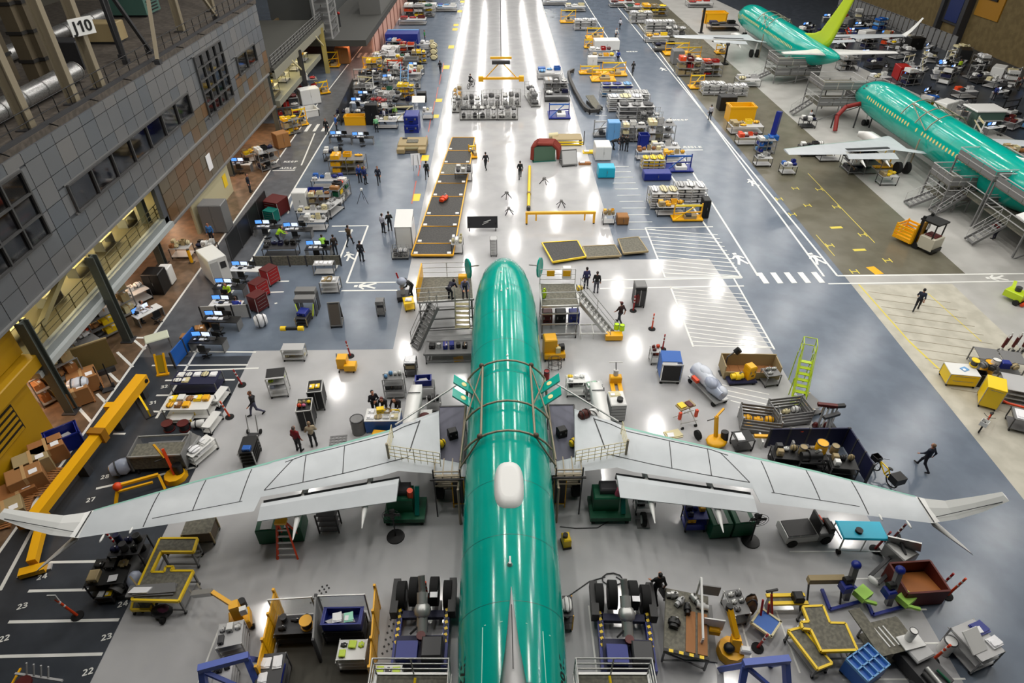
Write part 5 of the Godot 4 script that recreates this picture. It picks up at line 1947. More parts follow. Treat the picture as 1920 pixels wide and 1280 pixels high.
func wing_fences():
	for s in [-1.0,1.0]:
		var where = "on the wing root beside the blue topped table" if s < 0 else "on the wing root facing the white cabinet"
		var t = thing("wing_fence", "cream tubular fence with netting " + where, "fence",V(0.22 + s * 4.0,2.55,-20.6))
		var w = [V(-s * 0.9,0.0,0.7),V(s * 1.5,0.2,0.35),V(s * 1.45,0.25,-0.9)]
		railing(t, w,0.9,M.cream,4,0.02)
		for k in 9:
			var p: Vector3 = w[0].lerp(w[1], k / 8.0)
			tb(p, p + V(0,0.88,0),0.012,4)
			pt("net_cord",M.cream, t)
		tb(w[1] + V(0,0,0), w[1] + V(0,1.0,0),0.06,6)
		pt("corner_post",M.tube, t)
		tb(V(-s * 1.6,0.9,-4.1),V(s * 1.4,0.55,-1.5),0.05,6)
		pt("front_tube",M.alu, t)
		var a = thing("access_stand", "dark steel access stand between fuselage and wing " + ("on the blue table side" if s < 0 else "on the white cabinet side"), "stand",V(0.22 + s * 2.75,0,-19.9))
		for k in 5:
			bx(0,0.5 + k * 0.5,-0.5 + k * 0.28,1.1,0.05,0.3)
			pt("step",M.tube, a)
		for x in [-0.6,0.6]:
			br(V(x,0.1,-0.8),V(x,2.7,0.85),0.07)
			pt("stringer",M.dkgrey, a)
			bx(x,0,0.85,0.06,3.3,0.06)
			pt("post",M.dkgrey, a)
		for k in 4:
			br(V(-0.6,2.2 + k * 0.32,0.85),V(0.6,2.2 + k * 0.32,0.85),0.05)
			pt("rung",M.tube, a)
			br(V(-0.6 + k * 0.4,2.75,-0.3),V(-0.6 + k * 0.4,2.75,0.85),0.05)
			pt("grating_bar",M.tube, a)
		br(V(-0.75,2.75,0.95),V(0.75,2.75,0.95),0.09)
		pt("edge_bar",M.black, a)
		var d = platform([V(0.22 + s * 2.15,0,-24.6),V(0.22 + s * 3.55,0,-24.6),V(0.22 + s * 3.4,0,-20.6),V(0.22 + s * 2.15,0,-20.6)],1.9, "grey work deck in the angle between fuselage and wing " + ("near the maroon reel" if s < 0 else "near the brown bag"), mat(Color(0.36,0.36,0.42),0.6),M.dkgrey)
		item("bundle",M.yellow2, local(d, s * 0.45,1.9,0.9),V(0.5,0.5,0.4),40, "yellow bag on the grey work deck " + ("by the maroon reel" if s < 0 else "by the brown bag"), "bag")
		item("case",M.black, local(d,-s * 0.1,1.9,0.2),V(0.45,0.5,0.4),20, "black case on the grey work deck " + ("by the maroon reel" if s < 0 else "by the brown bag"), "case")
		var bd = thing("guard_board", "black board with yellow frame behind the wing root " + ("next to the maroon mat" if s < 0 else "next to the coiled hose"), "board",F(-2.12,-19.59) if s < 0 else F(2.66,-19.49))
		bx(0,0.3,0,0.5,1.9,0.06)
		pt("board",M.black, bd)
		for x in [-0.27,0.27]:
			bx(x,0.0,0,0.05,2.25,0.09)
			pt("upright",M.yellow, bd)
		for y in [0.25,2.18]:
			bx(0, y,0,0.56,0.06,0.09)
			pt("cross_bar",M.yellow, bd)
func mid_left():
	var t: Node3D
	t = thing("step_unit", "yellow two level step unit on casters by the red post", "step",F(-9.41,-30.07),0)
	casters(t,1.0,0.8)
	cbx(-0.25,0.18,-0.1,0.6,0.75,0.6)
	pt("upper_step",M.yellow, t)
	cbx(0.25,0.18,0.15,0.7,0.4,0.55)
	pt("lower_step",M.yellow, t)
	tb(V(-0.55,0.2,0.2),V(-0.6,1.0,-0.3),0.025)
	pt("handle",M.dkgrey, t)
	stanchion(F(-9.47,-31.32),0, "red post with black base behind the yellow step unit",M.red,1.15,-0.1)
	t = cart(F(-12.83,-31.17),0, "grey wire trolley of yellow packs below the yellow ended roller",1.35,0.7,0.95,3,M.alu,M.ltgrey)
	goods(t, shelf_y(0.95,3,0),1.2,0.5,5,["bundle", "tote"],[M.yellow2,M.tan,M.cream], "yellow wrapped pack on the wire trolley under the roller", "pack",0.35)
	t = thing("roller", "black roller with yellow ends laid across the grey wire trolley", "roller",F(-13.26,-32.93) + V(0,0.95,0.1))
	tb(V(-0.6,0.16,0),V(0.6,0.16,0),0.12,12)
	pt("core",M.black, t)
	for s in [-1,1]:
		tb(V(s * 0.38,0.16,0),V(s * 0.72,0.16,0),0.16,12)
		pt("end",M.yellow2, t)
	t = cart(F(-12.89,-27.91),8, "tall grey cart with dark top tray and yellow packs beside the black cabinets",1.05,0.8,1.5,4,M.alu,M.ltgrey)
	slab4(V(-0.5,1.62,-0.4),V(0.5,1.62,-0.4),V(0.5,1.52,0.25),V(-0.5,1.52,0.25),0.1)
	pt("top_tray",M.black, t)
	goods(t, shelf_y(1.5,4,2),0.9,0.6,4,["bundle"],[M.yellow2,M.lime], "yellow strap pack on the tall grey cart", "pack",0.3)
	goods(t, shelf_y(1.5,4,1),0.9,0.6,4,["case", "tote"],[M.grey,M.ltgrey,M.plastic], "grey parts case on the tall grey cart", "case",0.25)
	for a in [[F(-10.43,-26.87), "black curtain cabinet with yellow pads on top, farther of the pair",M.black],[F(-10.66,-25.37), "black curtain cabinet with a tray of colourful rags on top",M.black]]:
		t = thing("curtain_cabinet", a[1], "cabinet", a[0],8)
		casters(t,0.8,1.0)
		cbx(0,0.18,0,0.76,1.25,1.0,0.02)
		pt("body",M.black, t)
		for s in [[-1,-1],[1,-1],[-1,1],[1,1]]:
			bx(s[0] * 0.39,0.14, s[1] * 0.5,0.045,1.34,0.045)
			pt("post",M.alu, t)
		bx(0,0.18,0.51,0.03,1.2,0.03)
		pt("zip",M.alu, t)
		for s in [-1,1]:
			bx(s * 0.39,1.44,0,0.05,0.05,1.05)
			bx(0,1.44, s * 0.5,0.8,0.05,0.05)
		pt("top_rim",M.alu, t)
		if "pads" in a[1]:
			goods(t,1.45,0.6,0.4,2,["sheet"],[M.yellow2], "yellow pad on the farther black curtain cabinet", "pad",0.1)
		else:
			goods(t,1.45,0.7,0.5,5,["bundle"],[mat(Color(0.85,0.45,0.6)),M.yellow2,M.orange,M.tan], "bunched pink or yellow rag on the nearer black cabinet", "rag",0.25)
	person(F(-13.76,-26.15),-60, "walk", Color(0.08,0.08,0.1), Color(0.3,0.3,0.38), Color(0.35,0.22,0.12), "person with brown hair in a black jacket walking past the tool trolleys")
	person(F(-10.71,-23.4),160, "stand", Color(0.45,0.03,0.05), Color(0.12,0.12,0.14), Color(0.35,0.3,0.28), "person in a red jacket chatting above the wing edge")
	person(F(-10,-23.72),200, "fold", Color(0.66,0.6,0.5), Color(0.1,0.1,0.12), Color(0.5,0.42,0.32), "person in a beige jacket standing next to the red jacket")
	t = thing("foam_mat", "grey punched mat lying on white floor beside the chatting pair", "mat",F(-8.81,-24.01),6)
	for i in 5:
		bx(-0.4 + i * 0.2,0,0,0.09,0.03,0.9)
		pt("strip",M.grey, t)
		bx(0,0.012,-0.4 + i * 0.2,0.9,0.03,0.09)
		pt("strip",M.grey, t)
	t = rack(F(-6.18,-27.59),2, "grey mesh rack with white and blue bags on top near the table of workers",1.15,0.6,1.5,4,1,M.ltgrey,M.grey)
	goods(t, shelf_y(1.5,4,3),1.0,0.5,5,["bundle"],[M.white,M.blue,M.ltblue], "white and blue bag on the mesh rack", "bag",0.35)
	goods(t, shelf_y(1.5,4,1),1.0,0.4,4,["tote", "carton"],[M.grey,M.dkgrey,M.cream], "grey bin low in the mesh rack of bags", "bin",0.28)
	t = cart(F(-4.48,-27.55),4, "grey cart with a large blue bin beside the mesh rack of bags",1.2,0.75,0.95,2,M.alu,M.grey)
	item("tote",M.blue, local(t,0,0.95,-0.05),V(0.9,0.4,0.55),4, "blue bin of white parts on the grey cart near the fuselage", "bin")
	t = cart(F(-3.84,-26.38),4, "low grey cart with small white packs behind the maroon reel",0.8,0.6,0.8,2,M.alu,M.grey)
	goods(t,0.8,0.7,0.5,3,["bundle", "case"],[M.white,M.lime,M.black], "white pack on the low grey cart behind the maroon reel", "pack",0.3)
	t = cart(F(-5.46,-29.58),0, "white topped cart of spotted sheets beside the nose stair",0.7,0.8,1.05,3,M.dkgrey,M.dkgrey)
	item("sheet",M.paper, local(t,0,1.06,0),V(0.62,0.1,0.7),0, "stack of printed sheets on the cart beside the nose stair", "paper")
	item("tote",M.tan, local(t,0, shelf_y(1.05,3,1),0.05),V(0.55,0.28,0.6),0, "tan bin inside the white topped cart", "bin")
	t = thing("work_table", "blue fronted work table strewn with white papers where workers stand", "table",F(-6.46,-25.08),0)
	cbx(0,0.88,0,1.9,0.06,1.0,0.015)
	pt("table_top",M.white, t)
	bx(0,0.1,0.48,1.86,0.78,0.05)
	pt("front_panel",M.blue2, t)
	for s in [-1,1]:
		bx(s * 0.9,0,-0.45,0.06,0.88,0.06)
		pt("leg",M.grey, t)
		bx(s * 0.9,0.0,0.0,0.05,0.88,0.95)
		pt("side_panel",M.blue2, t)
	goods(t,0.94,1.7,0.85,8,["sheet", "bundle", "tote", "sheet"],[M.paper,M.cream,M.tan,M.white], "white paper pack on the blue fronted work table", "paper",0.14)
	item("case",M.yellow2, local(t,-0.15,0.94,-0.2),V(0.4,0.3,0.3),10, "yellow case in the middle of the blue fronted table", "case")
	item("case",M.yellow, local(t,-0.1,0.05,0.95),V(0.8,0.45,0.5),-8, "yellow case on the floor before the blue fronted table", "case")
	item("drum",M.grey, local(t,-1.35,0,0.35),V(0.75,1.0,0.75),0, "grey waste bin at the end of the blue fronted table", "bin")
	person(local(t,-0.65,0,-1.0),30, "fold", Color(0.04,0.04,0.05), Color(0.06,0.06,0.08), Color(0.07,0.06,0.05), "person all in black standing behind the blue fronted table")
	person(local(t,-0.1,0,-0.95),0, "reach", Color(0.08,0.06,0.1), Color(0.07,0.07,0.1), Color(0.1,0.05,0.04), "person in dark top with a maroon cap at the blue fronted table", true, "red")
	person(local(t,0.65,0,-0.9),-10, "reach", Color(0.12,0.05,0.07), Color(0.07,0.07,0.1), Color(0.08,0.06,0.05), "person in dark red top at the blue fronted table near the white pylon")
	for k in 2:
		chair(local(t,-0.1 + k * 0.75,0,-0.45),180,["yellow backed chair in front of the maroon cap worker", "yellow backed chair in front of the dark red worker"][k],M.yellow2)
	item("spool",M.dkred,V(-4.12,1,-24.43),V(0.6,0.4,0.6),0, "maroon hose reel before the wing root", "reel")
	t = cart(F(-4.26,-25.04),0, "white cart carrying the maroon hose reel before the wing root",0.9,0.7,0.98,2,M.white,M.white)
	item("bundle",M.white,V(-3.61,0.9,-24.32),V(1.0,0.5,0.5),20, "white plastic wrap heap beside the maroon reel", "wrap")
	item("bundle",M.yellow2,F(-3.43,-23.63),V(0.7,0.8,0.6),60, "yellow bag on the dark mat under the hatches", "bag")
	t = thing("drafting_rack", "grey double topped rack with lime straps and blue books on the blue floor", "rack",F(-13.16,-35.42),0)
	for k in 2:
		cbx(-0.1 + k * 0.1,1.3 - k * 0.15,-1.3 + k * 0.75,1.35,0.3,0.6,0.03)
		pt("top_box",M.grey, t)
		for s in [-1,1]:
			bx(s * 0.6,0,-1.3 + k * 0.75,0.05,1.3,0.5)
			pt("side_frame",M.dkgrey, t)
	br(V(-0.6,1.1,-0.2),V(-0.3,0.3,0.35),0.06)
	pt("strap",M.lime, t)
	br(V(0.6,1.1,-0.2),V(0.55,0.4,0.2),0.06)
	pt("strap",M.lime, t)
	t = cart(F(-13.17,-34.99),-6, "low wooden slatted cart with a blue and white binder",0.8,1.1,0.7,3,M.tan,M.dkgrey)
	item("case",M.blue, local(t,0,0.7,-0.1),V(0.6,0.25,0.7),-12, "blue and white binder case on the slatted cart", "binder")
	t = rack(F(-12.18,-38.91),0, "low grey table rack with trays by the walkway sign",1.3,0.9,0.95,3,1,M.grey,M.ltgrey)
	goods(t,0.95,1.1,0.7,3,["sheet", "tote"],[M.ltgrey,M.tan,M.white], "paper tray on the low grey table rack", "tray",0.15)
	t = rack(F(-13.15,-41.36),0, "grey table with white folders behind the low grey table rack",1.5,0.7,0.9,2,1,M.grey,M.ltgrey)
	goods(t,0.9,1.3,0.5,4,["sheet"],[M.paper,M.yellow2], "white folder on the grey table behind the rack", "folder",0.1)
	a_frame(F(-10.95,-34.76),4, "grey wire mesh panel stand on the blue floor",0.8,0.9,1.75,M.grey, mat(Color(0.36,0.33,0.3),0.6))
	t = cart(F(-8.15,-35.82),0, "narrow grey drawer cart standing alone on the blue floor",0.55,0.55,1.25,5,M.grey,M.grey)
	item("tote",M.dkgrey, local(t,0, shelf_y(1.25,5,2),0),V(0.42,0.2,0.42),0, "dark bin in the narrow grey drawer cart", "bin")
	t = thing("drill_unit", "grey drilling unit with hoses beside the nose platform and yellow cart", "machine",F(-6.88,-37.76),10)
	casters(t,0.9,0.9,0.12)
	bx(0,0.2,0,0.9,0.25,0.9)
	pt("base",M.dkgrey, t)
	tb(V(0,0.4,0),V(0,1.5,-0.1),0.16,10)
	pt("column",M.ltgrey, t)
	sp(V(0,1.5,0.1),V(0.35,0.3,0.3),9,6)
	pt("head",M.plastic, t)
	path([V(0.2,1.5,0),V(0.55,1.1,0.2),V(0.4,0.5,0.3)],0.05)
	pt("hose",M.black, t)
	tb(V(-0.2,1.6,-0.2),V(-0.3,2.0,-0.3),0.06)
	pt("lamp_arm",M.red, t)
	person(F(-6.35,-38.09),-60, "reach", Color(0.05,0.05,0.06), Color(0.08,0.08,0.1), Color(0.06,0.05,0.05), "person in black working at the drilling unit")
	t = cart(F(-6.34,-36.55),15, "yellow bent tray cart before the drilling unit",0.7,0.9,0.7,2,M.yellow2,M.yellow2)
	item("sheet",M.paper, local(t,0,0.72,0),V(0.45,0.1,0.4),0, "white pad on the yellow bent tray cart", "paper")
	t = cart(F(-13.01,-22.88),4, "grey stacked tool trolley with black trays above the wing",0.75,1.2,1.1,5,M.alu,M.black)
	item("case",M.blue2, local(t,0.05,1.1,0.35),V(0.4,0.15,0.3),0, "small blue case on the stacked tool trolley", "case")
	t = thing("hand_truck", "black and silver folding hand truck behind the stacked tool trolley", "hand truck",F(-13.46,-24.74),0)
	br(V(-0.25,0.2,0.1),V(-0.25,1.2,-0.2),0.05)
	br(V(0.25,0.2,0.1),V(0.25,1.2,-0.2),0.05)
	pt("frame",M.alu, t)
	bx(0,0.05,0.25,0.6,0.05,0.4)
	pt("toe_plate",M.dkgrey, t)
	for s in [-1,1]:
		tb(V(s * 0.3,0.14,0),V(s * 0.38,0.14,0),0.14,10)
		pt("wheel",M.rubber, t)
func brief(s: String) -> String:
	var w = Array(s.replace(",", "").split(" ")).slice(0,9)
	while w[-1] in ["the", "a", "of", "at", "with", "and", "by", "in", "on", "beside", "before", "under", "behind", "below", "above", "wide"]:
		w.pop_back()
	return " ".join(PackedStringArray(w))
# cart with goods on its top and lower shelf
func C(at: Vector3, turn: float, label: String, w: float, d: float, h: float, n: int, fm: Material, sm: Material, gl := "", cat := "", kinds := [], ms := [], cnt := 3, hm := 0.3) -> Node3D:
	var t = cart(at, turn, label, w, d, h, n, fm, sm)
	if gl != "":
		gl = gl.split(" on ")[0]
		goods(t, shelf_y(h, n, n - 1), w * 0.9, d * 0.85, cnt, kinds, ms, gl + " on " + brief(label), cat, hm)
		if n > 2:
			goods(t, shelf_y(h, n, n - 2), w * 0.85, d * 0.8, maxi(1, cnt - 1), kinds, ms, gl + " low in " + brief(label), cat, minf(hm, (h - 0.22) / (n - 1) * 0.8))
	return t
# thing made of one lot of bars (pairs of points) and boxes, each a part of its own: [part name, material, "b"/"t"/"x", numbers]
func make(called: String, label: String, cat: String, at: Vector3, turn: float, parts: Array, sc := 1.0) -> Node3D:
	var t = thing(called, label, cat, at, turn)
	for p in parts:
		var a: Array = p[3]
		if p[2] == "x":
			bx(a[0] * sc, a[1] * sc, a[2] * sc, a[3] * sc, a[4] * sc, a[5] * sc, a[6] if a.size() > 6 else 0.0)
		elif p[2] == "c":
			cbx(a[0] * sc, a[1] * sc, a[2] * sc, a[3] * sc, a[4] * sc, a[5] * sc,0.05)
		elif p[2] == "b":
			br(V(a[0], a[1], a[2]) * sc,V(a[3], a[4], a[5]) * sc, a[6] * sc, (a[7] if a.size() > 7 else a[6]) * sc)
		elif p[2] == "t":
			tb(V(a[0], a[1], a[2]) * sc,V(a[3], a[4], a[5]) * sc, a[6] * sc,10, (a[7] if a.size() > 7 else a[6]) * sc)
		elif p[2] == "w":
			tb(V(a[0] - 0.07, a[1], a[2]) * sc,V(a[0] + 0.07, a[1], a[2]) * sc, a[3] * sc,12)
		elif p[2] == "s":
			sp(V(a[0], a[1], a[2]) * sc,V(a[3], a[4], a[5]) * sc,10,6)
		pt(p[0], p[1], t)
	return t
func mid_right():
	var t: Node3D
	t = cart(F(4.24,-27.56),0, "white shelf cart with yellow gloves on top beside the fuselage hatches",1.1,0.7,1.15,3,M.white,M.white)
	goods(t,1.17,1.0,0.6,4,["bundle", "sheet"],[M.yellow2,M.paper,M.white], "yellow glove pack on the white shelf cart", "glove",0.16)
	goods(t, shelf_y(1.15,3,1),0.9,0.5,4,["case", "tote"],[M.black,M.tan,M.dkgrey], "dark case inside the white shelf cart", "case",0.3)
	make("vacuum_drum", "silver vacuum drum on casters beside the white shelf cart", "drum",F(5.12,-27.36),0,[["body",M.alu, "t",[0,0.15,0,0,0.8,0,0.32]],["lid",M.steel, "t",[0,0.8,0,0,0.98,0,0.3,0.16]],["hose",M.black, "t",[0.3,0.5,0,0.6,0.1,0.4,0.05]],["caster",M.rubber, "w",[-0.25,0.08,0.1,0.08]],["caster",M.rubber, "w",[0.25,0.08,0.1,0.08]]])
	make("pallet_truck", "yellow pallet truck with silver pump beside the white cabinet", "pallet truck",F(6.7,-27.98),0,[["fork",M.yellow, "x",[-0.22,0.1,0.1,0.24,0.1,1.3]],["fork",M.yellow, "x",[0.22,0.1,0.1,0.24,0.1,1.3]],["body",M.yellow, "c",[0,0.1,-0.45,0.7,0.5,0.4]],["pump",M.alu, "t",[0,0.5,-0.5,0,0.95,-0.55,0.15]],["handle",M.black, "b",[0,0.9,-0.55,0,1.3,-0.85,0.05]],["grip",M.white, "b",[-0.4,1.3,-0.85,0.4,1.3,-0.85,0.04]],["wheel",M.rubber, "w",[0,0.1,-0.6,0.1]]])
	t = make("cabinet", "white topped grey cabinet of flat drawers carrying a dark hat", "cabinet",F(6.3,-25.74),2,[["body",M.grey, "x",[0,0.1,0,0.85,1.15,1.15]],["top",M.white, "c",[0,1.25,0,0.9,0.06,1.2]],["plinth",M.dkgrey, "x",[0,0,0,0.75,0.1,1.05]]])
	for k in 5:
		bx(0,0.15 + k * 0.215,0.59,0.8,0.17,0.03)
		pt("drawer",M.ltgrey, t)
	item("drum",M.black, local(t,0.1,1.31,0.25),V(0.34,0.2,0.34),0, "dark hat on the white topped cabinet", "hat")
	item("sheet",M.cream, local(t,-0.1,1.31,-0.3),V(0.6,0.06,0.4),8, "colourful sheets on the white topped cabinet", "paper")
	item("bundle", mat(Color(0.3,0.1,0.06)),V(4.08,2.5,-22.93),V(0.6,0.6,0.5),30, "brown bag at the wing root near the engine pylon", "bag")
	item("bundle",M.white,V(4.58,2.4,-23.21),V(0.5,0.5,0.5),60, "white bag beside the brown bag at the wing root", "bag")
	C(F(5.25,-27.22),8, "grey wire cage cart with green glass panels in front of the engine pylon",1.0,0.7,1.0,3,M.grey,M.ltgrey, "pale green panel pack", "panel",["sheet"],[mat(Color(0.55,0.7,0.6)),M.ltgrey],3,0.15)
	C(F(9.42,-30.4),0, "small steel trolley of red parts beside the blue curtain cart",0.6,0.7,1.0,3,M.alu,M.ltgrey, "red machine part on the small steel trolley", "part",["part", "bundle"],[M.dkred,M.orange,M.black],3)
	t = make("curtain_cart", "large cart with blue canopy and black curtain front", "cart",F(9.95,-28.87),-4,[["caster",M.rubber, "w",[-0.5,0.1,0.5,0.1]],["caster",M.rubber, "w",[0.5,0.1,0.5,0.1]],["caster",M.rubber, "w",[-0.5,0.1,-0.5,0.1]],["caster",M.rubber, "w",[0.5,0.1,-0.5,0.1]],["curtain",M.black, "x",[0,0.25,0.58,1.05,1.15,0.03]],["side_curtain",M.blue2, "x",[-0.58,0.3,0,0.03,1.2,1.1]],["side_curtain",M.blue2, "x",[0.58,0.3,0,0.03,1.2,1.1]],["canopy",M.blue2, "b",[0,1.62,-0.55,0,1.5,0.35,1.15,0.05]],["base",M.alu, "x",[0,0.2,0,1.2,0.08,1.2]]])
	for s in [[-1,-1],[1,-1],[-1,1],[1,1]]:
		bx(s[0] * 0.6,0.2, s[1] * 0.6,0.05,1.35,0.05)
		pt("post",M.alu, t)
	br(V(-0.6,1.5,0.6),V(0.6,1.5,0.6),0.06)
	pt("front_bar",M.alu, t)
	stanchion(F(10.2,-31.61),0, "dark red post behind the cart with blue canopy",M.red,1.15)
	stanchion(F(9.95,-33.79),0, "orange post standing alone beside the white hatching",M.orange,1.2)
	stanchion(F(9.07,-35.91),0, "red post in front of the tall black cabinet",M.red,1.2)
	t = make("curtain_cabinet", "tall black cabinet cart with a red tool bag near the hatching", "cabinet",F(9.53,-36.62),0,[["body",M.black, "c",[0,0.15,-0.1,0.75,1.5,0.9]],["shelf_front",M.dkgrey, "x",[0,0.2,0.36,0.7,1.2,0.02]],["zip",M.alu, "x",[0,0.2,0.38,0.04,1.25,0.03]],["post",M.alu, "x",[-0.38,0.1,0.36,0.04,1.4,0.04]],["post",M.alu, "x",[0.38,0.1,0.36,0.04,1.4,0.04]],["bag",M.dkred, "s",[-0.2,0.8,0.45,0.16,0.4,0.1]],["top_tray",M.grey, "c",[0,1.65,-0.1,0.8,0.08,0.9]]])
	casters(t,0.75,0.8)
	person(F(6.13,-38.82),190, "stand", C8(0x2a2a52), C8(0x202030), C8(0x150f0c), "person in a dark blue jacket at the head of the slanting stair")
	person(F(6.79,-38.24),170, "stand", C8(0x0a0a0c), C8(0x50505a), C8(0x3a3230), "person in a black coat and grey trousers beside the blue jacket")
	person(F(7.88,-34.37),210, "walk", C8(0x2b1210), C8(0x2a2a34), C8(0x1a1210), "person in dark maroon with a red cap striding past the stair foot", false, "red")
	t = make("wrapped_engine", "long silver machine wrapped in clear film on a grey dolly", "engine",F(11.95,-27.54),22,[["dolly",M.alu, "x",[0,0.3,0,0.9,0.1,2.6]],["wheel",M.rubber, "w",[-0.4,0.14,1.1,0.14]],["wheel",M.rubber, "w",[0.4,0.14,1.1,0.14]],["wheel",M.rubber, "w",[-0.4,0.14,-1.1,0.14]],["wheel",M.rubber, "w",[0.4,0.14,-1.1,0.14]],["casing",M.film, "t",[0,0.85,-1.3,0,0.85,0.3,0.42]],["casing",M.plastic, "t",[0,0.8,0.3,0,0.75,1.25,0.46,0.3]],["film_fold",M.film, "s",[0.1,1.1,-0.6,0.35,0.25,0.6]],["film_fold",M.plastic, "s",[-0.15,1.05,0.35,0.35,0.3,0.5]],["film_fold",M.film, "s",[0.1,0.9,1.0,0.3,0.25,0.4]],["hinge",M.orange, "x",[-0.6,0.7,-0.5,0.2,0.2,0.5]]])
	t = make("crate", "long open tan crate with empty plank floor behind the yellow gear", "crate",F(14.88,-29.16),-3,[["floor",M.wood, "x",[0,0.12,0,3.2,0.06,1.15]],["rear_wall",M.tan, "x",[0,0.1,-0.6,3.3,0.95,0.06]],["front_wall",M.tan, "x",[0,0.1,0.6,3.3,0.5,0.06]],["end_wall",M.tan, "x",[-1.62,0.1,0,0.06,0.9,1.2]],["end_wall",M.tan, "x",[1.62,0.1,0,0.06,0.9,1.2]],["runner",M.dkgrey, "x",[0,0,0.4,3.2,0.1,0.1]],["runner",M.dkgrey, "x",[0,0,-0.4,3.2,0.1,0.1]]])
	for k in 6:
		bx(-1.35 + k * 0.54,0.18,0,0.5,0.02,1.1)
		pt("plank",M.wood, t)
	make("work_lamp", "black work lamp on a stand at the corner of the tan crate", "lamp",F(13.39,-29.19),0,[["pole",M.dkgrey, "t",[0,0,0,0,1.3,0,0.04]],["arm",M.dkgrey, "b",[0,1.3,0,0.5,1.55,-0.2,0.06]],["head",M.black, "t",[0.5,1.45,-0.2,0.7,1.7,-0.2,0.2]],["base",M.dkgrey, "x",[0,0,0,0.5,0.06,0.5]]])
	t = make("dolly", "flat blue dolly carrying yellow gear before the tan crate", "dolly",F(14.18,-28.49),3,[["bed",M.navy, "c",[0,0.16,0,1.7,0.14,0.9]],["wheel",M.rubber, "w",[-0.7,0.1,0.35,0.1]],["wheel",M.rubber, "w",[0.7,0.1,0.35,0.1]],["wheel",M.rubber, "w",[-0.7,0.1,-0.35,0.1]],["wheel",M.rubber, "w",[0.7,0.1,-0.35,0.1]]])
	item("part",M.yellow2, local(t,-0.3,0.3,0.1),V(0.8,0.55,0.6),5, "lime yellow pump with silver port on the blue dolly", "pump")
	item("case",M.yellow, local(t,0.45,0.3,0),V(0.5,0.9,0.55),20, "upright yellow case on the blue dolly", "case")
	t = thing("rolling_stair", "lime green rolling stair at the end of the tan crate", "stair",F(17.15,-27.43),160)
	stairs(t,V(0,0.1,-1.4),V(0,2.2,0.4),0.7,M.lime,M.lime,8)
	railing(t,[V(-0.35,2.2,0.4),V(-0.35,2.2,1.1),V(0.35,2.2,1.1),V(0.35,2.2,0.4)],1.0,M.lime)
	for s in [[-0.4,1.0],[0.4,1.0],[-0.4,-0.4],[0.4,-0.4]]:
		br(V(s[0],0.05, s[1]),V(s[0],2.2 if s[1] > 0 else 1.3, s[1]),0.05)
		pt("leg",M.lime, t)
	C(F(15.81,-28.26),10, "grey mesh cart of silver tubes behind the lime stair",0.9,0.8,0.9,2,M.grey,M.grey, "silver tube part", "part",["part"],[M.alu,M.ltgrey],3)
	t = make("folding_stand", "white and orange folding stand with striped tray", "stand",F(10.07,-25.15),15,[["leg",M.white, "b",[-0.5,0.1,-0.4,0.3,1.0,0.2,0.05]],["leg",M.white, "b",[0.5,0.1,-0.4,-0.3,1.0,0.2,0.05]],["leg",M.white, "b",[-0.5,0.1,0.5,-0.2,0.9,-0.2,0.05]],["leg",M.white, "b",[0.5,0.1,0.5,0.2,0.9,-0.2,0.05]],["tray",M.tan, "x",[0,1.0,-0.2,1.0,0.08,0.5,10]],["pad",M.yellow2, "x",[-0.25,1.08,-0.2,0.35,0.08,0.4,10]],["pad",M.dkred, "x",[0.2,1.08,-0.2,0.3,0.06,0.4,10]],["bracket",M.orange, "x",[-0.5,0.5,0.2,0.14,0.5,0.14]],["bracket",M.orange, "x",[0.5,0.45,0.2,0.14,0.5,0.14]],["wheel",M.rubber, "w",[0.4,0.07,0.5,0.07]],["wheel",M.rubber, "w",[-0.4,0.07,0.5,0.07]],["cross_bar",M.alu, "b",[-0.5,0.35,0.4,0.5,0.35,0.4,0.04]]])
	make("hoist", "yellow wheeled hoist with bent arm beside the dark cart at the wing edge", "hoist",F(11.31,-23.52),20,[["base",M.yellow, "s",[0,0.25,0.1,0.6,0.22,0.5]],["mast",M.yellow, "b",[0,0.3,0,-0.05,1.7,-0.3,0.16]],["arm",M.yellow, "b",[-0.05,1.7,-0.3,0.5,1.9,-0.5,0.1]],["wheel",M.rubber, "w",[-0.7,0.28,-0.6,0.28]],["pump",M.black, "t",[0.4,0.3,0.2,0.4,0.8,0.1,0.2]],["handle",M.dkgrey, "b",[-0.3,1.2,-0.6,0.3,1.2,-0.6,0.04]]])
	C(F(12.59,-23.18),8, "dark topped trolley with red hose at the wing edge",0.95,0.8,0.85,2,M.dkgrey,M.black, "white sheet", "paper",["sheet"],[M.paper],1,0.05)
	item("sheet",M.cream,F(9.22,-24.15),V(0.9,0.12,0.6),12, "cream mat with red cloth lying by the wing edge", "mat")
	for a in [[F(13.98,-24.66),-12, "grey slatted stillage with a yellow tube inside, at the hatching corner"],[F(15.82,-25.25),8, "grey slatted stillage full of cream packs below the lime stair"]]:
		t = thing("stillage", a[2], "stillage", a[0], a[1])
		bx(0,0.12,0,2.0,0.08,1.3)
		pt("floor",M.grey, t)
		for s in [-1,1]:
			for k in 4:
				bx(0,0.22 + k * 0.22, s * 0.64,2.0,0.14,0.04)
				pt("slat",M.grey, t)
				bx(s * 1.0,0.22 + k * 0.22,0,0.04,0.14,1.28)
				pt("slat",M.grey, t)
			for x in [-1,1]:
				bx(x * 0.98,0, s * 0.62,0.08,1.15,0.08)
				pt("post",M.ltgrey, t)
		goods(t,0.2,1.7,1.0,4,["bundle", "part"],[M.yellow] if a[1] < 0 else [M.cream,M.white,M.tan], ("yellow tube in the slatted stillage at the hatching corner" if a[1] < 0 else "cream pack in the slatted stillage below the stair"), "part",0.45)
	C(F(17.29,-25.94),20, "grey plank cart with yellow edge next to the red and white props",0.8,1.2,0.7,2,M.yellow,M.grey)
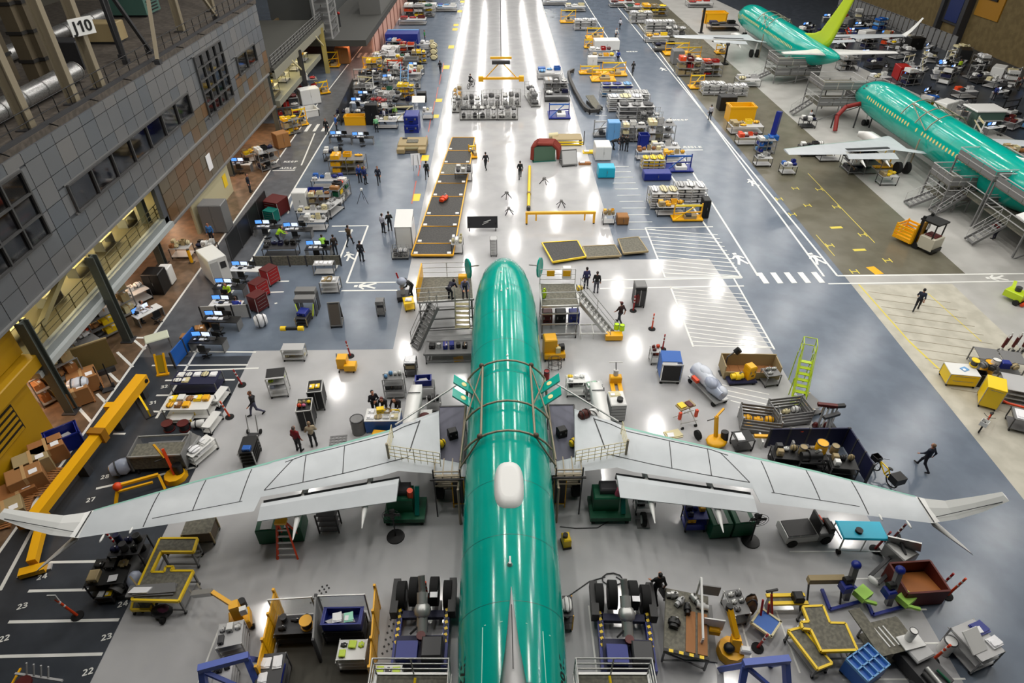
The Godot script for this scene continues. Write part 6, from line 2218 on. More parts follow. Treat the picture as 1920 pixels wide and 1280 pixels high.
	for k in 3:
		make("prop",["dark red headed prop stand, tallest of the three", "black headed prop stand between the two others", "white pipe prop stand in front of the other two"][k], "stand",[F(17.35,-24.59),F(17.88,-24.66),F(17.45,-24.1)][k],-10 + k * 14,[["head",[M.dkred,M.black,M.dkgrey][k], "x",[0,1.55 - k * 0.15,0,1.0,0.16,0.2]],["pipe",M.alu, "t",[-0.1,0.1,0.1,-0.1,1.6 - k * 0.15,0,0.06]],["pipe",M.white, "t",[0.12,0.1,0.1,0.12,1.6 - k * 0.15,0,0.05]],["foot",M.black, "x",[0,0,0.1,0.7,0.1,0.4]],["knob",M.dkred, "s",[-0.3,0.3,0.2,0.14,0.2,0.14]]])
	make("yellow_beam", "yellow steel beam with hook resting on white trestles by the stillages", "beam",F(14.45,-23.3),-4,[["beam",M.yellow, "x",[0,0.55,0,2.4,0.14,0.18]],["hook",M.yellow, "b",[1.1,0.65,0,1.1,1.1,0,0.1]],["crown",M.orange, "s",[1.1,1.15,0,0.2,0.08,0.12]],["trestle",M.white, "x",[-0.8,0,0,0.1,0.55,0.7]],["trestle",M.white, "x",[0.8,0,0,0.1,0.55,0.7]]])
	screen_wall(F(13.92,-23.16),F(17.97,-23.15),1.35, "navy partition along the back of the dark bench corner",M.navy,4)
	screen_wall(F(18.02,-23.15),F(18.09,-20.65),1.35, "navy partition slanting down to the parked tricycle",M.navy,3)
	for a in [[F(14.32,-21.88), "dark bench of grey boxes in the navy corner"],[F(15.69,-21.86), "black bench with a wide black machine in the navy corner"],[F(16.93,-21.19), "dark bench with white cloths beside the slanting navy partition"]]:
		t = cart(a[0],-8, a[1],1.3,0.9,0.95,3,M.dkgrey,M.black)
		goods(t,0.96,1.1,0.7,4,["case", "part", "bundle"],[M.dkgrey,M.ltgrey,M.black] if a[0].x < 14 else [M.dkgrey,M.white,M.tan], "grey or dark machine part on the " + a[1], "part",0.4)
	item("part",M.black,V(15.31,0.95,-21.37),V(1.1,0.8,0.8),0, "large black machine on the middle bench of the navy corner", "machine")
	item("drum",M.yellow,V(16.03,1,-21.92),V(0.6,0.6,0.6),0, "yellow drum at the navy partition", "drum")
	for k in 2:
		item("drum",M.tan,[V(15.1,0.9,-21.85),V(16.73,0.9,-21.89)][k],V(0.4,0.5,0.4),0,["tan pot beside the yellow drum", "tan pot near the corner of the navy partitions"][k], "pot")
	t = bicycle(F(19.06,-20.97),195, "black and yellow tricycle with rear box parked in the walkway",M.yellow2,M.black)
	bx(0,0.55,-0.75,0.6,0.4,0.5)
	pt("cargo_box",M.black, t)
	person(F(21.39,-21.52),205, "walk", C8(0x14182c), C8(0x10141f), C8(0x6a5038), "person in navy with light hair walking alone down the blue aisle")
	person(F(28.52,-35.58),140, "walk", C8(0x1a2034), C8(0x0e1018), C8(0x0c0a0a), "person in dark clothes striding over the cream floor", false)
	t = make("forklift", "cream forklift with black mast cage on the olive floor", "forklift",F(33.48,-44.48),28,[["body", mat(Color(0.75,0.73,0.66)), "c",[0,0.3,0.7,1.3,1.0,1.2]],["seat",M.dkred, "c",[0,1.3,0.7,0.8,0.12,0.9]],["mast",M.black, "x",[-0.5,0.1,-0.2,0.14,2.6,0.2]],["mast",M.black, "x",[0.5,0.1,-0.2,0.14,2.6,0.2]],["guard_post",M.black, "x",[-0.6,1.2,1.0,0.08,1.2,0.08]],["guard_post",M.black, "x",[0.6,1.2,1.0,0.08,1.2,0.08]],["overhead_guard",M.black, "x",[0,2.4,0.4,1.4,0.12,1.5]],["counterweight",M.black, "x",[0,0.15,1.0,1.2,0.3,0.8]],["wheel",M.rubber, "w",[-0.6,0.25,0.0,0.25]],["wheel",M.rubber, "w",[0.6,0.25,0.0,0.25]],["wheel",M.rubber, "w",[0.0,0.2,1.1,0.2]],["mirror",M.paper, "x",[-0.2,1.7,0.2,0.4,0.5,0.05]]])
	t = thing("man_basket", "yellow slatted man basket carried in front of the cream forklift", "basket",F(32.86,-45.38),28)
	bx(0,0.3,0,1.5,0.1,1.5)
	pt("floor",M.yellow, t)
	for s in [-1,1]:
		for k in 4:
			bx(s * 0.75,0.45 + k * 0.28,0,0.05,0.16,1.5)
			pt("slat",M.yellow, t)
			if s < 0:
				bx(0,0.45 + k * 0.28, s * 0.75,1.5,0.16,0.05)
				pt("slat",M.yellow, t)
		for x in [-1,1]:
			bx(x * 0.73,0.3, s * 0.73,0.08,1.25,0.08)
			pt("post",M.yellow, t)
	bx(0,0.3,0.8,1.4,1.7,0.08)
	pt("back_plate",M.yellow, t)
	t = chest(F(27.05,-28.18),-10, "lime yellow flat cabinet with white blueprint on top",1.6,1.1,0.95,2,M.yellow2,M.white)
	item("sheet",M.ltblue, local(t,0.1,0.97,0),V(0.4,0.03,0.35),20, "blue print sheet on the lime yellow cabinet", "paper")
	chest(F(27.69,-26.3),-30, "tall yellow cabinet between the parked bicycle and the black bin",0.9,1.2,1.5,1,M.yellow2,M.yellow2)
	item("tote",M.black,F(28.05,-27.92),V(0.6,0.9,0.5),-20, "black bin with a white label between the yellow cabinets", "bin")
	item("drum",M.yellow,F(28.84,-28.48),V(0.7,1.2,0.7),0, "yellow lidded drum behind the black bin", "drum")
	bicycle(F(26.37,-24.4),-50, "bicycle with white front basket at the edge of the pale floor",M.orange,M.white)
	rack(F(30.04,-29.36),-15, "grey frame table heaped with red and grey gear behind the yellow drum",2.6,1.2,1.0,2,2,M.grey,M.grey)
	for k in 6:
		item(["spool", "bundle", "part", "drum", "case", "bundle"][k],[M.yellow2,M.grey,M.dkgrey,M.white,M.blue,M.tan][k],V(28.78,1.05,-28.12) + V(-1.0 + k * 0.42,0,0.2 * (k % 3) - 0.3),V(0.4,0.4,0.5), k * 20,["yellow cable reel on the grey frame table", "grey bundle on the grey frame table", "dark gear on the grey frame table", "white pot on the grey frame table", "small blue case on the grey frame table", "tan bundle on the grey frame table"][k], "gear")
	for k in 6:
		make("red_prop",["first", "second", "third", "fourth", "fifth", "sixth"][k] + " dark red prop with white rod along the gear rows, from the aisle side", "prop",F(31.29,-30.8) + V(k * 0.33,0,-0.25 * (k % 2)), k * 9,[["rod",M.white, "t",[0,0,0,0.1,1.4,0,0.05]],["sleeve",M.dkred, "t",[0.03,0.5,0,0.08,1.2,0,0.09]],["foot",M.black, "x",[0,0,0,0.3,0.06,0.3]]]).set_meta("group", "dark red props at the gear rows")
	rack(F(29.42,-26.72),-20, "grey shelf rack with silver panels beside the tall yellow cabinet",1.6,1.6,1.1,4,1,M.grey,M.ltgrey)
	make("bent_rail", "orange bent rail sweeping past the parked bicycle", "rail",F(28.25,-25.63),-20,[["tube",M.orange, "t",[-0.9,0.7,-0.5,0.0,0.6,0.0,0.07]],["tube",M.orange, "t",[0.0,0.6,0,0.9,0.75,0.35,0.07]],["leg",M.dkgrey, "t",[-0.9,0,-0.5,-0.9,0.7,-0.5,0.05]],["leg",M.dkgrey, "t",[0.9,0,0.35,0.9,0.75,0.35,0.05]]])
	C(F(28.19,-24.37),-25, "dark steel trolley with white sheet beside the bicycle",1.0,1.1,0.9,2,M.dkgrey,M.grey, "white notice sheet", "paper",["sheet"],[M.paper],1,0.06)
	make("lime_tug", "lime green tug machine at the edge of the pale floor", "tug",F(36.01,-36.68),30,[["body",M.lime, "c",[0,0.3,0,0.9,0.5,1.2]],["arm",M.lime, "b",[0,0.6,-0.3,0.7,1.0,-0.6,0.2]],["roller",M.black, "t",[-0.6,0.2,0.4,0.6,0.2,0.4,0.2]],["roller",M.orange, "t",[-0.4,0.15,0.75,0.4,0.15,0.75,0.12]],["motor",M.dkgrey, "t",[0,0.8,0,0,1.1,0,0.2]]])
func C8(h: int) -> Color:
	return Color8(h >> 16, (h >> 8) & 255, h & 255)
# ---------------------------------------------------------------- under and before the wings
func gear_dolly(at: Vector3, turn: float, label: String):
	var t = make("gear_dolly", label, "dolly", at, turn,[["side_frame",M.blue, "x",[-0.95,0.25,0.3,0.22,0.35,3.0]],["side_frame",M.blue, "x",[0.95,0.25,0.3,0.22,0.35,3.0]],["rear_frame",M.navy, "x",[0,0.3,1.2,1.9,0.4,1.1]],["tool_tray",M.blue, "x",[-0.45,0.7,1.35,0.8,0.3,0.7]],["motor",M.dkgrey, "c",[0.5,0.7,1.3,0.8,0.45,0.8]],["strut",M.alu, "t",[0.05,0.8,0.6,0.0,1.5,-0.7,0.22]],["piston",M.steel, "t",[0,1.5,-0.7,-0.05,1.9,-1.2,0.14]],["joint",M.alu, "s",[0.03,1.2,-0.1,0.35,0.3,0.35]],["hose",M.rubber, "b",[-0.4,0.9,0.7,0.2,1.1,0.2,0.06]],["plate",M.paper, "x",[0.45,1.36,-0.7,0.3,0.02,0.3]],["cross_beam",M.navy, "x",[0,0.4,-0.3,1.9,0.2,0.3]],["red_cap",M.dkred, "t",[0.05,0.95,0.85,0.05,1.1,0.85,0.18]]])
	for x in [-0.95,-0.42,0.42,0.95]:
		tb(V(x - 0.17,0.62 if absf(x) > 0.5 else 0.9,-1.1),V(x + 0.17,0.62 if absf(x) > 0.5 else 0.9,-1.1),0.58,18)
		pt("tyre",M.rubber, t)
		tb(V(x - 0.18,0.62 if absf(x) > 0.5 else 0.9,-1.1),V(x + 0.18,0.62 if absf(x) > 0.5 else 0.9,-1.1),0.25,12)
		pt("hub",M.dkgrey, t)
	for s in [-0.95,0.95]:
		bx(s * 1.22,0.5,-0.9,0.3,0.5,1.5)
		pt("mudguard",M.black, t)
		for k in 11:
			bx(s,0.6,-0.45 + k * 0.13,0.13,0.03,0.12,25)
			pt("hazard_stripe",M.yellow2 if k % 2 == 0 else M.black, t)
func tail_stand(s: float):
	var where = "by the blue wheel dolly on the enclosure side" if s < 0 else "facing the cart with two wooden boards"
	var a = V(-1.94,3.1,-10.78) if s < 0 else V(2.41,3.1,-10.7)
	var b = V(-4.57,3.1,-10.84) if s < 0 else V(5.01,3.1,-10.64)
	var p = [V(a.x,2.0, a.z),V(b.x,2.0, b.z),V(b.x,2.0,-7.5),V(a.x,2.0,-7.5)]
	var t = platform(p,2.0, "grey railed stand beside the rear fuselage " + where,M.deck,M.alu, "tail_stand")
	railing(t,[rel(t, p[3]), rel(t, p[0]), rel(t, p[1]), rel(t, p[2])],1.1,M.alu,3,0.03)
	path([V(-0.2 * s,2.9,-1.1),V(-0.1 * s,2.4,-0.2),V(-0.4 * s,2.1,0.8)],0.05)
	pt("air_hose",M.yellow2, t)
	tb(V(-s * 0.75,2.9,0.6),V(-s * 0.75,2.6,2.0),0.5,14)
	pt("padded_guard",M.dkteal, t)
	bx(-s * 0.35,2.1,0.5,0.1,0.9,0.7)
	pt("white_board",M.white, t)
func near_things():
	var t: Node3D
	gear_dolly(F(-3.3,-13.54),0, "blue wheel dolly with black tyres beside the yellow walled enclosure")
	gear_dolly(F(4.76,-13.22),-3, "blue wheel dolly with black tyres beside the cart of wooden boards")
	tail_stand(-1.0)
	tail_stand(1.0)
	stanchion(F(-3.26,-14.85),0, "orange red post behind the blue dolly by the enclosure",M.orange,1.2)
	for a in [[F(-9.02,-11.33),F(-9.22,-14.35), "yellow side wall of the glass fronted enclosure beside the robot cart"],[F(-4.94,-11.24),F(-5.22,-14.46), "yellow slatted side wall of the enclosure beside the blue dolly"]]:
		var c: Vector3 = (a[0] + a[1]) / 2
		t = thing("enclosure_wall", a[2], "wall", c)
		for k in 5:
			br(a[0] - c + V(0,0.25 + k * 0.3,0), a[1] - c + V(0,0.25 + k * 0.3,0),0.06,0.24)
			pt("board",M.yellow, t)
		for k in 4:
			var p: Vector3 = (a[0] - c).lerp(a[1] - c, k / 3.0)
			bx(p.x,0, p.z,0.1,1.75,0.1)
			pt("post",M.yellow, t)
	pr(flat([F(-8.92,-11.33),F(-9.09,-13.84),F(-5.29,-13.88),F(-5,-11.24)]),0.0,0.03)
	tag(pt("floor_mat", mat(Color(0.3,0.29,0.26),0.8)), "dark mat on the floor inside the yellow walled enclosure", "mat")
	for a in [[F(-9.26,-13.85),F(-7.59,-13.93), "clear screen over the grey hose cart in the enclosure"],[F(-7.33,-13.97),F(-5.53,-14), "clear screen over the blue bin cart in the enclosure"]]:
		var c: Vector3 = (a[0] + a[1]) / 2
		t = thing("clear_screen", a[2], "screen", c)
		br(a[0] - c + V(0,1.25,0), a[1] - c + V(0,1.25,0),0.02,1.1)
		pt("pane", pane(Color(0.75,0.85,0.85),0.2), t)
		for q in [a[0] - c, a[1] - c]:
			bx(q.x,0, q.z,0.05,1.85,0.05)
			pt("post",M.alu, t)
		br(a[0] - c + V(0,1.82,0), a[1] - c + V(0,1.82,0),0.05)
		pt("top_rail",M.alu, t)
	screen_wall(F(-7.19,-12.29),F(-7.49,-14.09),1.7, "narrow grey divider between the two clear screens",M.grey,1)
	t = C(F(-8.27,-13.34),2, "grey cart of coiled hoses behind a clear screen",1.5,0.8,0.9,3,M.grey,M.dkgrey, "dark coiled hose", "hose",["spool", "part"],[M.black,M.dkgrey,M.yellow],4)
	item("spool",M.yellow, local(t,0.5,0.92,0.1),V(0.5,0.4,0.5),0, "yellow hose coil on the grey hose cart", "hose")
	t = C(F(-6.35,-13.38),0, "dark cart with a wide blue bin behind a clear screen",1.6,0.8,0.9,3,M.dkgrey,M.dkgrey)
	item("tote",M.blue, local(t,0,0.9,0),V(1.5,0.5,0.7),0, "wide blue bin holding paper pads in the enclosure", "bin")
	for k in 2:
		item("sheet",[M.paper, mat(Color(0.6,0.85,0.75))][k], local(t,-0.2 + k * 0.45,1.35,0.05),V(0.35,0.06,0.4),10,["white pad on the wide blue bin", "pale green pad on the wide blue bin"][k], "paper")
	t = C(F(-5.84,-12.26),0, "white topped cart with black tools and lime bits inside the enclosure",1.1,0.8,0.95,4,M.alu,M.white, "black tool with lime handle", "tool",["part", "case"],[M.black,M.lime,M.dkgrey],4,0.15)
	t = C(F(-8.65,-11.42),4, "cart with a clear cover and blue pad trays at the front of the enclosure",0.95,1.3,1.2,3,M.grey,M.dkgrey, "paper pad on a blue tray", "paper",["sheet"],[M.paper,M.ltblue,M.blue],3,0.1)
	t = C(F(-4.34,-11.23),0, "white topped cart of metal blocks at the foot of the blue dolly",1.0,0.8,1.0,3,M.alu,M.white, "grey metal block", "block",["case", "part"],[M.dkgrey,M.grey,M.lime],6,0.12)
	for a in [[F(-10.62,-12.89), "silver parts cart with blue screen below the yellow arm of the lower bay"],[F(-10.53,-11.36), "silver parts cart at the frame bottom beside the blue gantry leg"]]:
		t = C(a[0],12, a[1],0.95,1.0,1.1,4,M.alu,M.ltgrey, "silver machined part", "part",["part", "case"],[M.alu,M.ltgrey,M.dkgrey],4,0.25)
	make("arm_fixture", "yellow lifting arm with silver gripper beside the silver parts cart", "lifting arm",F(-10.72,-13.88),20,[["base",M.yellow, "c",[0,0.1,0,0.8,0.5,0.7]],["column",M.yellow, "x",[0,0.6,0,0.35,0.9,0.35]],["arm",M.yellow, "b",[0,1.4,0,-0.7,1.7,-0.7,0.16]],["gripper",M.alu, "b",[-0.7,1.7,-0.7,-1.5,1.4,-1.1,0.22]],["finger",M.steel, "b",[-1.4,1.4,-1.0,-1.7,1.2,-1.5,0.07]],["finger",M.steel, "b",[-1.2,1.45,-1.2,-1.4,1.2,-1.7,0.07]],["control_box",M.white, "x",[0.3,1.0,0.2,0.25,0.35,0.2]],["motor",M.black, "t",[0.2,0.6,-0.4,0.2,1.0,-0.4,0.16]],["wheel",M.rubber, "w",[0.4,0.1,0.3,0.1]],["wheel",M.rubber, "w",[-0.4,0.1,0.3,0.1]]])
	for a in [[F(-10.06,-11.31),15, "blue angled gantry frame at the frame bottom beside the enclosure"],[F(9.32,-10.95),4, "blue A shaped gantry frame at the frame bottom"]]:
		make("gantry", a[2], "gantry", a[0], a[1],[["top_beam",M.peri, "x",[0,1.95,0,1.7,0.24,0.24]],["leg",M.peri, "b",[-0.75,1.95,0,-1.0,0,0.9,0.22]],["leg",M.peri, "b",[0.75,1.95,0,1.0,0,0.9,0.22]],["leg",M.peri, "b",[-0.75,1.95,0,-1.0,0,-0.8,0.18]],["leg",M.peri, "b",[0.75,1.95,0,1.0,0,-0.8,0.18]],["diagonal",M.peri, "b",[-0.7,1.9,0.05,0.9,0.4,0.7,0.14]],["tie",M.red, "b",[-0.9,0.4,0.7,0.9,0.4,0.7,0.06]]])
	var y = 1.1
	t = platform([V(-15.12,1.1,-17.3),V(-13.48,1.1,-17.27),V(-13.41,1.1,-16.59),V(-14.79,1.1,-16.62),V(-14.79,1.1,-15.64),V(-14.25,1.1,-15.63),V(-14.29,1.1,-15.88),V(-13.97,1.1,-15.88),V(-14,1.1,-15.68),V(-13.06,1.1,-15.66),V(-13.14,1.1,-14.31),V(-15.05,1.1,-14.4)], y, "long grey platform edged in yellow with a notch, on the dark bays",M.deck,M.yellow2)
	item("sheet",M.grey,V(-14.39,1.1,-14.76),V(1.9,0.22,0.5),2, "long grey padded bar lying on the notched platform", "bar")
	platform([V(-15.32,0.4,-14.39),V(-14.53,0.4,-14.38),V(-14.56,0.4,-14.85),V(-15.44,0.4,-14.87)],0.4, "low yellow step under the corner of the notched platform",M.deck,M.yellow2, "low_step")
	make("drive_unit", "purple black drive unit at the foot of the notched platform", "drive unit",F(-14.08,-14.34),0,[["body",M.black, "s",[0,0.3,0,0.45,0.28,0.3]],["cover", mat(Color(0.3,0.08,0.2)), "s",[0.1,0.45,0,0.25,0.2,0.2]],["wheel",M.rubber, "w",[0.1,0.15,0.3,0.15]],["pole",M.tan, "b",[-0.3,0.3,-0.1,-1.2,1.6,-0.8,0.06]]])
	t = C(F(-16.64,-15.8),4, "black tool bench with white notice beside the notched platform",1.6,1.3,1.0,3,M.dkgrey,M.black, "dark tool", "tool",["part", "case"],[M.black,M.dkgrey,M.tan],4,0.25)
	item("sheet",M.paper, local(t,0.3,1.05,0.4),V(0.35,0.03,0.3),10, "white notice on the black tool bench", "paper")
	C(F(-16.12,-16.69),4, "black machine rack with blue drums behind the black tool bench",1.3,1.0,1.5,3,M.black,M.dkgrey, "dark drum", "drum",["drum", "part"],[M.black,M.navy,M.dkgrey],6,0.5)
	make("rolled_belt", "grey belt roll with clear wrap between the black bench and the platform", "roll",F(-15.99,-15.66),0,[["roll",M.grey, "t",[-0.3,0.5,0.5,0.2,0.8,-0.9,0.3]],["wrap",M.plastic, "s",[0.4,0.6,0.1,0.3,0.5,0.4]],["stand",M.dkgrey, "x",[0,0,0,0.6,0.3,1.2]]])
	stanchion(F(-17.28,-17.48),0, "dark red post leaning behind the black machine rack",M.red,1.3,-0.2)
	C(F(-16.67,-15.05),4, "low white and yellow paper tray cart before the black tool bench",0.7,0.4,0.5,2,M.dkgrey,M.dkgrey, "white and yellow pad", "paper",["sheet"],[M.paper,M.yellow2],2,0.08)
	t = C(F(-13.79,-18.08),4, "brown box cart with wheels by the far end of the notched platform",1.3,0.9,0.9,2,M.tan,M.deck)
	bx(0,0.25,0,1.2,0.6,0.8)
	pt("body", mat(Color(0.36,0.31,0.25),0.7), t)
	t = stanchion(F(-17.63,-14.36),0, "orange post with a white sign head on the dark bays",M.orange,1.25,-0.35)
	bx(-0.4,1.2,0,0.34,0.4,0.04)
	pt("sign_head",M.white, t)
	var a0 = V(-20.7,1,-28.34)
	var a1 = V(-21.41,1,-18.18)
	t = thing("jib_beam", "long yellow box beam lying beside the aisle line across the dark strip", "beam",F((a0.x + a1.x) / 2, (a0.z + a1.z) / 2))
	var u = rel(t, a0)
	var w = rel(t, a1)
	br(u, u.lerp(w,0.45),0.62,0.55)
	pt("outer_beam",M.yellow, t)
	br(u.lerp(w,0.45), w,0.5,0.45)
	pt("inner_beam",M.yellow, t)
	br(u.lerp(w,0.43), u.lerp(w,0.47),0.78,0.72)
	pt("collar", mat(Color(0.6,0.4,0.02),0.5), t)
	br(u.lerp(w,0.24) - V(0.75,0,0), u.lerp(w,0.24) + V(0.1,0,0),0.4,0.4)
	pt("bracket",M.yellow, t)
	tb(u + V(0.2,0,0.25), u + V(0.34,0,0.3),0.12,10)
	pt("pin",M.black, t)
	for k in [0.06,0.3,0.62,0.95]:
		var q = u.lerp(w, k)
		bx(q.x,0, q.z,0.5,0.72,0.4)
		pt("support_block",M.dkgrey, t)
	make("support_jib", "yellow leg beam with flat foot on the dark strip below the winglet", "beam",F(-20.76,-17.06),19,[["leg",M.yellow, "b",[0.0,0.4,0.4,0.1,0.6,-2.2,0.36]],["foot",M.yellow, "x",[0,0.1,0.7,1.0,0.25,0.4]],["head", mat(Color(0.7,0.45,0.02)), "x",[-0.5,0.25,-2.2,1.0,0.35,0.7]],["skid",M.ltgrey, "x",[0,0,0.6,1.3,0.1,0.3]],["cable",M.dkgrey, "b",[0.3,0.2,-2.0,0.7,0.1,-1.2,0.08]]])
	make("arm_fixture", "yellow bent lifting arm on the dark strip beside the caged cart", "lifting arm",F(-18.15,-20.89),-65,[["arm",M.yellow, "b",[0,0.6,-1.2,0,0.7,0.6,0.14]],["arm",M.yellow, "b",[0.3,0.5,-0.9,0.2,0.5,0.6,0.1]],["leg",M.yellow, "b",[0,0.6,0.6,0.5,0,0.9,0.12]],["leg",M.yellow, "b",[0,0.6,0.6,-0.5,0,0.8,0.12]],["foot",M.yellow, "b",[0,0.6,-1.2,0.5,0,-1.3,0.12]],["hub",M.orange, "s",[0,0.65,0.6,0.22,0.22,0.22]]])
	make("hoist", "yellow round based hoist on the dark strip near the wing edge", "hoist",F(-16.51,-21.71),10,[["base",M.yellow, "t",[0,0.02,0,0,0.25,0,0.6,0.5]],["mast",M.orange, "b",[0,0.25,0,-0.25,1.6,-0.5,0.14]],["arm",M.yellow, "b",[-0.25,1.2,-0.3,-0.6,1.9,-0.6,0.1]],["motor",M.black, "t",[0.2,0.25,-0.1,0.2,0.75,-0.15,0.22]],["handle",M.dkgrey, "b",[-0.7,1.1,-0.2,0.1,1.1,-0.5,0.05]]])
	t = thing("stillage", "long grey bin with low open sides on the dark strip below the tables", "stillage",F(-17.39,-22.68),3)
	bx(0,0.3,0.1,2.5,0.8,1.0)
	pt("front_body",M.deck, t)
	bx(0,1.15,0.62,2.6,0.1,0.06)
	bx(0,1.15,-0.8,2.6,0.1,0.06)
	pt("top_rail",M.alu, t)
	bx(0.2,0.3,-0.5,2.2,0.5,0.6)
	pt("inner_tray",M.grey, t)
	for s in [-1,1]:
		bx(s * 1.3,0.2,-0.1,0.06,1.05,1.5)
		pt("end_panel",M.grey, t)
	casters(t,2.3,1.3,0.12)
	goods(t,0.8,1.9,0.4,3,["case", "part"],[M.ltblue,M.tan,M.yellow], "coloured tool case inside the long grey bin", "case",0.3)
	make("aluminium_ramp", "silver ramp panel leaning on the end of the long grey bin", "ramp",F(-16.26,-23.03),-30,[["panel",M.alu, "b",[0,0.5,0.6,0,1.1,-0.7,0.7,0.08]],["rail",M.ltgrey, "b",[-0.36,0.55,0.6,-0.36,1.15,-0.7,0.08,0.14]],["rail",M.ltgrey, "b",[0.36,0.55,0.6,0.36,1.15,-0.7,0.08,0.14]],["leg",M.grey, "b",[0,0,0.5,0,0.6,0.5,0.1]],["leg",M.grey, "b",[0,0,-0.5,0,1.0,-0.6,0.1]]])
	t = C(F(-15.63,-23.12),-28, "white cart stacked with white panels beside the silver ramp",0.7,1.5,0.8,3,M.alu,M.white, "white panel pack", "panel",["sheet", "bundle"],[M.white,M.paper],2,0.2)
	item("bundle",M.plastic,F(-19.15,-22.11),V(1.2,0.9,0.8),30, "heap of clear film below the yellow jib beam", "film")
	item("part",M.yellow,F(-19.72,-22.3),V(0.7,0.5,0.5),10, "yellow pump half covered by the clear film heap", "pump")
	for k in 2:
		item("spool",M.dkred,F(-18.2,-25.12) + V(k * 0.85,0,0),V(0.6,0.5,0.6),0,["dark red cable reel nearer the jib beam", "dark red cable reel beside the white pack"][k], "reel")
	item("bundle",M.white,F(-16.47,-25.29),V(1.0,0.5,0.5),10, "white roll pack beside the dark red reels", "pack")
	t = C(F(-17.78,-28.48),0, "kit table with navy cloth and white sheets at the strip's upper end",2.6,1.2,0.85,2,M.grey,M.navy, "white kit sheet on navy cloth", "kit",["sheet", "bundle"],[M.paper,M.white,M.cream],7,0.12)
	t = C(F(-17.39,-26.36),0, "kit table covered with yellow and white packs by the red post",2.5,1.2,0.85,2,M.grey,M.white, "yellow or white pack on the kit table", "kit",["sheet", "case", "bundle"],[M.yellow2,M.yellow,M.white,M.card],8,0.25)
	for a in [[F(-16.12,-27.34),80, "white low cart ending the navy kit table"],[F(-15.83,-25.27),80, "white low cart ending the yellow kit table"]]:
		C(a[0], a[1], a[2],1.3,0.5,0.6,2,M.alu,M.white)
	for a in [[F(-15.39,-28.71), "red post with black base at the end of the navy kit table"],[F(-15.23,-26.01), "orange red post with black base at the end of the yellow kit table"]]:
		stanchion(a[0],0, a[1],M.red if "navy" in a[1] else M.orange,1.15,-0.2)
	C(F(-17.66,-25.73),0, "low yellow tray trolley under the kit tables",1.2,0.6,0.4,2,M.yellow2,M.white)
	make("yellow_stand", "narrow yellow folding stand beside the aisle line", "stand",F(-20.51,-30.04),12,[["frame",M.yellow, "b",[-0.25,0.1,0.3,-0.25,1.2,-0.3,0.1]],["frame",M.yellow, "b",[0.25,0.1,0.3,0.25,1.2,-0.3,0.1]],["panel", mat(Color(0.6,0.5,0.02)), "b",[0,0.2,0.25,0,1.1,-0.27,0.45,0.05]],["foot",M.yellow, "x",[0,0,0.3,0.7,0.1,0.2]]])
	make("yellow_rail", "slim yellow rail stand parallel to the jib beam", "rail",F(-20.44,-27.07),40,[["rail",M.yellow2, "b",[0,0.6,1.4,0,0.7,-1.2,0.1]],["leg",M.yellow2, "b",[0,0,1.2,0,0.6,1.2,0.08]],["leg",M.yellow2, "b",[0,0,-1.0,0,0.7,-1.0,0.08]],["foot",M.dkgrey, "x",[0,0,0,0.5,0.06,2.6]]])
	for a in [[F(-4.63,-19.18), "green machine with an orange lamp between the wheels and the flap"],[F(4.98,-19.07), "green machine with a pink cover below the wing root, towards the tyre reel"]]:
		t = make("engine_stand", a[1], "machine", a[0],0,[["base",M.green_box, "x",[0,0.25,0,1.9,0.25,1.3]],["body",M.green_box, "c",[-0.2,0.5,-0.2,1.2,0.9,0.9]],["arm",M.dkteal, "b",[0.6,0.5,0.4,0.6,1.6,-0.4,0.2]],["hood",M.dkgrey, "c",[-0.1,1.4,-0.3,0.8,0.3,0.6]],["lamp",M.orange if "orange" in a[1] else mat(Color(0.7,0.3,0.4)), "t",[0.3,1.3,0,0.35,1.9,0.1,0.14]],["wheel",M.rubber, "w",[-0.8,0.14,0.5,0.14]],["wheel",M.rubber, "w",[0.8,0.14,0.5,0.14]],["wheel",M.rubber, "w",[-0.8,0.14,-0.5,0.14]],["wheel",M.rubber, "w",[0.8,0.14,-0.5,0.14]]])
	for a in [[F(-10.12,-18.24), "green topped cabinet pair behind the orange ladder, under the flap"],[F(10.38,-18.11), "green topped cabinet pair under the wing by the pedestal fan"]]:
		t = thing("green_cabinet", a[1], "cabinet", a[0],4)
		for k in 2:
			cbx(-0.55 + k * 1.05,0.1,0,0.95,0.95,1.1,0.03)
			pt("body",M.green_box, t)
			bx(-0.55 + k * 1.05,1.06,0,0.5,0.02,1.0)
			pt("pale_strip",M.ltgrey, t)
		bx(0,0,0,1.9,0.1,1.0)
		pt("plinth",M.black, t)
	t = make("step_ladder", "orange step ladder standing open below the flap fairing", "ladder",F(-9.66,-17.38),0,[["rail",M.orange, "b",[-0.45,0,0.5,-0.18,2.0,0,0.08]],["rail",M.orange, "b",[0.45,0,0.5,0.18,2.0,0,0.08]],["rail",M.orange, "b",[-0.4,0,-0.6,-0.18,2.0,0,0.07]],["rail",M.orange, "b",[0.4,0,-0.6,0.18,2.0,0,0.07]],["top_step",M.yellow, "x",[0,1.98,0,0.5,0.1,0.3]]])
	for k in 5:
		var f = (k + 0.7) / 6.0
		br(V(-lerpf(0.45,0.18, f),2.0 * f,0.5 * (1 - f)),V(lerpf(0.45,0.18, f),2.0 * f,0.5 * (1 - f)),0.06)
		pt("step",M.alu, t)
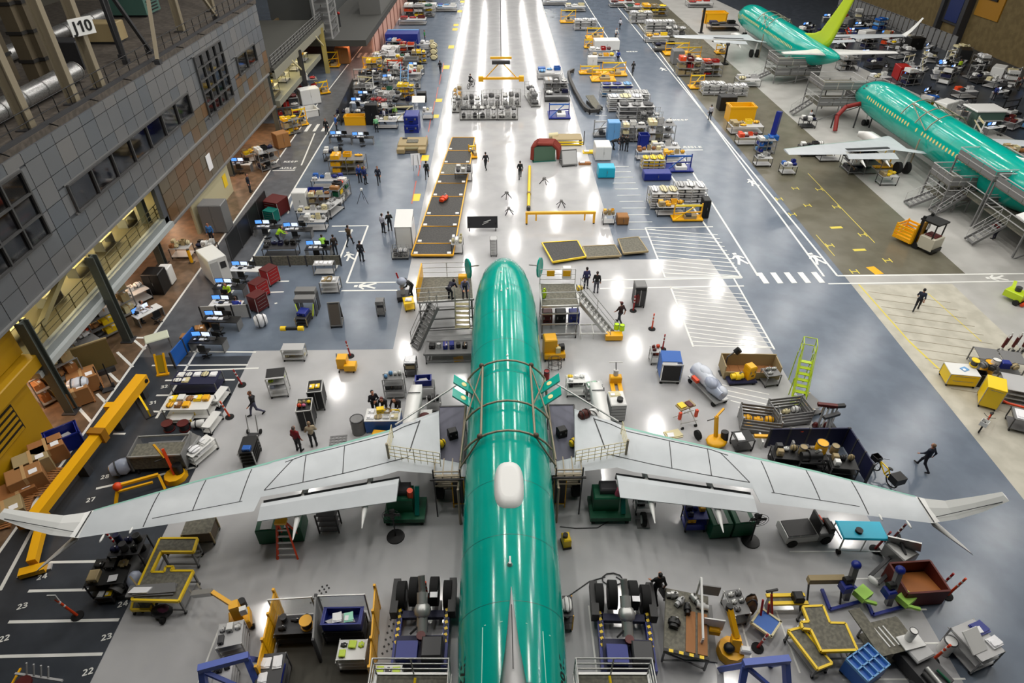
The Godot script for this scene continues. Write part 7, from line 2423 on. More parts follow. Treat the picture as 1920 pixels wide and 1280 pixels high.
	for a in [[F(-4.99,-17.96), "black pedestal fan beside the green machine behind the wing"],[F(11.28,-17.39), "black pedestal fan beside the green cabinets behind the wing"]]:
		t = make("pedestal_fan", a[1], "fan", a[0],0,[["pole",M.black, "t",[0,0.05,0,0,1.6,-0.1,0.035]],["motor",M.black, "t",[0,1.6,-0.25,0,1.6,0.05,0.12]]])
		lt([[0.42,0],[0.4,0.06],[0.06,0.1],[0,0.1]],Vector3.ZERO,18)
		pt("base",M.black, t)
		for r in [0.18,0.3,0.42]:
			var l = []
			for k in 17:
				l.append(V(cos(TAU * k / 16) * r,1.6 + sin(TAU * k / 16) * r,0.06))
			path(l,0.012,4)
			pt("guard_ring",M.black, t)
		for k in 4:
			xf = Transform3D(Basis(V(0,0,1), TAU * k / 4),V(0,1.6,0))
			bx(0,0.08,0,0.18,0.28,0.02)
			xf = Transform3D()
			pt("blade",M.dkgrey, t)
	rack(F(-8.08,-18.49),0, "dark grey shelf rack beside the green cabinet pair under the flap",0.9,0.6,1.3,4,1,M.dkgrey,M.dkgrey)
	C(F(8.83,-18.29),0, "blue and yellow tool trolley beneath the wing beside the green cabinets",1.0,0.8,1.0,3,M.dkgrey,M.blue, "blue or yellow tool case", "case",["case", "part"],[M.blue,M.yellow,M.navy],4)
	t = C(F(6.67,-19.25),0, "grey shelf trolley below the flap near the tyre reel",0.9,0.7,0.9,3,M.grey,M.ltgrey, "black box", "box",["case"],[M.black],2)
	make("tyre_reel", "grey wheel lying in a hoop stand below the flap", "reel",F(6.52,-18.43),0,[["tyre",M.rubber, "t",[-0.1,0.35,0,0.1,0.35,0,0.34]],["hub",M.ltgrey, "t",[-0.12,0.35,0,0.12,0.35,0,0.2]],["stand",M.grey, "x",[0,0,0,0.6,0.05,0.5]]])
	make("hydraulic_jack", "small yellow jack standing alone on the floor beside the rear fuselage", "jack",F(2.81,-17.4),10,[["body",M.yellow2, "c",[0,0.1,0,0.35,0.5,0.5]],["cap",M.black, "t",[-0.05,0.55,0,-0.05,0.75,0,0.12]],["base",M.black, "x",[0,0,0,0.4,0.1,0.6]]])
	var loops = []
	for k in 20:
		loops.append(V(4.67,0.03,-15.57) + V(cos(k * 0.7) * 0.45, k * 0.002, sin(k * 0.7) * 0.3))
	path([V(2.6,0.03,-14.76),V(3.66,0.03,-15.49),V(4.38,0.03,-15.7)],0.025,5)
	path(loops,0.022,4)
	path([V(4.85,0.03,-15.69),V(5.56,0.03,-15.12),V(6.46,0.03,-14.8),V(6.29,0.03,-14.21),V(5.96,0.03,-14.21)],0.025,5)
	tag(pt("air_hose",M.dkgrey), "grey air hose coiled on the floor ahead of the blue dolly", "hose")
	path([V(2.62,0.03,-18.34),V(3.36,0.03,-18.23),V(4.36,0.03,-18.24),V(5.18,0.03,-18.74)],0.022,5)
	tag(pt("air_hose",M.dkgrey), "grey air hose running from the fuselage to the green machine", "hose")
	for a in [[F(-7.99,-14.76),F(-7.61,-15.61),14],[F(-4.68,-12.55),F(-4.37,-15.72),34]]:
		for k in a[2]:
			var p: Vector3 = a[0].lerp(a[1], k / float(a[2]))
			bx(p.x + (k % 3) * 0.16 - 0.16,0, p.z,0.07,0.012,0.09,30)
	tag(pt("tread_marks",M.black), "black dashed tread marks on the floor beside the blue dolly", "floor marks").set_meta("kind", "stuff")
	person(F(6.35,-14.7),190, "walk", C8(0x08080a), C8(0x0c0c10), C8(0x080706), "person in black carrying a bag beside the coiled air hose", false)
	item("case",M.black,V(6.59,0.35,-14.66),V(0.12,0.5,0.4),20, "black shoulder bag held by the person beside the coiled hose", "bag")
	t = thing("work_cart", "large grey cart with two wooden boards and silver clamps", "cart",F(7.15,-13.06),-14)
	cbx(0,0.85,0,1.7,0.1,2.7,0.02)
	pt("deck",M.deck, t)
	for x in [0.15,0.6]:
		bx(x,0.95,0.35,0.36,0.05,1.7)
		pt("board",M.wood, t)
	for k in 9:
		bx(-0.76 + k * 0.19,0.96,1.28,0.16,0.02,0.12)
		pt("hazard_stripe",M.yellow2 if k % 2 else M.black, t)
	for s in [[-0.8,1.3],[0.8,1.3],[-0.8,-1.3],[0.8,-1.3]]:
		br(V(s[0],0.1, s[1]),V(s[0],0.85, s[1]),0.08)
		pt("leg",M.grey, t)
	br(V(-0.8,0.2,1.3),V(0.8,0.8,1.3),0.06)
	br(V(-0.8,0.8,1.3),V(0.8,0.2,1.3),0.06)
	pt("cross_brace",M.grey, t)
	for k in 5:
		item("part",[M.alu,M.ltgrey,M.black,M.alu,M.white][k], local(t,-0.6 + k * 0.3,0.96,-1.0 + 0.25 * (k % 3)),V(0.5,0.4,0.35), k * 40,["silver clamp next to the boards on the large cart", "pale clamp at the cart corner", "black motor on the large grey cart", "second silver clamp behind the boards", "white clamp at the far end of the large cart"][k], "clamp")
	item("part",M.black, local(t,-0.5,0.96,0.2),V(0.45,0.4,0.6),70, "black and white hand tool beside the wooden boards", "tool")
	t = make("panel_easel", "tall grey frame with mesh panel and white sheet behind the wooden board cart", "frame",F(7.99,-13.16),-10,[["post",M.white, "x",[-0.3,0,1.0,0.08,1.3,0.08]],["post",M.white, "x",[-0.3,0,-1.2,0.08,1.9,0.08]],["rail",M.white, "b",[-0.3,1.3,1.0,-0.3,1.9,-1.2,0.08]],["mesh_panel",M.grey, "x",[0.1,1.3,-0.9,0.7,0.6,0.05]],["white_sheet",M.white, "x",[0.2,0.7,0.2,0.8,0.7,0.05]],["foot",M.grey, "x",[0,0,0,0.9,0.08,2.4]]])
	make("arm_fixture", "yellow robot arm leaning over its round base beside the panel frame", "lifting arm",F(8.82,-12.27),-10,[["base",M.yellow, "t",[0,0.05,0,0,0.45,0,0.55,0.5]],["side_lug",M.yellow, "c",[-0.7,0.6,-0.5,0.45,0.3,0.35]],["column",M.yellow, "b",[0.1,0.4,0,0.1,0.9,-0.2,0.35]],["arm",M.yellow, "b",[0.1,0.9,-0.2,-0.25,1.7,-0.9,0.2]],["head",M.black, "t",[-0.25,1.6,-0.9,-0.25,1.8,-0.95,0.14]],["control_box",M.white, "c",[0.45,0.5,0.1,0.4,0.25,0.25]],["motor",M.black, "s",[-0.15,0.6,0.1,0.22,0.2,0.22]]])
	C(F(9.44,-13.92),8, "silver gear trolley above the yellow robot arm",0.7,1.1,0.9,2,M.alu,M.grey, "silver machined gear", "gear",["part"],[M.alu,M.white,M.grey],5)
	item("bundle", mat(Color(0.32,0.22,0.12)),F(10.01,-13.91),V(0.5,1.3,0.5),80, "brown and black draped coat stand beside the silver gear trolley", "coat")
	make("red_trestle", "red tubular frame with black handle beside the brown coat stand", "frame",F(10.62,-13.55),10,[["tube",M.red, "b",[-0.35,0,0.2,-0.2,1.2,-0.3,0.07]],["tube",M.red, "b",[0.0,0,0.2,0.05,1.0,-0.2,0.07]],["tube",M.red, "b",[0.25,0,0.2,0.2,1.3,-0.4,0.07]],["handle",M.black, "b",[0,1.4,-0.5,0.5,1.4,-0.5,0.08]],["pole",M.dkgrey, "b",[0.25,0,0,0.25,1.4,-0.5,0.05]]])
	make("blue_tray", "yellow edged blue tray turned on a corner beside the red frame", "tray",F(10.45,-13.22),45,[["tray",M.blue2, "x",[0,0.5,0,0.8,0.06,0.8]],["edge",M.cream, "x",[0.42,0.48,0,0.08,0.12,0.9]],["edge",M.cream, "x",[-0.42,0.48,0,0.08,0.12,0.9]],["edge",M.cream, "x",[0,0.48,0.42,0.9,0.12,0.08]],["edge",M.cream, "x",[0,0.48,-0.42,0.9,0.12,0.08]],["stem",M.grey, "t",[0,0,0,0,0.5,0,0.06]]])
	stanchion(F(9.98,-12.46),0, "red valve post between the blue tray and the gantry",M.red,1.0,0.15)
	platform([V(11.95,1,-13.6),V(12.78,1,-13.63),V(12.76,1,-12.91),V(13.36,1,-12.88),V(13.35,1,-11.82),V(11.97,1,-11.81),V(11.9,1,-12.65),V(11.6,1,-12.7),V(11.64,1,-12.96),V(11.94,1,-12.97)],1.0, "grey stepped platform edged in yellow, the broad one beside the blue crate",M.deck,M.yellow2)
	platform([V(11.1,0.8,-12.73),V(11.67,0.8,-12.85),V(12.29,0.8,-11.44),V(11.66,0.8,-11.24)],0.8, "narrow grey platform edged in yellow, slanting before the broad one",M.deck,M.yellow2)
	make("roller_beam", "yellow beam with black motor at the back of the broad platform", "beam",F(11.6,-14.11),0,[["beam",M.yellow2, "x",[0,0.6,0.15,1.6,0.1,0.15]],["beam",M.yellow2, "x",[0,0.6,-0.2,1.6,0.1,0.15]],["bed",M.deck, "x",[0,0.55,0,1.5,0.08,0.3]],["motor",M.black, "c",[0.4,0.6,0,0.4,0.4,0.4]],["wheel",M.rubber, "w",[0.7,0.2,0.2,0.2]],["leg",M.grey, "x",[-0.7,0,0,0.1,0.55,0.3]]])
	t = thing("divided_crate", "bright blue crate divided in eight on a wheeled base", "crate",F(13.53,-11.35),28)
	bx(0,0.2,0,1.25,0.75,0.95)
	pt("body",M.blue2, t)
	for x in [-0.62,-0.31,0.0,0.31,0.62]:
		bx(x,0.95,0,0.05,0.12,0.95)
		pt("divider",M.ltblue, t)
	for z in [-0.46,0.0,0.46]:
		bx(0,0.95, z,1.25,0.12,0.05)
		pt("divider",M.ltblue, t)
	casters(t,1.2,0.9,0.1)
	t = C(F(14.94,-12.36),12, "grey table with white jug and striped rails beside the broad yellow platform",1.5,1.3,1.0,2,M.grey,M.deck)
	bx(-0.75,1.0,-0.3,0.5,0.06,1.9)
	pt("side_plank",M.deck, t)
	bx(0.5,1.05,0.4,0.9,0.05,0.55)
	pt("white_tray",M.white, t)
	for k in 3:
		br(V(-0.4 + k * 0.2,1.02,0.4),V(-0.5 + k * 0.2,1.02,-0.4),0.05)
		pt("rail",M.white, t)
	item("drum",M.white, local(t,0.45,1.1,0.3),V(0.3,0.6,0.3),0, "white jug on the grey table", "jug")
	make("tan_shelf", "tan shelf board on tall dark legs behind the broad platform", "shelf",F(13.36,-14.75),0,[["board",M.tan, "x",[0,0.9,0,1.5,0.3,0.25]],["leg",M.dkgrey, "b",[-0.7,0,0.5,-0.7,1.0,0,0.06]],["leg",M.dkgrey, "b",[0.7,0,0.5,0.7,1.0,0,0.06]],["foot",M.black, "s",[-0.7,0.06,0.6,0.1,0.06,0.1]]])
	for a in [[F(14.32,-14.18), "blue floor lift with grey mast and lime clamp by the tan shelf"],[F(15.99,-13.91), "blue floor lift with grey mast and lime clamp by the brown bin"]]:
		make("floor_lift", a[1], "lift", a[0],10,[["base",M.blue, "b",[-0.9,0.15,0.1,0.9,0.15,0.0,0.12]],["base",M.blue, "b",[-0.9,0.15,0.1,-0.7,0.15,-0.8,0.12]],["base",M.blue, "b",[0.9,0.15,0.0,0.7,0.15,-0.7,0.12]],["mast",M.grey, "b",[0.0,0.15,-0.2,0.1,2.0,-0.6,0.22]],["winch",M.blue, "c",[-0.2,0.8,-0.3,0.4,0.4,0.4]],["head",M.blue, "s",[0.12,2.0,-0.6,0.2,0.18,0.2]],["clamp", mat(Color(0.65,0.85,0.35)), "x",[0.6,0.4,-0.1,0.6,0.3,0.5,20]],["clamp_jaw", mat(Color(0.65,0.85,0.35)), "b",[0.4,0.6,0.2,0.9,0.5,0.4,0.12]],["pulley",M.black, "t",[-0.3,1.3,-0.4,0.0,1.3,-0.4,0.16]]])
	t = thing("waste_bin", "rust brown open bin with sloping floor beside the orange posts", "bin",F(17.35,-14.84),3)
	for s in [[-0.9,0,0.08,1.4],[0.9,0,0.08,1.4],[0,-0.7,1.8,0.08],[0,0.7,1.8,0.08]]:
		bx(s[0],0.05, s[1], s[2],0.95, s[3])
		pt("side", mat(Color(0.36,0.1,0.06),0.6), t)
	br(V(0,0.3,-0.6),V(0,0.6,0.6),1.7,0.06)
	pt("sloping_floor", mat(Color(0.6,0.35,0.12),0.6), t)
	make("fork_machine", "dark steel machine frame with long forks behind the brown bin", "frame",F(16.96,-16.01),25,[["body",M.steel, "c",[0.4,0.3,0,0.9,0.7,1.0]],["plate",M.alu, "b",[0.2,1.0,-0.6,0.9,1.3,0.4,0.08,0.5]],["fork",M.dkgrey, "b",[0,0.5,0.3,-1.4,0.3,0.5,0.14]],["fork",M.dkgrey, "b",[0,0.5,-0.1,-1.4,0.3,0.1,0.14]],["roller",M.white, "s",[-1.45,0.3,0.3,0.14,0.14,0.25]],["pipe",M.black, "b",[0.2,0.9,0.4,0.6,1.3,-0.5,0.1]],["wheel",M.rubber, "w",[0.6,0.12,0.4,0.12]]])
	for k in 4:
		stanchion([F(17.63,-17.21),F(16.76,-16.83),F(18.36,-14.75),F(18.74,-14.52)][k],0,["dark red post standing apart at the blue floor near the winglet", "dark red post at the corner of the cyan table", "red post touching the brown bin", "orange post outside the brown bin on blue floor"][k],[M.dkred,M.red,M.red,M.orange][k],1.25,0.25)
	stanchion(F(16.65,-11.84),0, "orange red post beside the computer cart",M.orange,1.15,0.2)
	t = make("burden_carrier", "silver electric carrier with black bed and orange seat", "cart",F(13.77,-17.6),5,[["bed",M.alu, "c",[-0.4,0.3,0,1.5,0.4,1.0]],["bed_mat",M.black, "x",[-0.4,0.7,0,1.3,0.04,0.85]],["nose",M.grey, "c",[0.75,0.25,0,0.7,0.45,0.95]],["seat",M.orange, "c",[0.6,0.7,-0.25,0.35,0.25,0.4]],["dash",M.black, "c",[0.95,0.65,0.1,0.25,0.3,0.7]],["column",M.black, "b",[0.8,0.7,0,0.6,1.1,0,0.05]],["back_rest",M.black, "x",[0.35,0.7,0,0.08,0.7,0.8]]])
	for s in [[-0.8,0.45],[0.8,0.45],[-0.8,-0.45],[0.8,-0.45]]:
		tb(V(s[0],0.24, s[1] - 0.08),V(s[0],0.24, s[1] + 0.08),0.24,12)
		pt("wheel",M.rubber, t)
	t = make("cloth_table", "cyan covered table cart under the wing tip", "table",F(15.97,-17.13),-3,[["cover",M.cyan, "c",[0,1.0,0,2.0,0.08,1.0]],["leg",M.alu, "b",[-0.95,0.15,0.5,-0.95,1.0,0.45,0.05]],["leg",M.alu, "b",[0.95,0.15,0.5,0.95,1.0,0.45,0.05]],["leg",M.alu, "b",[-0.95,0.15,-0.5,-0.95,1.0,-0.45,0.05]],["leg",M.alu, "b",[0.95,0.15,-0.5,0.95,1.0,-0.45,0.05]],["leg",M.alu, "b",[0.0,0.15,0.5,0.0,1.0,0.48,0.04]],["base_bar",M.alu, "b",[-0.95,0.2,0.5,0.95,0.2,0.5,0.05]],["wheel",M.rubber, "w",[-0.95,0.12,0.5,0.12]],["wheel",M.rubber, "w",[0.95,0.12,0.5,0.12]],["handle",M.dkgrey, "b",[-1.0,0.9,0.4,-1.25,1.1,-0.4,0.04]]])
	item("spool",M.black, local(t,-0.2,1.08,0.1),V(0.32,0.12,0.32),0, "black tape reel on the cyan covered table", "reel")
	t = C(F(18.1,-12.08),18, "computer cart with a sloping white console and blue papers at the aisle edge",1.2,1.4,1.1,3,M.grey,M.ltgrey)
	br(V(-0.35,1.1,0.4),V(-0.35,1.55,-0.3),0.7,0.06)
	pt("console",M.white, t)
	item("sheet",M.blue, local(t,0.4,1.12,-0.3),V(0.6,0.1,0.5),18, "blue manual on the computer cart", "manual")
	item("sheet",M.paper, local(t,0.45,1.12,0.3),V(0.5,0.12,0.4),20, "white manual stack on the computer cart", "manual")
	item("drum",M.white,F(17.27,-12.2),V(0.5,0.8,0.5),0, "white plastic jug standing on the floor beside the computer cart", "jug")
	make("printer_unit", "silver topped machine with exposed dark workings by the orange red post", "machine",F(15.78,-11.31),20,[["top",M.ltgrey, "c",[0.1,0.9,-0.5,0.9,0.12,0.8]],["body",M.dkgrey, "x",[0,0.15,0,1.1,0.6,1.6]],["roller",M.alu, "t",[-0.1,0.85,0.1,-0.1,0.8,0.9,0.1]],["hose",M.green_box, "t",[0.2,0.85,0.3,0.3,0.8,0.8,0.05]],["pipe",M.black, "t",[-0.35,0.8,0.2,-0.35,0.8,0.8,0.12]],["arm",M.dkgrey, "b",[-0.5,0.3,0.6,-0.9,0.6,0.2,0.1]]])
	C(F(2.47,-13.72),0, "white drum on a yellow stair cart tucked beside the rear fuselage",0.5,0.9,1.2,3,M.yellow,M.dkgrey, "white paper roll", "roll",["bundle"],[M.white],1)
	for k in 4:
		bx(V(0,0,0).x,0,0,0.1,0.1,0.1) if false else null
	t = make("silver_rack", "silver tube rack with upright pegs at the bottom of the dark strip", "rack",F(-17.46,-11.66),-10,[["bar",M.ltgrey, "b",[-1.0,0.5,0,1.0,0.6,0,0.08]],["bar",M.ltgrey, "b",[-1.0,0.3,0.4,1.0,0.3,0.4,0.08]],["pole",M.yellow, "b",[-1.2,0.2,-0.3,-0.8,0.5,0.6,0.06]],["disc",M.dkred, "t",[-0.4,0.5,0.3,-0.4,0.6,0.3,0.3]]])
	for k in 4:
		br(V(-0.5 + k * 0.3,0.55,0),V(-0.4 + k * 0.3,1.1,-0.2),0.05)
		pt("peg",M.ltgrey, t)
# ---------------------------------------------------------------- rows of equipment
func pal(k: String) -> Array:
	match k:
		"w": return [M.white,M.cream,M.paper,M.ltgrey]
		"y": return [M.yellow,M.yellow2,M.tan]
		"b": return [M.blue,M.blue2,M.ltblue,M.white]
		"g": return [M.grey,M.ltgrey,M.alu,M.dkgrey]
		"k": return [M.black,M.dkgrey,M.navy,M.white]
		"r": return [M.red,M.orange,M.dkred,M.tan,M.white]
		"n": return [M.cyan]
		"l": return [M.ltblue]
		"c": return [M.card,M.wood,M.tan,M.cream]
	return [M.white,M.ltgrey,M.card,M.blue2,M.yellow2,M.dkgrey,M.green_box,M.orange]
const HUE := {"w": "white", "y": "yellow", "b": "blue", "g": "grey", "k": "dark", "r": "red toned", "c": "brown", "m": "mixed", "n": "cyan", "l": "light blue"}
var feet = []
# one unit of a row: style, palette, where it stands in words
func S(at: Vector3, turn: float, style: String, p: String, where: String, w := 1.8, d := 1.0, h := 1.3) -> Node3D:
	var t: Node3D
	var ms = pal(p)
	var hue: String = HUE[p]
	var near: bool = at.z > -75
	for k in 8:
		for f in feet:
			var px = (w + f[2]) / 2 - absf(at.x - f[0])
			var pz_ = (d + f[3]) / 2 - absf(at.z - f[1])
			if px > 0 and pz_ > 0:
				if px < pz_:
					at.x += px * (1.0 if at.x > f[0] else -1.0)
				else:
					at.z += pz_ * (1.0 if at.z > f[1] else -1.0)
	feet.append([at.x, at.z, w + 0.06, d + 0.06])
	match style:
		"wire":
			t = cage(at, turn, "grey wire cage of " + hue + " parts " + where, w, d, h,M.steel)
			goods(t,0.2, w * 0.9, d * 0.85,3,["part", "case"], ms, hue + " part low in the cage " + where, "part", h * 0.45)
			goods(t, h * 0.6, w * 0.9, d * 0.85,3,["part", "bundle"], ms, hue + " part high in the cage " + where, "part", h * 0.35)
		"tubes":
			t = rack(at, turn, "rack of long " + hue + " tubes " + where, w, d, h,4,2,M.ltgrey,M.ltgrey, "tube_rack")
			for k in 3:
				for q in 3:
					var z = -d * 0.32 + q * d * 0.32
					item("bundle", ms[(k + q) % ms.size()], local(t,0, shelf_y(h,4, k), z),V(w * 0.95, h * 0.22, d * 0.3), turn,["rear ", "middle ", "front "][q] + hue + " tube, " + ["bottom", "middle", "upper"][k] + " tier " + where, "tube", "tubes " + where)
			goods(t, h, w, d * 0.9,3,["bundle"], ms, hue + " tube on top " + where, "tube",0.25)
		"shelf":
			t = rack(at, turn, "shelf rack of " + hue + " goods " + where, w, d, h,3,2,M.grey,M.grey)
			for k in 3:
				goods(t, shelf_y(h,3, k) - 0.02, w * 0.95, d * 0.9,4 if near else 3,["carton", "tote", "part"], ms, hue + " box on " + ["bottom", "middle", "top"][k] + " shelf " + where, "box", h * 0.28)
		"bench":
			t = cart(at, turn, "wheeled bench with " + hue + " gear " + where, w, d,0.9,2,M.dkgrey,M.dkgrey if p == "k" else M.ltgrey)
			goods(t,0.9, w * 0.95, d * 0.9,6 if near else 4,["case", "part", "tote", "bundle"], ms, hue + " gear on bench " + where, "gear",0.45)
		"desk":
			t = desk(at, turn, "desk with " + ("dark" if p == "k" else "white") + " top and screens " + where, "", w,M.black if p == "k" else M.white)
			for k in 2 + int(w > 1.9):
				monitor(local(t,-w * 0.33 + k * 0.62,0.75,-0.22), turn + 8 - 8 * k,["first", "second", "third"][k] + " monitor along the desk " + where,[M.screen,M.screen2,M.black][k % 3] if p != "s" else M.screen2, "monitors on the desk " + where)
			chair(local(t,0.1,0,0.75), turn + 180, "dark office chair at the desk " + where,M.black)
			goods(t,0.75, w * 0.8,0.3,3,["sheet", "case"],[M.paper,M.black,M.white], "paper on desk " + where, "paper",0.1)
		"cab":
			t = make("cabinet", hue + " cabinet with double doors " + where, "cabinet", at, turn,[["body", ms[0], "c",[0,0.08,0, w, h, d]],["door", ms[0], "x",[-w * 0.25,0.14, d / 2 + 0.015, w * 0.46, h - 0.14,0.03]],["door", ms[0], "x",[w * 0.25,0.14, d / 2 + 0.015, w * 0.46, h - 0.14,0.03]],["handle",M.steel, "x",[0.05, h * 0.5, d / 2 + 0.05,0.03,0.25,0.03]],["plinth",M.dkgrey, "x",[0,0,0, w * 0.95,0.08, d * 0.95]]])
		"pipes":
			t = make("tool_jig", hue + " tool jig with crossed tubes " + where, "frame", at, turn,[["base", ms[0], "x",[0,0.12,0, w,0.12, d]],["post", ms[0], "x",[-w * 0.45,0.2,0,0.1, h,0.1]],["post", ms[0], "x",[w * 0.45,0.2,0,0.1, h,0.1]],["beam", ms[1], "b",[-w * 0.45, h,0, w * 0.45, h,0,0.14]],["beam", ms[0], "b",[-w * 0.45, h * 0.5,0.1, w * 0.45, h * 0.6,0.1,0.1]],["diagonal", ms[1], "b",[-w * 0.45,0.2, d * 0.4, w * 0.3, h * 0.9,-d * 0.3,0.08]],["drum",M.dkgrey, "t",[-0.2, h * 0.4,0.2,0.25, h * 0.4,0.2,0.22]],["pad", ms[ms.size() - 1], "x",[0.2,0.24,0, w * 0.4,0.3, d * 0.8]]])
			casters(t, w, d)
		"crate":
			t = item("tote", ms[0], at,V(w, h, d), turn, hue + " open crate " + where, "crate")
	return t
func rows(l: Array):
	for a in l:
		S(a[0], a[1], a[2], a[3], a[4], a[5] if a.size() > 5 else 1.8, a[6] if a.size() > 6 else 1.0, a[7] if a.size() > 7 else 1.3)
func left_rows():
	for k in 9:
		for l in [[F(-20.68,-43.24),F(-20.23,-51.7)],[F(-18.23,-74.17),F(-18.74,-85.88)]]:
			var p: Vector3 = l[0].lerp(l[1], k / 8.0)
			feet.append([p.x, p.z,0.5,1.2])
	for r in [[F(-15.31,-111.76),5.6,4.0],[F(-9.19,-66.45),3.2,3.6],[F(-9.81,-72.57),1.8,2.6],[F(-9.81,-80.22),1.8,1.4],[F(-7.57,-45.33),1.5,2.2],[F(-19.6,-127),3.0,46],[F(-24.4,-84),1.6,1.6],[F(-24.4,-96.5),1.6,1.6],[F(-25,-72.6),1.2,1.2],[F(-24.3,-26.7),1.0,1.0],[F(-24.1,-33.3),1.0,1.0],[F(70.7,-126),2.6,40],[F(55.5,-72.5),3.8,3.0],[F(66,-66),2,2],[F(42.3,-57),4.4,40],[F(42.3,-102),4.4,40],[F(-20.89,-40.76),2.0,2.4],[F(-19.71,-51.69),2.0,2.0],[F(-19.42,-49.95),1.4,1.2],[F(-16.78,-40.08),1,1.2],[F(-17.02,-38.25),1,1.2],[F(-16.63,-36.64),1,1.2]]:
		feet.append([r[0].x, r[0].z, r[1], r[2]])
	rows([[F(-19.52,-40.88),-4, "desk", "w", "in front of the tall white cabinet",2.2],[F(-19.18,-38.5),-4, "desk", "k", "in the second row below the white cabinet",2.2],[F(-18.66,-36.36),-4, "desk", "w", "in the third row below the white cabinet",2.2],[F(-18.4,-34.49),-4, "desk", "k", "in the fourth row, by the grey partition",2.4],[F(-18.47,-32.2),-4, "desk", "k", "next to the yellow folding stand",2.2],
		[F(-19.28,-47.55),0, "desk", "k", "at the black wall's lower end",2.2],[F(-16.53,-47.03),0, "desk", "k", "with a lime vested worker",2.4],[F(-17.03,-43.99),0, "bench", "k", "below the lime vested worker",2.6],[F(-14.11,-43.93),0, "desk", "k", "at the corner of the walkway lines",2.0],[F(-15.31,-48.41),0, "bench", "w", "with white papers at the walkway corner",1.8],
		[F(-17.43,-52.28),0, "cab", "w", "beside the yellow topped bin",1.2,1.0,1.7],[F(-16.74,-54.46),0, "crate", "b", "topped with yellow lids",1.3,1.0,0.9],[F(-15.93,-50.18),0, "bench", "w", "below the white double door cabinet",2.6],[F(-14.39,-54.08),80, "shelf", "m", "by the tripod",2.6,1.0,1.5],[F(-16.01,-56.78),0, "bench", "b", "with blue pipes beneath the yellow shelving",3.0],[F(-14.57,-51.38),70, "bench", "g", "below the rack by the tripod",2.2],[F(-15.92,-52.25),0, "shelf", "c", "between the white cabinet and the tripod",2.0],
		[F(-14.84,-60.56),0, "shelf", "y", "beside the blue jacketed pair",3.4,1.6,1.5],[F(-17.15,-68.5),0, "desk", "k", "with bright screens beside the lane",2.4],[F(-15.07,-68.14),0, "desk", "k", "with bright screens, second from the lane",2.4],[F(-16.87,-63.64),0, "bench", "k", "under the bright screen desks",2.0],[F(-17.96,-76.03),0, "bench", "k", "behind the blue shirted person",2.2],[F(-16.6,-74.69),0, "crate", "y", "between the dark benches",2.4,1.2,1.0],[F(-14.61,-74.65),0, "cab", "k", "beside the yellow crate",1.4,1.0,2.2],[F(-12.86,-73.16),0, "bench", "w", "where lime vested people stand",2.6],
		[F(-16.58,-83.14),0, "desk", "k", "under the black far wall",2.6],[F(-14.54,-83.09),0, "bench", "g", "facing the ladder",3.0],[F(-14.27,-88.88),0, "wire", "g", "beside the ladder foot",3.0,2.0,1.6],[F(-16.97,-90.17),0, "shelf", "k", "beyond the ladder",3.0,1.5,1.5],[F(-18.84,-92.78),0, "pipes", "g", "near the pink wall",2.4,1.4,1.4],[F(-18.2,-98.27),0, "pipes", "y", "with yellow beams by the pink wall",3.0,2.0,1.6],[F(-15.71,-98.8),0, "bench", "c", "beside the green crate",3.0,1.8],[F(-13.75,-98.76),0, "crate", "g", "beside the ladder top",2.0,2.0,1.4],[F(-17.23,-103.7),0, "bench", "w", "with long white boards",3.6,2.0],[F(-16.68,-107.61),0, "cab", "w", "in front of the big blue container",4.0,1.6,1.0],[F(-13.98,-105.89),0, "shelf", "r", "at the big blue container's corner",2.4,2.0,1.6],[F(-16.18,-113.97),0, "pipes", "r", "before the big blue container",4.0,2.0,1.2],
		[F(-16.53,-129.33),0, "bench", "r", "behind the big blue container",5.0,2.5],[F(-16.29,-136.61),0, "shelf", "m", "with mixed goods behind the container",6.0,3.0,1.8],[F(-14.16,-141.84),0, "cab", "w", "near the far end of the blue floor",4.0,2.5,1.2],[F(-10.43,-141.76),0, "bench", "b", "at the top edge of the blue floor",4.0,3.0],[F(-15.86,-148.69),0, "shelf", "y", "beyond the white far cabinet",5.0,3.0,1.6],[F(-17.66,-144.68),0, "cab", "k", "against the pink wall's far end",2.0,2.0,2.4],
		[F(-11.63,-93.16),0, "bench", "r", "standing apart near the ladder",1.8,1.6],[F(-8.38,-76.4),0, "bench", "w", "beside the tall blue crates",1.2,1.2],[F(-9.67,-82.99),0, "cab", "k", "behind the white board",1.1,0.9,1.1],[F(-7.76,-43.63),0, "wire", "g", "under the white tent cabinet",1.3,0.9,0.9]])
	for k in 9:
		for q in 3:
			S(F(-17.6 + q * 2.9,-76 - k * 4.3), (k * 40 + q * 25) % 30 - 15,["bench", "shelf", "pipes", "desk", "wire", "bench", "shelf"][(k * 3 + q) % 7],["k", "m", "y", "k", "g", "r", "w", "m"][(k * 2 + q * 3) % 8],["lane side", "mid block", "open floor side"][q] + ", " + ["first", "second", "third", "fourth", "fifth", "sixth", "seventh", "eighth", "ninth"][k] + " line before the pink wall",2.3,1.7,1.5)
	var t: Node3D
	make("cabinet", "tall white windowed cabinet at the lower end of the black wall", "cabinet",F(-20.89,-40.76),42,[["body",M.white, "c",[0,0.1,0,1.3,2.1,2.2]],["window",M.dkgrey, "x",[0.3,1.3,1.11,0.4,0.5,0.03]],["door",M.ltgrey, "x",[-0.3,0.15,1.11,0.55,1.8,0.03]],["plinth",M.dkgrey, "x",[0,0,0,1.2,0.1,2.1]]])
	screen_wall(F(-20.68,-43.24),F(-20.23,-51.7),2.0, "long black partition wall beside the lane and the desks",M.black,4)
	screen_wall(F(-18.23,-74.17),F(-18.74,-85.88),2.0, "black partition wall beside the lane farther up",M.black,3)
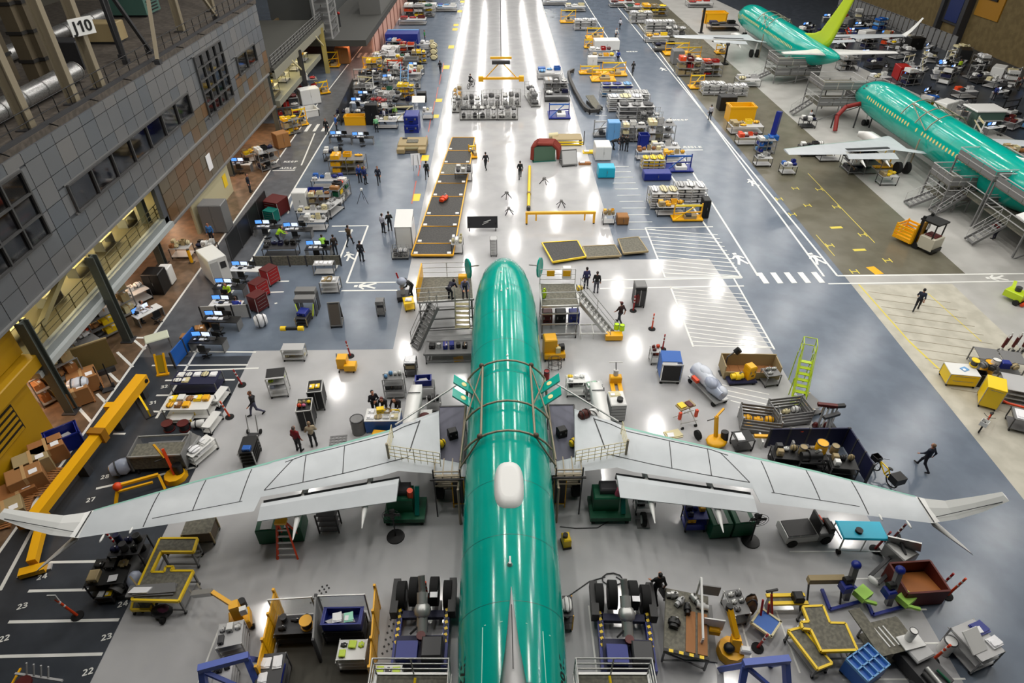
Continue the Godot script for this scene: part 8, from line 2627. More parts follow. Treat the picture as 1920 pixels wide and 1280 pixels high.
	screen_wall(F(-20.07,-35.44),F(-16.98,-35.63),1.1, "grey partition behind the fourth desk row",M.ltgrey,3)
	screen_wall(F(-19.94,-30.38),F(-19.56,-33.06),1.2, "blue and white poster partition beside the last desk row",M.blue2,2)
	screen_wall(F(-18.63,-42.4),F(-12.16,-42.43),0.9, "low olive partition along the dark desks",M.deck,5)
	chest(F(-19.42,-51.48),-20, "maroon tool chest between the lane and the black wall",1.5,1.6,1.4,5,M.dkred,M.dkred)
	chest(F(-19.42,-49.95),-20, "small teal tool chest before the maroon chest",1.0,0.8,1.1,4,M.dkteal,M.dkteal)
	for k in 3:
		chest([F(-16.78,-40.08),F(-17.02,-38.25),F(-16.63,-36.64)][k],60,["red tool chest with blue tray, topmost of three by the desks", "red tool chest, middle of three by the desks", "dark red tool chest, lowest of three by the desks"][k],1.0,0.8,1.3,4,[M.red,M.red,M.dkred][k],M.dkred)
	item("bundle",M.paper,F(-15.9,-34.62),V(0.8,1.0,0.7),30, "white sacks heaped at the end of the desk rows", "sack")
	for k in 4:
		item("carton",M.card,F(-20.25,-33.08) + V(k * 0.55,0,-k * 0.9),V(0.6,0.5,0.5), k * 12,["open carton next to the poster partition", "second carton behind the poster partition", "third carton beside the aisle line", "fourth carton by the desk rows"][k], "carton")
	make("tripod", "thin black tripod standing on the blue floor", "tripod",F(-12.31,-53.48),0,[["leg",M.black, "b",[0,1.2,0,0.5,0,0.3,0.03]],["leg",M.black, "b",[0,1.2,0,-0.5,0,0.3,0.03]],["leg",M.black, "b",[0,1.2,0,0,0,-0.5,0.03]],["head",M.white, "c",[0,1.2,0,0.2,0.2,0.2]]])
	make("ladder", "blue wheeled ladder beside the far wire cages", "ladder",F(-12.49,-88.84),0,[["rail",M.ltblue, "b",[-0.5,0,1.5,-0.5,2.6,-1.5,0.1]],["rail",M.ltblue, "b",[0.5,0,1.5,0.5,2.6,-1.5,0.1]],["rung",M.ltblue, "b",[-0.5,0.6,0.8,0.5,0.6,0.8,0.08]],["rung",M.ltblue, "b",[-0.5,1.3,0,0.5,1.3,0,0.08]],["rung",M.ltblue, "b",[-0.5,2.0,-0.8,0.5,2.0,-0.8,0.08]]])
	make("container", "big blue tarpaulin covered container on the far blue floor", "container",F(-15.31,-111.76),0,[["cover",M.blue, "c",[0,0.1,0,5.2,2.2,3.4]],["roof_strip",M.ltblue, "x",[0,2.3,-1.2,5.0,0.05,0.5]],["base",M.black, "x",[0,0,0,5.0,0.1,3.2]]])
	t = make("tan_mould", "low tan mould with raised lattice hatch beside the yellow floor pads", "mould",F(-9.19,-66.45),0,[["base",M.tan, "c",[0,0.1,-0.6,3.0,0.6,2.4]],["arm",M.tan, "c",[-1.1,0.1,1.0,0.8,0.45,0.9]],["arm",M.tan, "c",[1.1,0.1,1.0,0.8,0.45,0.9]],["hatch",M.deck, "c",[0,0.7,-0.4,1.2,0.1,0.9]],["vent",M.dkgrey, "x",[-0.9,0.72,-1.3,0.5,0.06,0.4]],["lip",M.cream, "x",[0,0.3,0.62,1.4,0.2,0.1]],["skid",M.dkgrey, "x",[0,0,0,2.6,0.1,2.6]]])
	for k in 2:
		item("case",M.blue,F(-9.81,-72.57) + V(0, k * 0.95,-k * 0.2),V(1.6,0.9,2.2),0,["lower of two stacked blue crates beside the white board", "upper of two stacked blue crates beside the white board"][k], "crate")
	make("white_board", "white board propped near the stacked blue crates", "board",F(-9.81,-80.22),0,[["board",M.white, "b",[0,0.8,0.4,0,1.3,-0.6,1.6,0.05]],["leg",M.grey, "x",[-0.7,0,0,0.06,0.9,0.06]],["leg",M.grey, "x",[0.7,0,0,0.06,0.9,0.06]]])
	make("easel", "white notice easel by the yellow floor pad and tan mould", "easel",F(-8.25,-60.96),8,[["board",M.paper, "b",[0,0.5,0.1,0,1.6,-0.15,0.9,0.04]],["leg",M.grey, "b",[-0.3,0,0.3,-0.2,1.5,-0.1,0.04]],["leg",M.grey, "b",[0.3,0,0.3,0.2,1.5,-0.1,0.04]],["leg",M.grey, "b",[0,0,-0.5,0,1.5,-0.1,0.04]]])
	for k in 3:
		item("bundle",M.cream,F(-9.75,-103.54) + V(0, k * 0.75,-k * 0.15),V(1.2,0.9,1.2),90,["lowest of three stacked cream rolls by the far walker", "middle of three stacked cream rolls by the far walker", "top of three stacked cream rolls by the far walker"][k], "roll")
	t = make("tent_cabinet", "white peaked tent cabinet beside the yellow edged decks", "cabinet",F(-7.57,-45.33),0,[["side",M.white, "x",[-0.65,0,-0.5,0.05,1.9,1.9]],["side",M.paper, "x",[0.65,0,-0.5,0.05,1.9,1.9]],["front",M.white, "x",[0,0.05,0.45,1.25,1.85,0.05]],["roof",M.white, "b",[0,1.95,0.5,0,2.5,-1.5,1.35,0.06]],["edge",M.grey, "x",[-0.62,0,0.48,0.05,1.9,0.05]],["edge",M.grey, "x",[0.62,0,0.48,0.05,1.9,0.05]],["rear",M.white, "x",[0,0,-1.45,1.3,2.4,0.05]]])
	var ys = [485,448,415,396,362,338,322,302,277,250]
	var nm = ["first", "second", "third", "fourth", "fifth", "sixth", "seventh", "eighth", "ninth"]
	for k in 9:
		var f = func(q): return [(F(-6.9,-43.37)).lerp(F(-4.95,-71.25), clampf(((F(-5.74,-43.34)).z - q) / ((F(-5.74,-43.34)).z - (F(-3.93,-71.22)).z),0,1)), (F(-3.67,-43.3)).lerp(F(-2.55,-71.2), clampf(((F(-5.74,-43.34)).z - q) / ((F(-5.74,-43.34)).z - (F(-3.93,-71.22)).z),0,1))]
		var zs = []
		for u in [ys[k], ys[k + 1]]:
			zs.append(-38.0 - 26.5 * (pow((485.0 - u) / 235.0,1.35)) * 0.98 - 5.0)
		var a: Array = (f as Callable).call(zs[0])
		var b: Array = (f as Callable).call(zs[1])
		t = platform([a[0], a[1], b[1], b[0]],0.35, nm[k] + " dark deck from the nose end in the line edged with yellow",M.dkdeck if k != 6 else M.deck,M.yellow, "floor_deck",0.2)
		for q in 2:
			var c: Vector3 = rel(t, a[q]) * 0.8
			bx(c.x,0.35, c.z,0.3,0.1,0.3)
			pt("white_pad",M.white, t)
	S(F(-2.79,-64.81),8, "pipes", "y", "on the far end of the yellow edged decks",0.8,2.6,0.9)
	S(F(-3.44,-58.63),0, "bench", "g", "with glass trays beside the yellow edged decks",1.6,1.6)
	S(F(-3.39,-44.55),0, "bench", "w", "beside the first yellow edged deck",0.9,1.3)
	item("part",M.orange,V(-5.01,0.4,-53.02),V(1.2,0.5,0.8),70, "orange drill unit on the fourth yellow edged deck", "drill")
	var cl = [[F(-11.46,-57.54),10, "walk",0x1a2030, "person in dark clothes walking by the blue jacketed pair"],[F(-7,-58.71),180, "walk",0x15161c, "person in black walking past the easel"],[F(-12.73,-57.57),60, "stand",0x14265a, "person in a blue jacket, nearer the yellow shelving"],[F(-13.3,-57.95),20, "stand",0x1a3a8a, "person in a bright blue jacket behind the other blue jacket"],[F(-9.64,-47.63),150, "stand",0xb8b8c4, "person in a white shirt talking beside the tent cabinet"],[F(-9.15,-47.99),200, "fold",0x101014, "person in black talking beside the tent cabinet"],[F(-12.04,-45.59),160, "walk",0x4a3a22, "person in an olive jacket inside the walkway corner"],[F(-10.68,-43.04),170, "stand",0x101216, "person in black standing on the walkway line"],[F(-17.66,-45.71),120, "reach",0xa0d020, "person in a lime vest at the dark desks"],[F(-13.73,-44.09),200, "reach",0x8ac23a, "person in a green vest at the corner desk"],[F(-12.89,-44.07),210, "stand",0x2a2018, "person in brown beside the corner desk"],[F(-18.38,-72.39),90, "stand",0x2a60b0, "person in a light blue shirt beside the lane"],[F(-19.21,-71.2),0, "stand",0x101010, "person in black at the lane crossing"],[F(-13.76,-71.77),180, "stand",0x80c890, "person in a pale green vest by the dark cabinet"],[F(-12.17,-75.91),200, "stand",0x90d030, "person in a lime vest farther up the benches"],[F(-13.25,-74.62),120, "stand",0xc8c8d8, "person in white overalls by the lime vest"],[F(-8.25,-95.8),190, "walk",0x101118, "person in black walking the far blue floor"],[F(-12.17,-115.39),90, "stand",0x2f8a4a, "person in green near the big blue container"],[F(-19.13,-38.02),0, "sit",0xa8d020, "person in a lime vest seated at the desk rows"],[F(-17.9,-36.02),180, "sit",0x2a3a9a, "person in blue seated at the third desk row"],[F(-24.04,-35.21),130, "reach",0xd8d8e0, "person in a white shirt at the storage tables under the mezzanine"],[F(-23.21,-46.27),0, "stand",0x3a70b0, "person in blue with orange hair beside the grey cabinet"],[F(-23.15,-55.98),90, "stand",0x14182a, "person in navy at the left edge of the black wall"]]
	for a in cl:
		person(a[0], a[1], a[2], C8(a[3]), C8(0x1c1e28), C8(0x1a120c), a[4])
func store_rows():
	rows([[F(-26.08,-35.56),55, "shelf", "c", "under the mezzanine behind the white shirt",3.0,1.0,2.0],[F(-25.82,-33.19),55, "shelf", "m", "of bright parts under the mezzanine",3.4,1.0,1.6],[F(-25.48,-30.5),55, "shelf", "w", "of pale sleeves under the mezzanine",2.6,1.4,1.8],[F(-25.67,-28.31),55, "shelf", "c", "beside the yellow enclosure",2.6,1.2,2.0],[F(-25.69,-37.48),55, "bench", "w", "before the white shirted person",2.4,1.2],[F(-24.03,-35.52),55, "desk", "w", "where the white shirted person leans",1.8],[F(-24.54,-39.17),0, "cab", "k", "with printers beside the lane",1.2,1.2,1.6],[F(-24.29,-40.24),0, "cab", "w", "printer beside the black cabinet",0.8,0.8,1.3],[F(-24.75,-44.15),0, "bench", "c", "at the cream wall",1.5],[F(-22.84,-44.27),0, "bench", "k", "with a wheeled frame at the cream wall",1.4],[F(-23.48,-48.57),0, "cab", "g", "under the brown tiles beside the lane",1.9,1.4,2.4],[F(-25.47,-61.05),0, "desk", "w", "under the far tiles",2.0],[F(-23.02,-61.67),40, "shelf", "k", "at the white table by the lane",2.0,1.4,1.8],[F(-24.98,-63.81),40, "bench", "y", "behind the dark rack by the lane",2.4],[F(-23.23,-67.52),40, "cab", "c", "tan box near the crossing",1.4,1.2,1.5],[F(-23.24,-71.62),40, "shelf", "y", "near the crossing on the store side",2.0,1.2,1.6],[F(-22.86,-74.27),30, "pipes", "y", "at the lane crossing",1.6,1.0,1.8],[F(-22.82,-78.06),30, "crate", "w", "beyond the crossing on the store side",2.0,2.0,0.8],[F(-23.68,-83.28),30, "cab", "w", "louvred white box under the far deck",2.4,1.4,1.8],[F(-23.06,-86.67),30, "pipes", "y", "under the cream column",1.8,1.4,1.4],[F(-24.62,-84.41),20, "shelf", "r", "under the far deck",3.0,1.4,2.2],[F(-24.74,-78.1),20, "shelf", "r", "of red goods along the tiled wall foot",3.0,1.2,2.0],[F(-24.32,-99.86),0, "pipes", "y", "under the dark far slab",2.0,1.5,2.0],[F(-23.14,-101.95),0, "cab", "c", "under the dark far slab",2.0,1.5,2.2]])
	for k in 8:
		S(V(-26.0 - (k % 2) * 1.6,2.99,-76.5 - k * 2.4),90, "bench", "w" if k % 3 else "y",["first", "second", "third", "fourth", "fifth", "sixth", "seventh", "eighth"][k] + " along the far deck's store",1.8)
	var w = [["blue bin of scraps beside the steel column and yellow enclosure",128,835],["brown carton with a white label next to the blue bin",100,858],["wide wrapped carton below the labelled carton",72,880],["small carton stacked at the wrapped carton",62,905],["flat carton stack along the yellow enclosure foot",40,930],["torn carton at the lower end of the carton heap",20,960]]
	for k in 6:
		var p: Vector3 = [F(-23.11,-24.03),F(-23.43,-23.17),F(-23.71,-22.31),F(-23.48,-21.34),F(-23.77,-20.84),F(-23.6,-19.57)][k]
		item("tote" if k == 0 else "carton",M.blue if k == 0 else [M.card,M.wood,M.tan][k % 3], p,V(1.5,1.0 if k < 4 else 0.5,1.1),38, w[k][0], "bin" if k == 0 else "carton")
	for k in 5:
		pallet(F(-23.26,-22.37) + V(0.6 - k * 0.35,0,0.4 + k * 1.0),8 * k, "wooden pallet " + ["next to the blue bin", "second from the blue bin", "third from the blue bin", "fourth from the blue bin", "under the torn carton"][k] + " at the enclosure foot",1.2,0.9)
	for k in 2:
		var p: Vector3 = [F(-24.33,-27.51),F(-24.37,-28.62)][k]
		pallet(p,35,["pallet under the wrapped carton in the marked bay", "pallet under the open carton in the marked bay"][k],1.6,1.3)
		item("carton",M.card, p + V(0,0.12,0),V(1.5,1.0,1.2),35,["carton with clear wrap on a pallet in the marked bay", "open carton on a pallet beside the hand truck"][k], "carton")
	item("bundle",M.film,F(-24.13,-27.82) + V(0,0.8,0),V(1.0,0.6,0.9),20, "clear wrap slumped over the carton in the marked bay", "wrap")
	make("hand_truck", "dark hand truck leaning by the open carton", "hand truck",F(-23.18,-28.59),30,[["rail",M.black, "b",[-0.25,0.1,0,-0.25,1.5,-0.4,0.06]],["rail",M.black, "b",[0.25,0.1,0,0.25,1.5,-0.4,0.06]],["plate",M.dkgrey, "x",[0,0.05,0.2,0.6,0.06,0.4]],["wheel",M.rubber, "w",[-0.3,0.15,0,0.15]],["wheel",M.rubber, "w",[0.3,0.15,0,0.15]]])
	make("hatch_board", "tall olive board standing before the pale sleeves", "board",F(-24.26,-29.97),35,[["board", mat(Color(0.42,0.36,0.2)), "x",[0,0.3,0,2.0,1.9,0.08]],["frame",M.tan, "x",[0,2.2,0,2.1,0.08,0.12]],["foot",M.dkgrey, "x",[0,0,0,1.6,0.3,0.5]]])
	make("white_table", "pale green table top at the end of the aisle line", "table",F(-21.69,-32.43),30,[["top", mat(Color(0.78,0.8,0.72)), "c",[0,0.85,0,1.4,0.08,0.9]],["leg",M.grey, "x",[-0.6,0,0.3,0.06,0.85,0.06]],["leg",M.grey, "x",[0.6,0,0.3,0.06,0.85,0.06]],["leg",M.grey, "x",[-0.6,0,-0.3,0.06,0.85,0.06]],["leg",M.grey, "x",[0.6,0,-0.3,0.06,0.85,0.06]]])
	make("bollard", "yellow bollard at the foot of the cream wall", "bollard",F(-23.75,-43.14),0,[["post",M.yellow, "t",[0,0,0,0,1.1,0,0.12]],["cap",M.black, "t",[0,1.1,0,0,1.16,0,0.12]],["plate",M.dkgrey, "x",[0,0,0,0.4,0.03,0.4]]])
	bx(-24.9,0,-52,0.2,2.8,8.5)
	var cw = struct("wall_left_cream", mat(Color(0.74,0.71,0.58),0.6))
	bx(-24.77,1.0,-55,0.04,1.1,0.8)
	pt("poster",M.yellow2, cw)
func aisle_things():
	var t: Node3D
	rows([[F(-3.5,-76.3),0, "wire", "g", "at the front of the cage block",2.2,1.6,1.8],[F(-1.72,-76.27),0, "wire", "g", "second along the front of the cage block",2.2,1.6,1.8],[F(0.18,-76.23),0, "wire", "g", "third along the front of the cage block",2.4,1.6,1.8],[F(-3.29,-80.09),0, "wire", "g", "in the rear row, beside the tricycle rider",2.4,1.6,1.8],[F(-1.32,-80.68),0, "wire", "g", "in the rear row, middle of the cage block",2.4,1.6,1.8],[F(0.67,-81.06),0, "wire", "g", "in the rear row under the yellow spreader",2.4,1.6,1.8],[F(-5.12,-79.71),0, "wire", "g", "standing alone on the tan side of the block",1.1,3.0,1.8],[F(4.28,-82.71),8, "wire", "g", "standing alone, tall and narrow",1.2,5.0,1.8],[F(-5.25,-84.01),0, "wire", "y", "with a lime lid behind the lone cage",1.2,1.5,1.6],
		[F(7.18,-93.57),0, "bench", "b", "with green legs beside the white floor edge",3.4,2.4],[F(7.56,-86.74),0, "shelf", "g", "below the green legged bench",3.2,2.2,1.4],[F(7.43,-83.08),0, "bench", "k", "below the grey rack beside the white floor edge",3.2,1.6],[F(7.2,-76.86),0, "pipes", "b", "topped by a blue sheet beside the white floor edge",2.6,2.6,1.4],[F(11.95,-148.11),0, "bench", "w", "at the top of the white floor",5.0,3.0],[F(13.11,-130.12),0, "pipes", "y", "T shaped, at the top of the white floor edge",3.0,2.0,2.0],[F(15.51,-141.23),0, "bench", "w", "behind the T shaped yellow frame",4.0,3.0],
		[F(15.63,-124.18),0, "tubes", "w", "with a maroon end cap, far up the row",4.0,2.0,1.6],[F(16.48,-117.12),0, "pipes", "y", "in the far row below the white tubes",3.0,2.4,1.6],[F(14.61,-110.42),0, "pipes", "y", "small, beside the far row",1.4,1.2,1.2],[F(16.59,-109.68),0, "cab", "w", "in the far row",4.0,2.2,1.4],[F(15.89,-105.6),0, "bench", "r", "with orange packs in the far row",3.6,1.6],[F(15.79,-101.76),0, "bench", "y", "with orange beams in the far row",3.6,1.4],[F(13.96,-99.97),0, "cab", "w", "standing behind the yellow tooling",1.4,1.0,1.2],[F(14.5,-92.09),0, "pipes", "y", "with yellow tubes, beside the curved track",3.4,2.4,1.3],[F(16.37,-94.74),0, "pipes", "y", "with yellow tubes and wooden rollers",3.6,2.4,1.6],[F(14.17,-95.34),0, "pipes", "y", "with yellow arms reaching to the track end",3.0,1.4,1.0],
		[F(15.31,-85.18),0, "tubes", "b", "below the yellow tooling",4.0,1.8,1.4],[F(15.41,-79.29),0, "tubes", "w", "below the blue tubes",4.2,2.2,1.6],[F(17.24,-80.29),0, "tubes", "w", "nearer the aisle beside the blue tubes",3.0,2.2,1.4],[F(16.14,-75.9),0, "tubes", "g", "below the white tubes",4.2,1.8,1.6],[F(17.51,-74.73),0, "wire", "g", "beside the aisle, below the tubes",2.6,1.6,1.6],[F(14.61,-68.82),0, "shelf", "w", "where three dark figures stand",2.8,1.6,1.6],[F(16.96,-68.78),0, "shelf", "w", "beside the aisle stop line",3.0,1.6,1.8],[F(15.4,-66.72),0, "crate", "b", "between the white shelf racks",1.0,1.0,1.4],[F(15.32,-63.26),0, "bench", "c", "before the white shelf racks",2.6],[F(17.21,-64.4),0, "bench", "w", "with white boards at the stop line",3.0,1.4],[F(15.16,-60.48),0, "tubes", "y", "beside the blue frame",2.2,1.4,1.2],[F(17.28,-60.43),0, "pipes", "b", "carrying yellow packs",2.8,1.8,1.4],[F(17.68,-62.22),0, "bench", "y", "behind the blue frame",2.4],[F(15.14,-58.25),0, "cab", "b", "low, with three orange feet",2.6,1.2,0.7],
		[F(14.44,-52.38),0, "tubes", "w", "at the back of the keep clear hatching",2.4,1.8,1.5],[F(16.77,-53.1),0, "tubes", "w", "beside the aisle line at the hatching",2.6,1.8,1.6],[F(14.77,-50.57),0, "bench", "y", "lowest before the hatching",2.4,1.0],[F(16.01,-49.93),0, "pipes", "y", "with slanted yellow rods at the hatching",2.6,1.0,1.3],[F(17.52,-50.2),0, "cab", "k", "tall, ending the row at the hatching",0.6,1.0,1.6],
		[F(10.33,-58.99),0, "cab", "n", "low, on the blue floor beside the red saddle",1.6,1.2,1.0],[F(10.6,-63.8),0, "cab", "w", "with a flat top above the cyan one",1.6,2.0,1.4],[F(12.44,-68.87),0, "cab", "l", "behind the flat topped white one",1.3,1.2,2.0],[F(11.25,-70.06),0, "pipes", "g", "thin, behind the light blue cabinet",1.6,1.0,1.6],[F(10.37,-49.04),0, "cab", "c", "plywood, beside the yellow tray",0.95,0.9,0.7],[F(9.19,-49.06),0, "bench", "y", "small, beside the plywood box",1.0,0.8]])
	var l = [V(10.75,0.4,-95.83),V(9.94,0.4,-94.45),V(9.82,0.4,-90.71),V(9.98,0.4,-85.77),V(10.29,0.4,-80.83),V(10.56,0.4,-78.52),V(10.96,0.4,-77.51),V(12.02,0.4,-77.68),V(12.26,0.4,-79.11)]
	t = thing("curved_track", "black curved track sweeping from the yellow tooling over blue floor", "track",F(10.4,-84.82))
	for k in l.size() - 1:
		br(rel(t, l[k]), rel(t, l[k + 1]),0.35,0.4)
		pt("segment",M.dkdeck, t)
		bx(rel(t, l[k]).x,0, rel(t, l[k]).z,0.2,0.25,0.2)
		pt("foot",M.black, t)
	make("track_end", "olive ramp ending the curved black track", "ramp",F(11.82,-79.99),12,[["ramp",M.deck, "b",[0,0.3,1.5,0,0.9,-2.0,1.0,0.1]],["side",M.dkdeck, "x",[-0.5,0.1,0,0.1,0.4,3.0]],["side",M.dkdeck, "x",[0.5,0.1,0,0.1,0.4,3.0]]])
	t = thing("padded_saddle", "green box under a rust red padded saddle on the white floor", "machine",F(4.5,-63.49),8)
	cbx(0,0.1,0.35,2.2,1.5,0.8,0.08)
	pt("green_body", mat(Color(0.3,0.42,0.34),0.5), t)
	for q in 4:
		var z = 0.7 - q * 0.35
		path([V(-1.3 + q * 0.14,0.3, z),V(-1.25 + q * 0.14,1.6, z),V(-0.8 + q * 0.14,1.9, z),V(0.8 + q * 0.14,1.75, z),V(1.35 + q * 0.14,1.2, z),V(1.45 + q * 0.14,0.2, z)],0.18,8)
		pt("red_pad", mat(Color(0.5,0.16,0.1),0.7), t)
	bx(0,0,0.3,2.4,0.1,1.0)
	pt("skid",M.dkteal, t)
	make("tan_platform", "long tan platform with yellow rails behind the red saddle", "platform",F(7.32,-68),0,[["deck",M.tan, "c",[0,0.6,0,3.2,0.12,1.8]],["rail",M.yellow2, "x",[0,0.35,0.92,3.4,0.14,0.08]],["rail",M.yellow2, "x",[0,0.1,0.92,3.4,0.14,0.08]],["leg",M.dkgrey, "x",[-1.5,0,0,0.1,0.6,1.5]],["leg",M.dkgrey, "x",[1.5,0,0,0.1,0.6,1.5]],["roll",M.cream, "t",[-1.9,0.6,-0.5,-0.9,0.7,-0.5,0.3]],["end_frame",M.dkgrey, "b",[1.8,0,0.6,1.9,1.3,0,0.1]]])
	a_frame(F(6.95,-62.02),10, "grey steel trestle stand beside the rust red saddle",1.6,1.4,1.5,M.grey,M.ltgrey)
	item("sheet",M.wood,F(8.62,-61.98),V(1.2,0.3,0.5),0, "wooden board lying beside the grey trestle stand", "board")
	item("sheet",M.yellow2,F(9.43,-65.16),V(1.3,0.25,0.7),0, "yellow lid lying between the tan platform and white cabinet", "lid")
	t = make("spreader_beam", "yellow crane spreader beam hanging on a thin cable", "crane hook",F(0.35,-82.35),0,[["beam",M.yellow, "x",[0,2.8,0,5.2,0.25,0.3]],["end",M.yellow, "c",[-2.5,2.6,0,0.6,0.6,0.6]],["end",M.yellow, "c",[2.5,2.6,0,0.6,0.6,0.6]],["sling",M.yellow, "t",[-1.9,3.0,0,-0.2,4.7,0,0.06]],["sling",M.yellow, "t",[1.9,3.0,0,0.2,4.7,0,0.06]],["hook_block",M.dkgrey, "c",[0,4.6,0,2.2,0.4,0.5]],["top_bar",M.yellow, "x",[0,5.2,0,2.6,0.22,0.3]],["cable",M.dkgrey, "t",[0,5.2,0,0,33.9,0,0.035]]])
	make("goal_beam", "yellow beam on short legs across the white floor before the decks", "beam",F(5.09,-48.95),0,[["beam",M.yellow, "x",[0,0.95,0,5.9,0.2,0.22]],["leg",M.yellow, "x",[-2.85,0.1,0,0.18,0.9,0.18]],["leg",M.yellow, "x",[2.85,0.1,0,0.18,0.9,0.18]],["drop_foot",M.yellow, "x",[-2.05,0.35,0,0.12,0.6,0.12]],["drop_foot",M.yellow, "x",[2.05,0.35,0,0.12,0.6,0.12]],["wheel",M.black, "w",[-2.85,0.1,0,0.1]],["wheel",M.black, "w",[2.85,0.1,0,0.1]]])
	make("yellow_pole", "long yellow pole lying on the white floor behind the goal beam", "pole",F(2.75,-56.04),-3,[["pole",M.yellow2, "t",[0,0.2,4.2,0,0.2,-5.0,0.14]],["end",M.dkgrey, "t",[0,0.2,4.2,0,0.2,4.6,0.18]],["clamp",M.tan, "t",[0,0.2,1.2,0,0.2,1.5,0.2]]])
	for k in 4:
		make("floor_jig",["small grey floor jig next to the goal beam", "small grey floor jig beside the yellow pole's tip", "small grey floor jig far up by the walkers", "small grey floor jig beside the black banner"][k], "jig",[F(5.45,-52.24),F(0.63,-54.1),F(4.23,-57.22),F(0.77,-50.86)][k], k * 30,[["bar",M.dkgrey, "b",[-0.4,0.1,-0.3,0,0.6,0,0.06]],["bar",M.dkgrey, "b",[0.4,0.1,-0.3,0,0.6,0,0.06]],["bar",M.dkgrey, "b",[-0.3,0.1,0.4,0,0.6,0,0.06]],["bar",M.dkgrey, "b",[0.3,0.1,0.4,0,0.6,0,0.06]],["head",M.grey, "c",[0,0.5,0,0.25,0.2,0.25]]])
	make("banner", "black banner with a pale sketch on a low frame", "banner",F(-1.46,-47.93),0,[["cloth", mat(Color(0.03,0.03,0.07)), "b",[0,0.35,0.25,0,1.2,-0.2,2.5,0.04]],["stroke",M.ltgrey, "b",[0.1,0.78,0.06,0.7,0.95,-0.03,0.05]],["stroke",M.ltgrey, "b",[0.0,0.62,0.14,0.5,0.82,0.04,0.04]],["leg",M.black, "x",[-1.1,0,0,0.06,0.8,0.3]],["leg",M.black, "x",[1.1,0,0,0.06,0.8,0.3]]])
	cart(F(-0.52,-43.81),0, "narrow grey tray cart beside the black banner",0.55,0.6,1.5,6,M.grey,M.ltgrey)
	platform([F(3.32,-45.1),F(6.18,-45.39),F(6.58,-42.84),F(3.96,-42.09)],0.35, "dark floor deck edged in yellow, beside the stair side nose platform",M.dkdeck,M.yellow2, "floor_deck")
	platform([F(6.51,-44.52),F(9.09,-44.72),F(9.34,-43.03),F(6.65,-42.76)],0.3, "grey floor deck in the middle of the three by the hatching",M.deck,M.tan, "floor_deck")
	platform([F(9.48,-45.59),F(11.18,-45.91),F(11.52,-43.57),F(9.55,-43.27)],0.35, "grey floor deck edged in tan, next to the hatching",M.deck,M.tan, "floor_deck")
	for a in [[F(-1.35,-60.82),200, "walk",0x101216, "person in black walking up the white aisle beside the decks"],[F(1.98,-58.52),180, "walk",0x0c0d12, "person in black walking beside the yellow pole"],[F(17.95,-101.1),180, "stand",0x1a3a9a, "person in blue overalls on the far aisle line"],[F(21.83,-124.05),190, "walk",0xd0d0d8, "person in white far up the aisle"],[F(12.94,-65.69),180, "stand",0x14141a, "dark clothed person next to the white flat topped cabinet"],[F(13.4,-65.38),150, "fold",0x101014, "dark clothed person in the middle of the three by the shelf rack"],[F(12.14,-66.01),90, "bend",0x16161c, "dark clothed person stooping beside the white cabinet"],[F(24.85,-75.15),180, "stand",0xb0b0b8, "person in pale grey at the olive lane edge"]]:
		person(a[0], a[1], a[2], C8(a[3]), C8(0x14161e), C8(0x14100c), a[4])
	for a in [[F(-3.69,-88.66),150, "grey tricycle ridden behind the cage block",0x202024, "person in dark clothes riding the tricycle behind the cages"],[F(19.93,-115.88),10, "white bicycle far up the aisle",0xd8d8d8, "person in white riding far up the aisle"],[F(19.1,-94.68),170, "black bicycle at the wooden rollers",0x18181c, "person in black riding beside the wooden rollers"]]:
		bicycle(a[0], a[1], a[2],M.grey,M.ltgrey)
		person(a[0] + V(0,0.02,0), a[1], "ride", C8(a[3]), C8(0x18181e), C8(0x14100c), a[4])
func stand_tower(at: Vector3, turn: float, label: String, w: float, d: float, h: float, n: int) -> Node3D:
	var t = thing("work_stand", label, "work stand", at, turn)
	for s in [[-1,-1],[1,-1],[-1,1],[1,1],[0,1],[0,-1]]:
		bx(s[0] * w / 2,0.1, s[1] * d / 2,0.12, h,0.12)
		pt("post",M.grey, t)
	for k in n:
		var y = h * (k + 1) / n - 0.2
		bx(0, y,0, w,0.1, d)
		pt("deck",M.deck, t)
		for s in [-1,1]:
			for q in 2:
				br(V(-w / 2, y + 0.5 + q * 0.5, s * d / 2),V(w / 2, y + 0.5 + q * 0.5, s * d / 2),0.06)
				pt("rail",M.ltgrey, t)
				br(V(s * w / 2, y + 0.5 + q * 0.5,-d / 2),V(s * w / 2, y + 0.5 + q * 0.5, d / 2),0.06)
				pt("rail",M.ltgrey, t)
		for q in 3:
			bx(-w / 3 + q * w / 3, y + 0.1, d / 2, w / 3 - 0.1,0.75,0.04)
			pt("side_panel",M.grey, t)
			bx(-w / 2, y + 0.1,-d / 3 + q * d / 3,0.04,0.75, d / 3 - 0.1) if k == n - 1 else bx(w / 2, y + 0.1,-d / 3 + q * d / 3,0.04,0.75, d / 3 - 0.1)
			pt("side_panel",M.grey, t)
		br(V(-w / 2, y - h / n + 0.1, d / 2),V(w / 2, y, d / 2),0.08)
		pt("diagonal",M.grey, t)
	stairs(t,V(-w / 2 - 2.0,0.1,0),V(-w / 2, h / n - 0.2,0),1.0,M.grey,M.ltgrey,6)
	return t
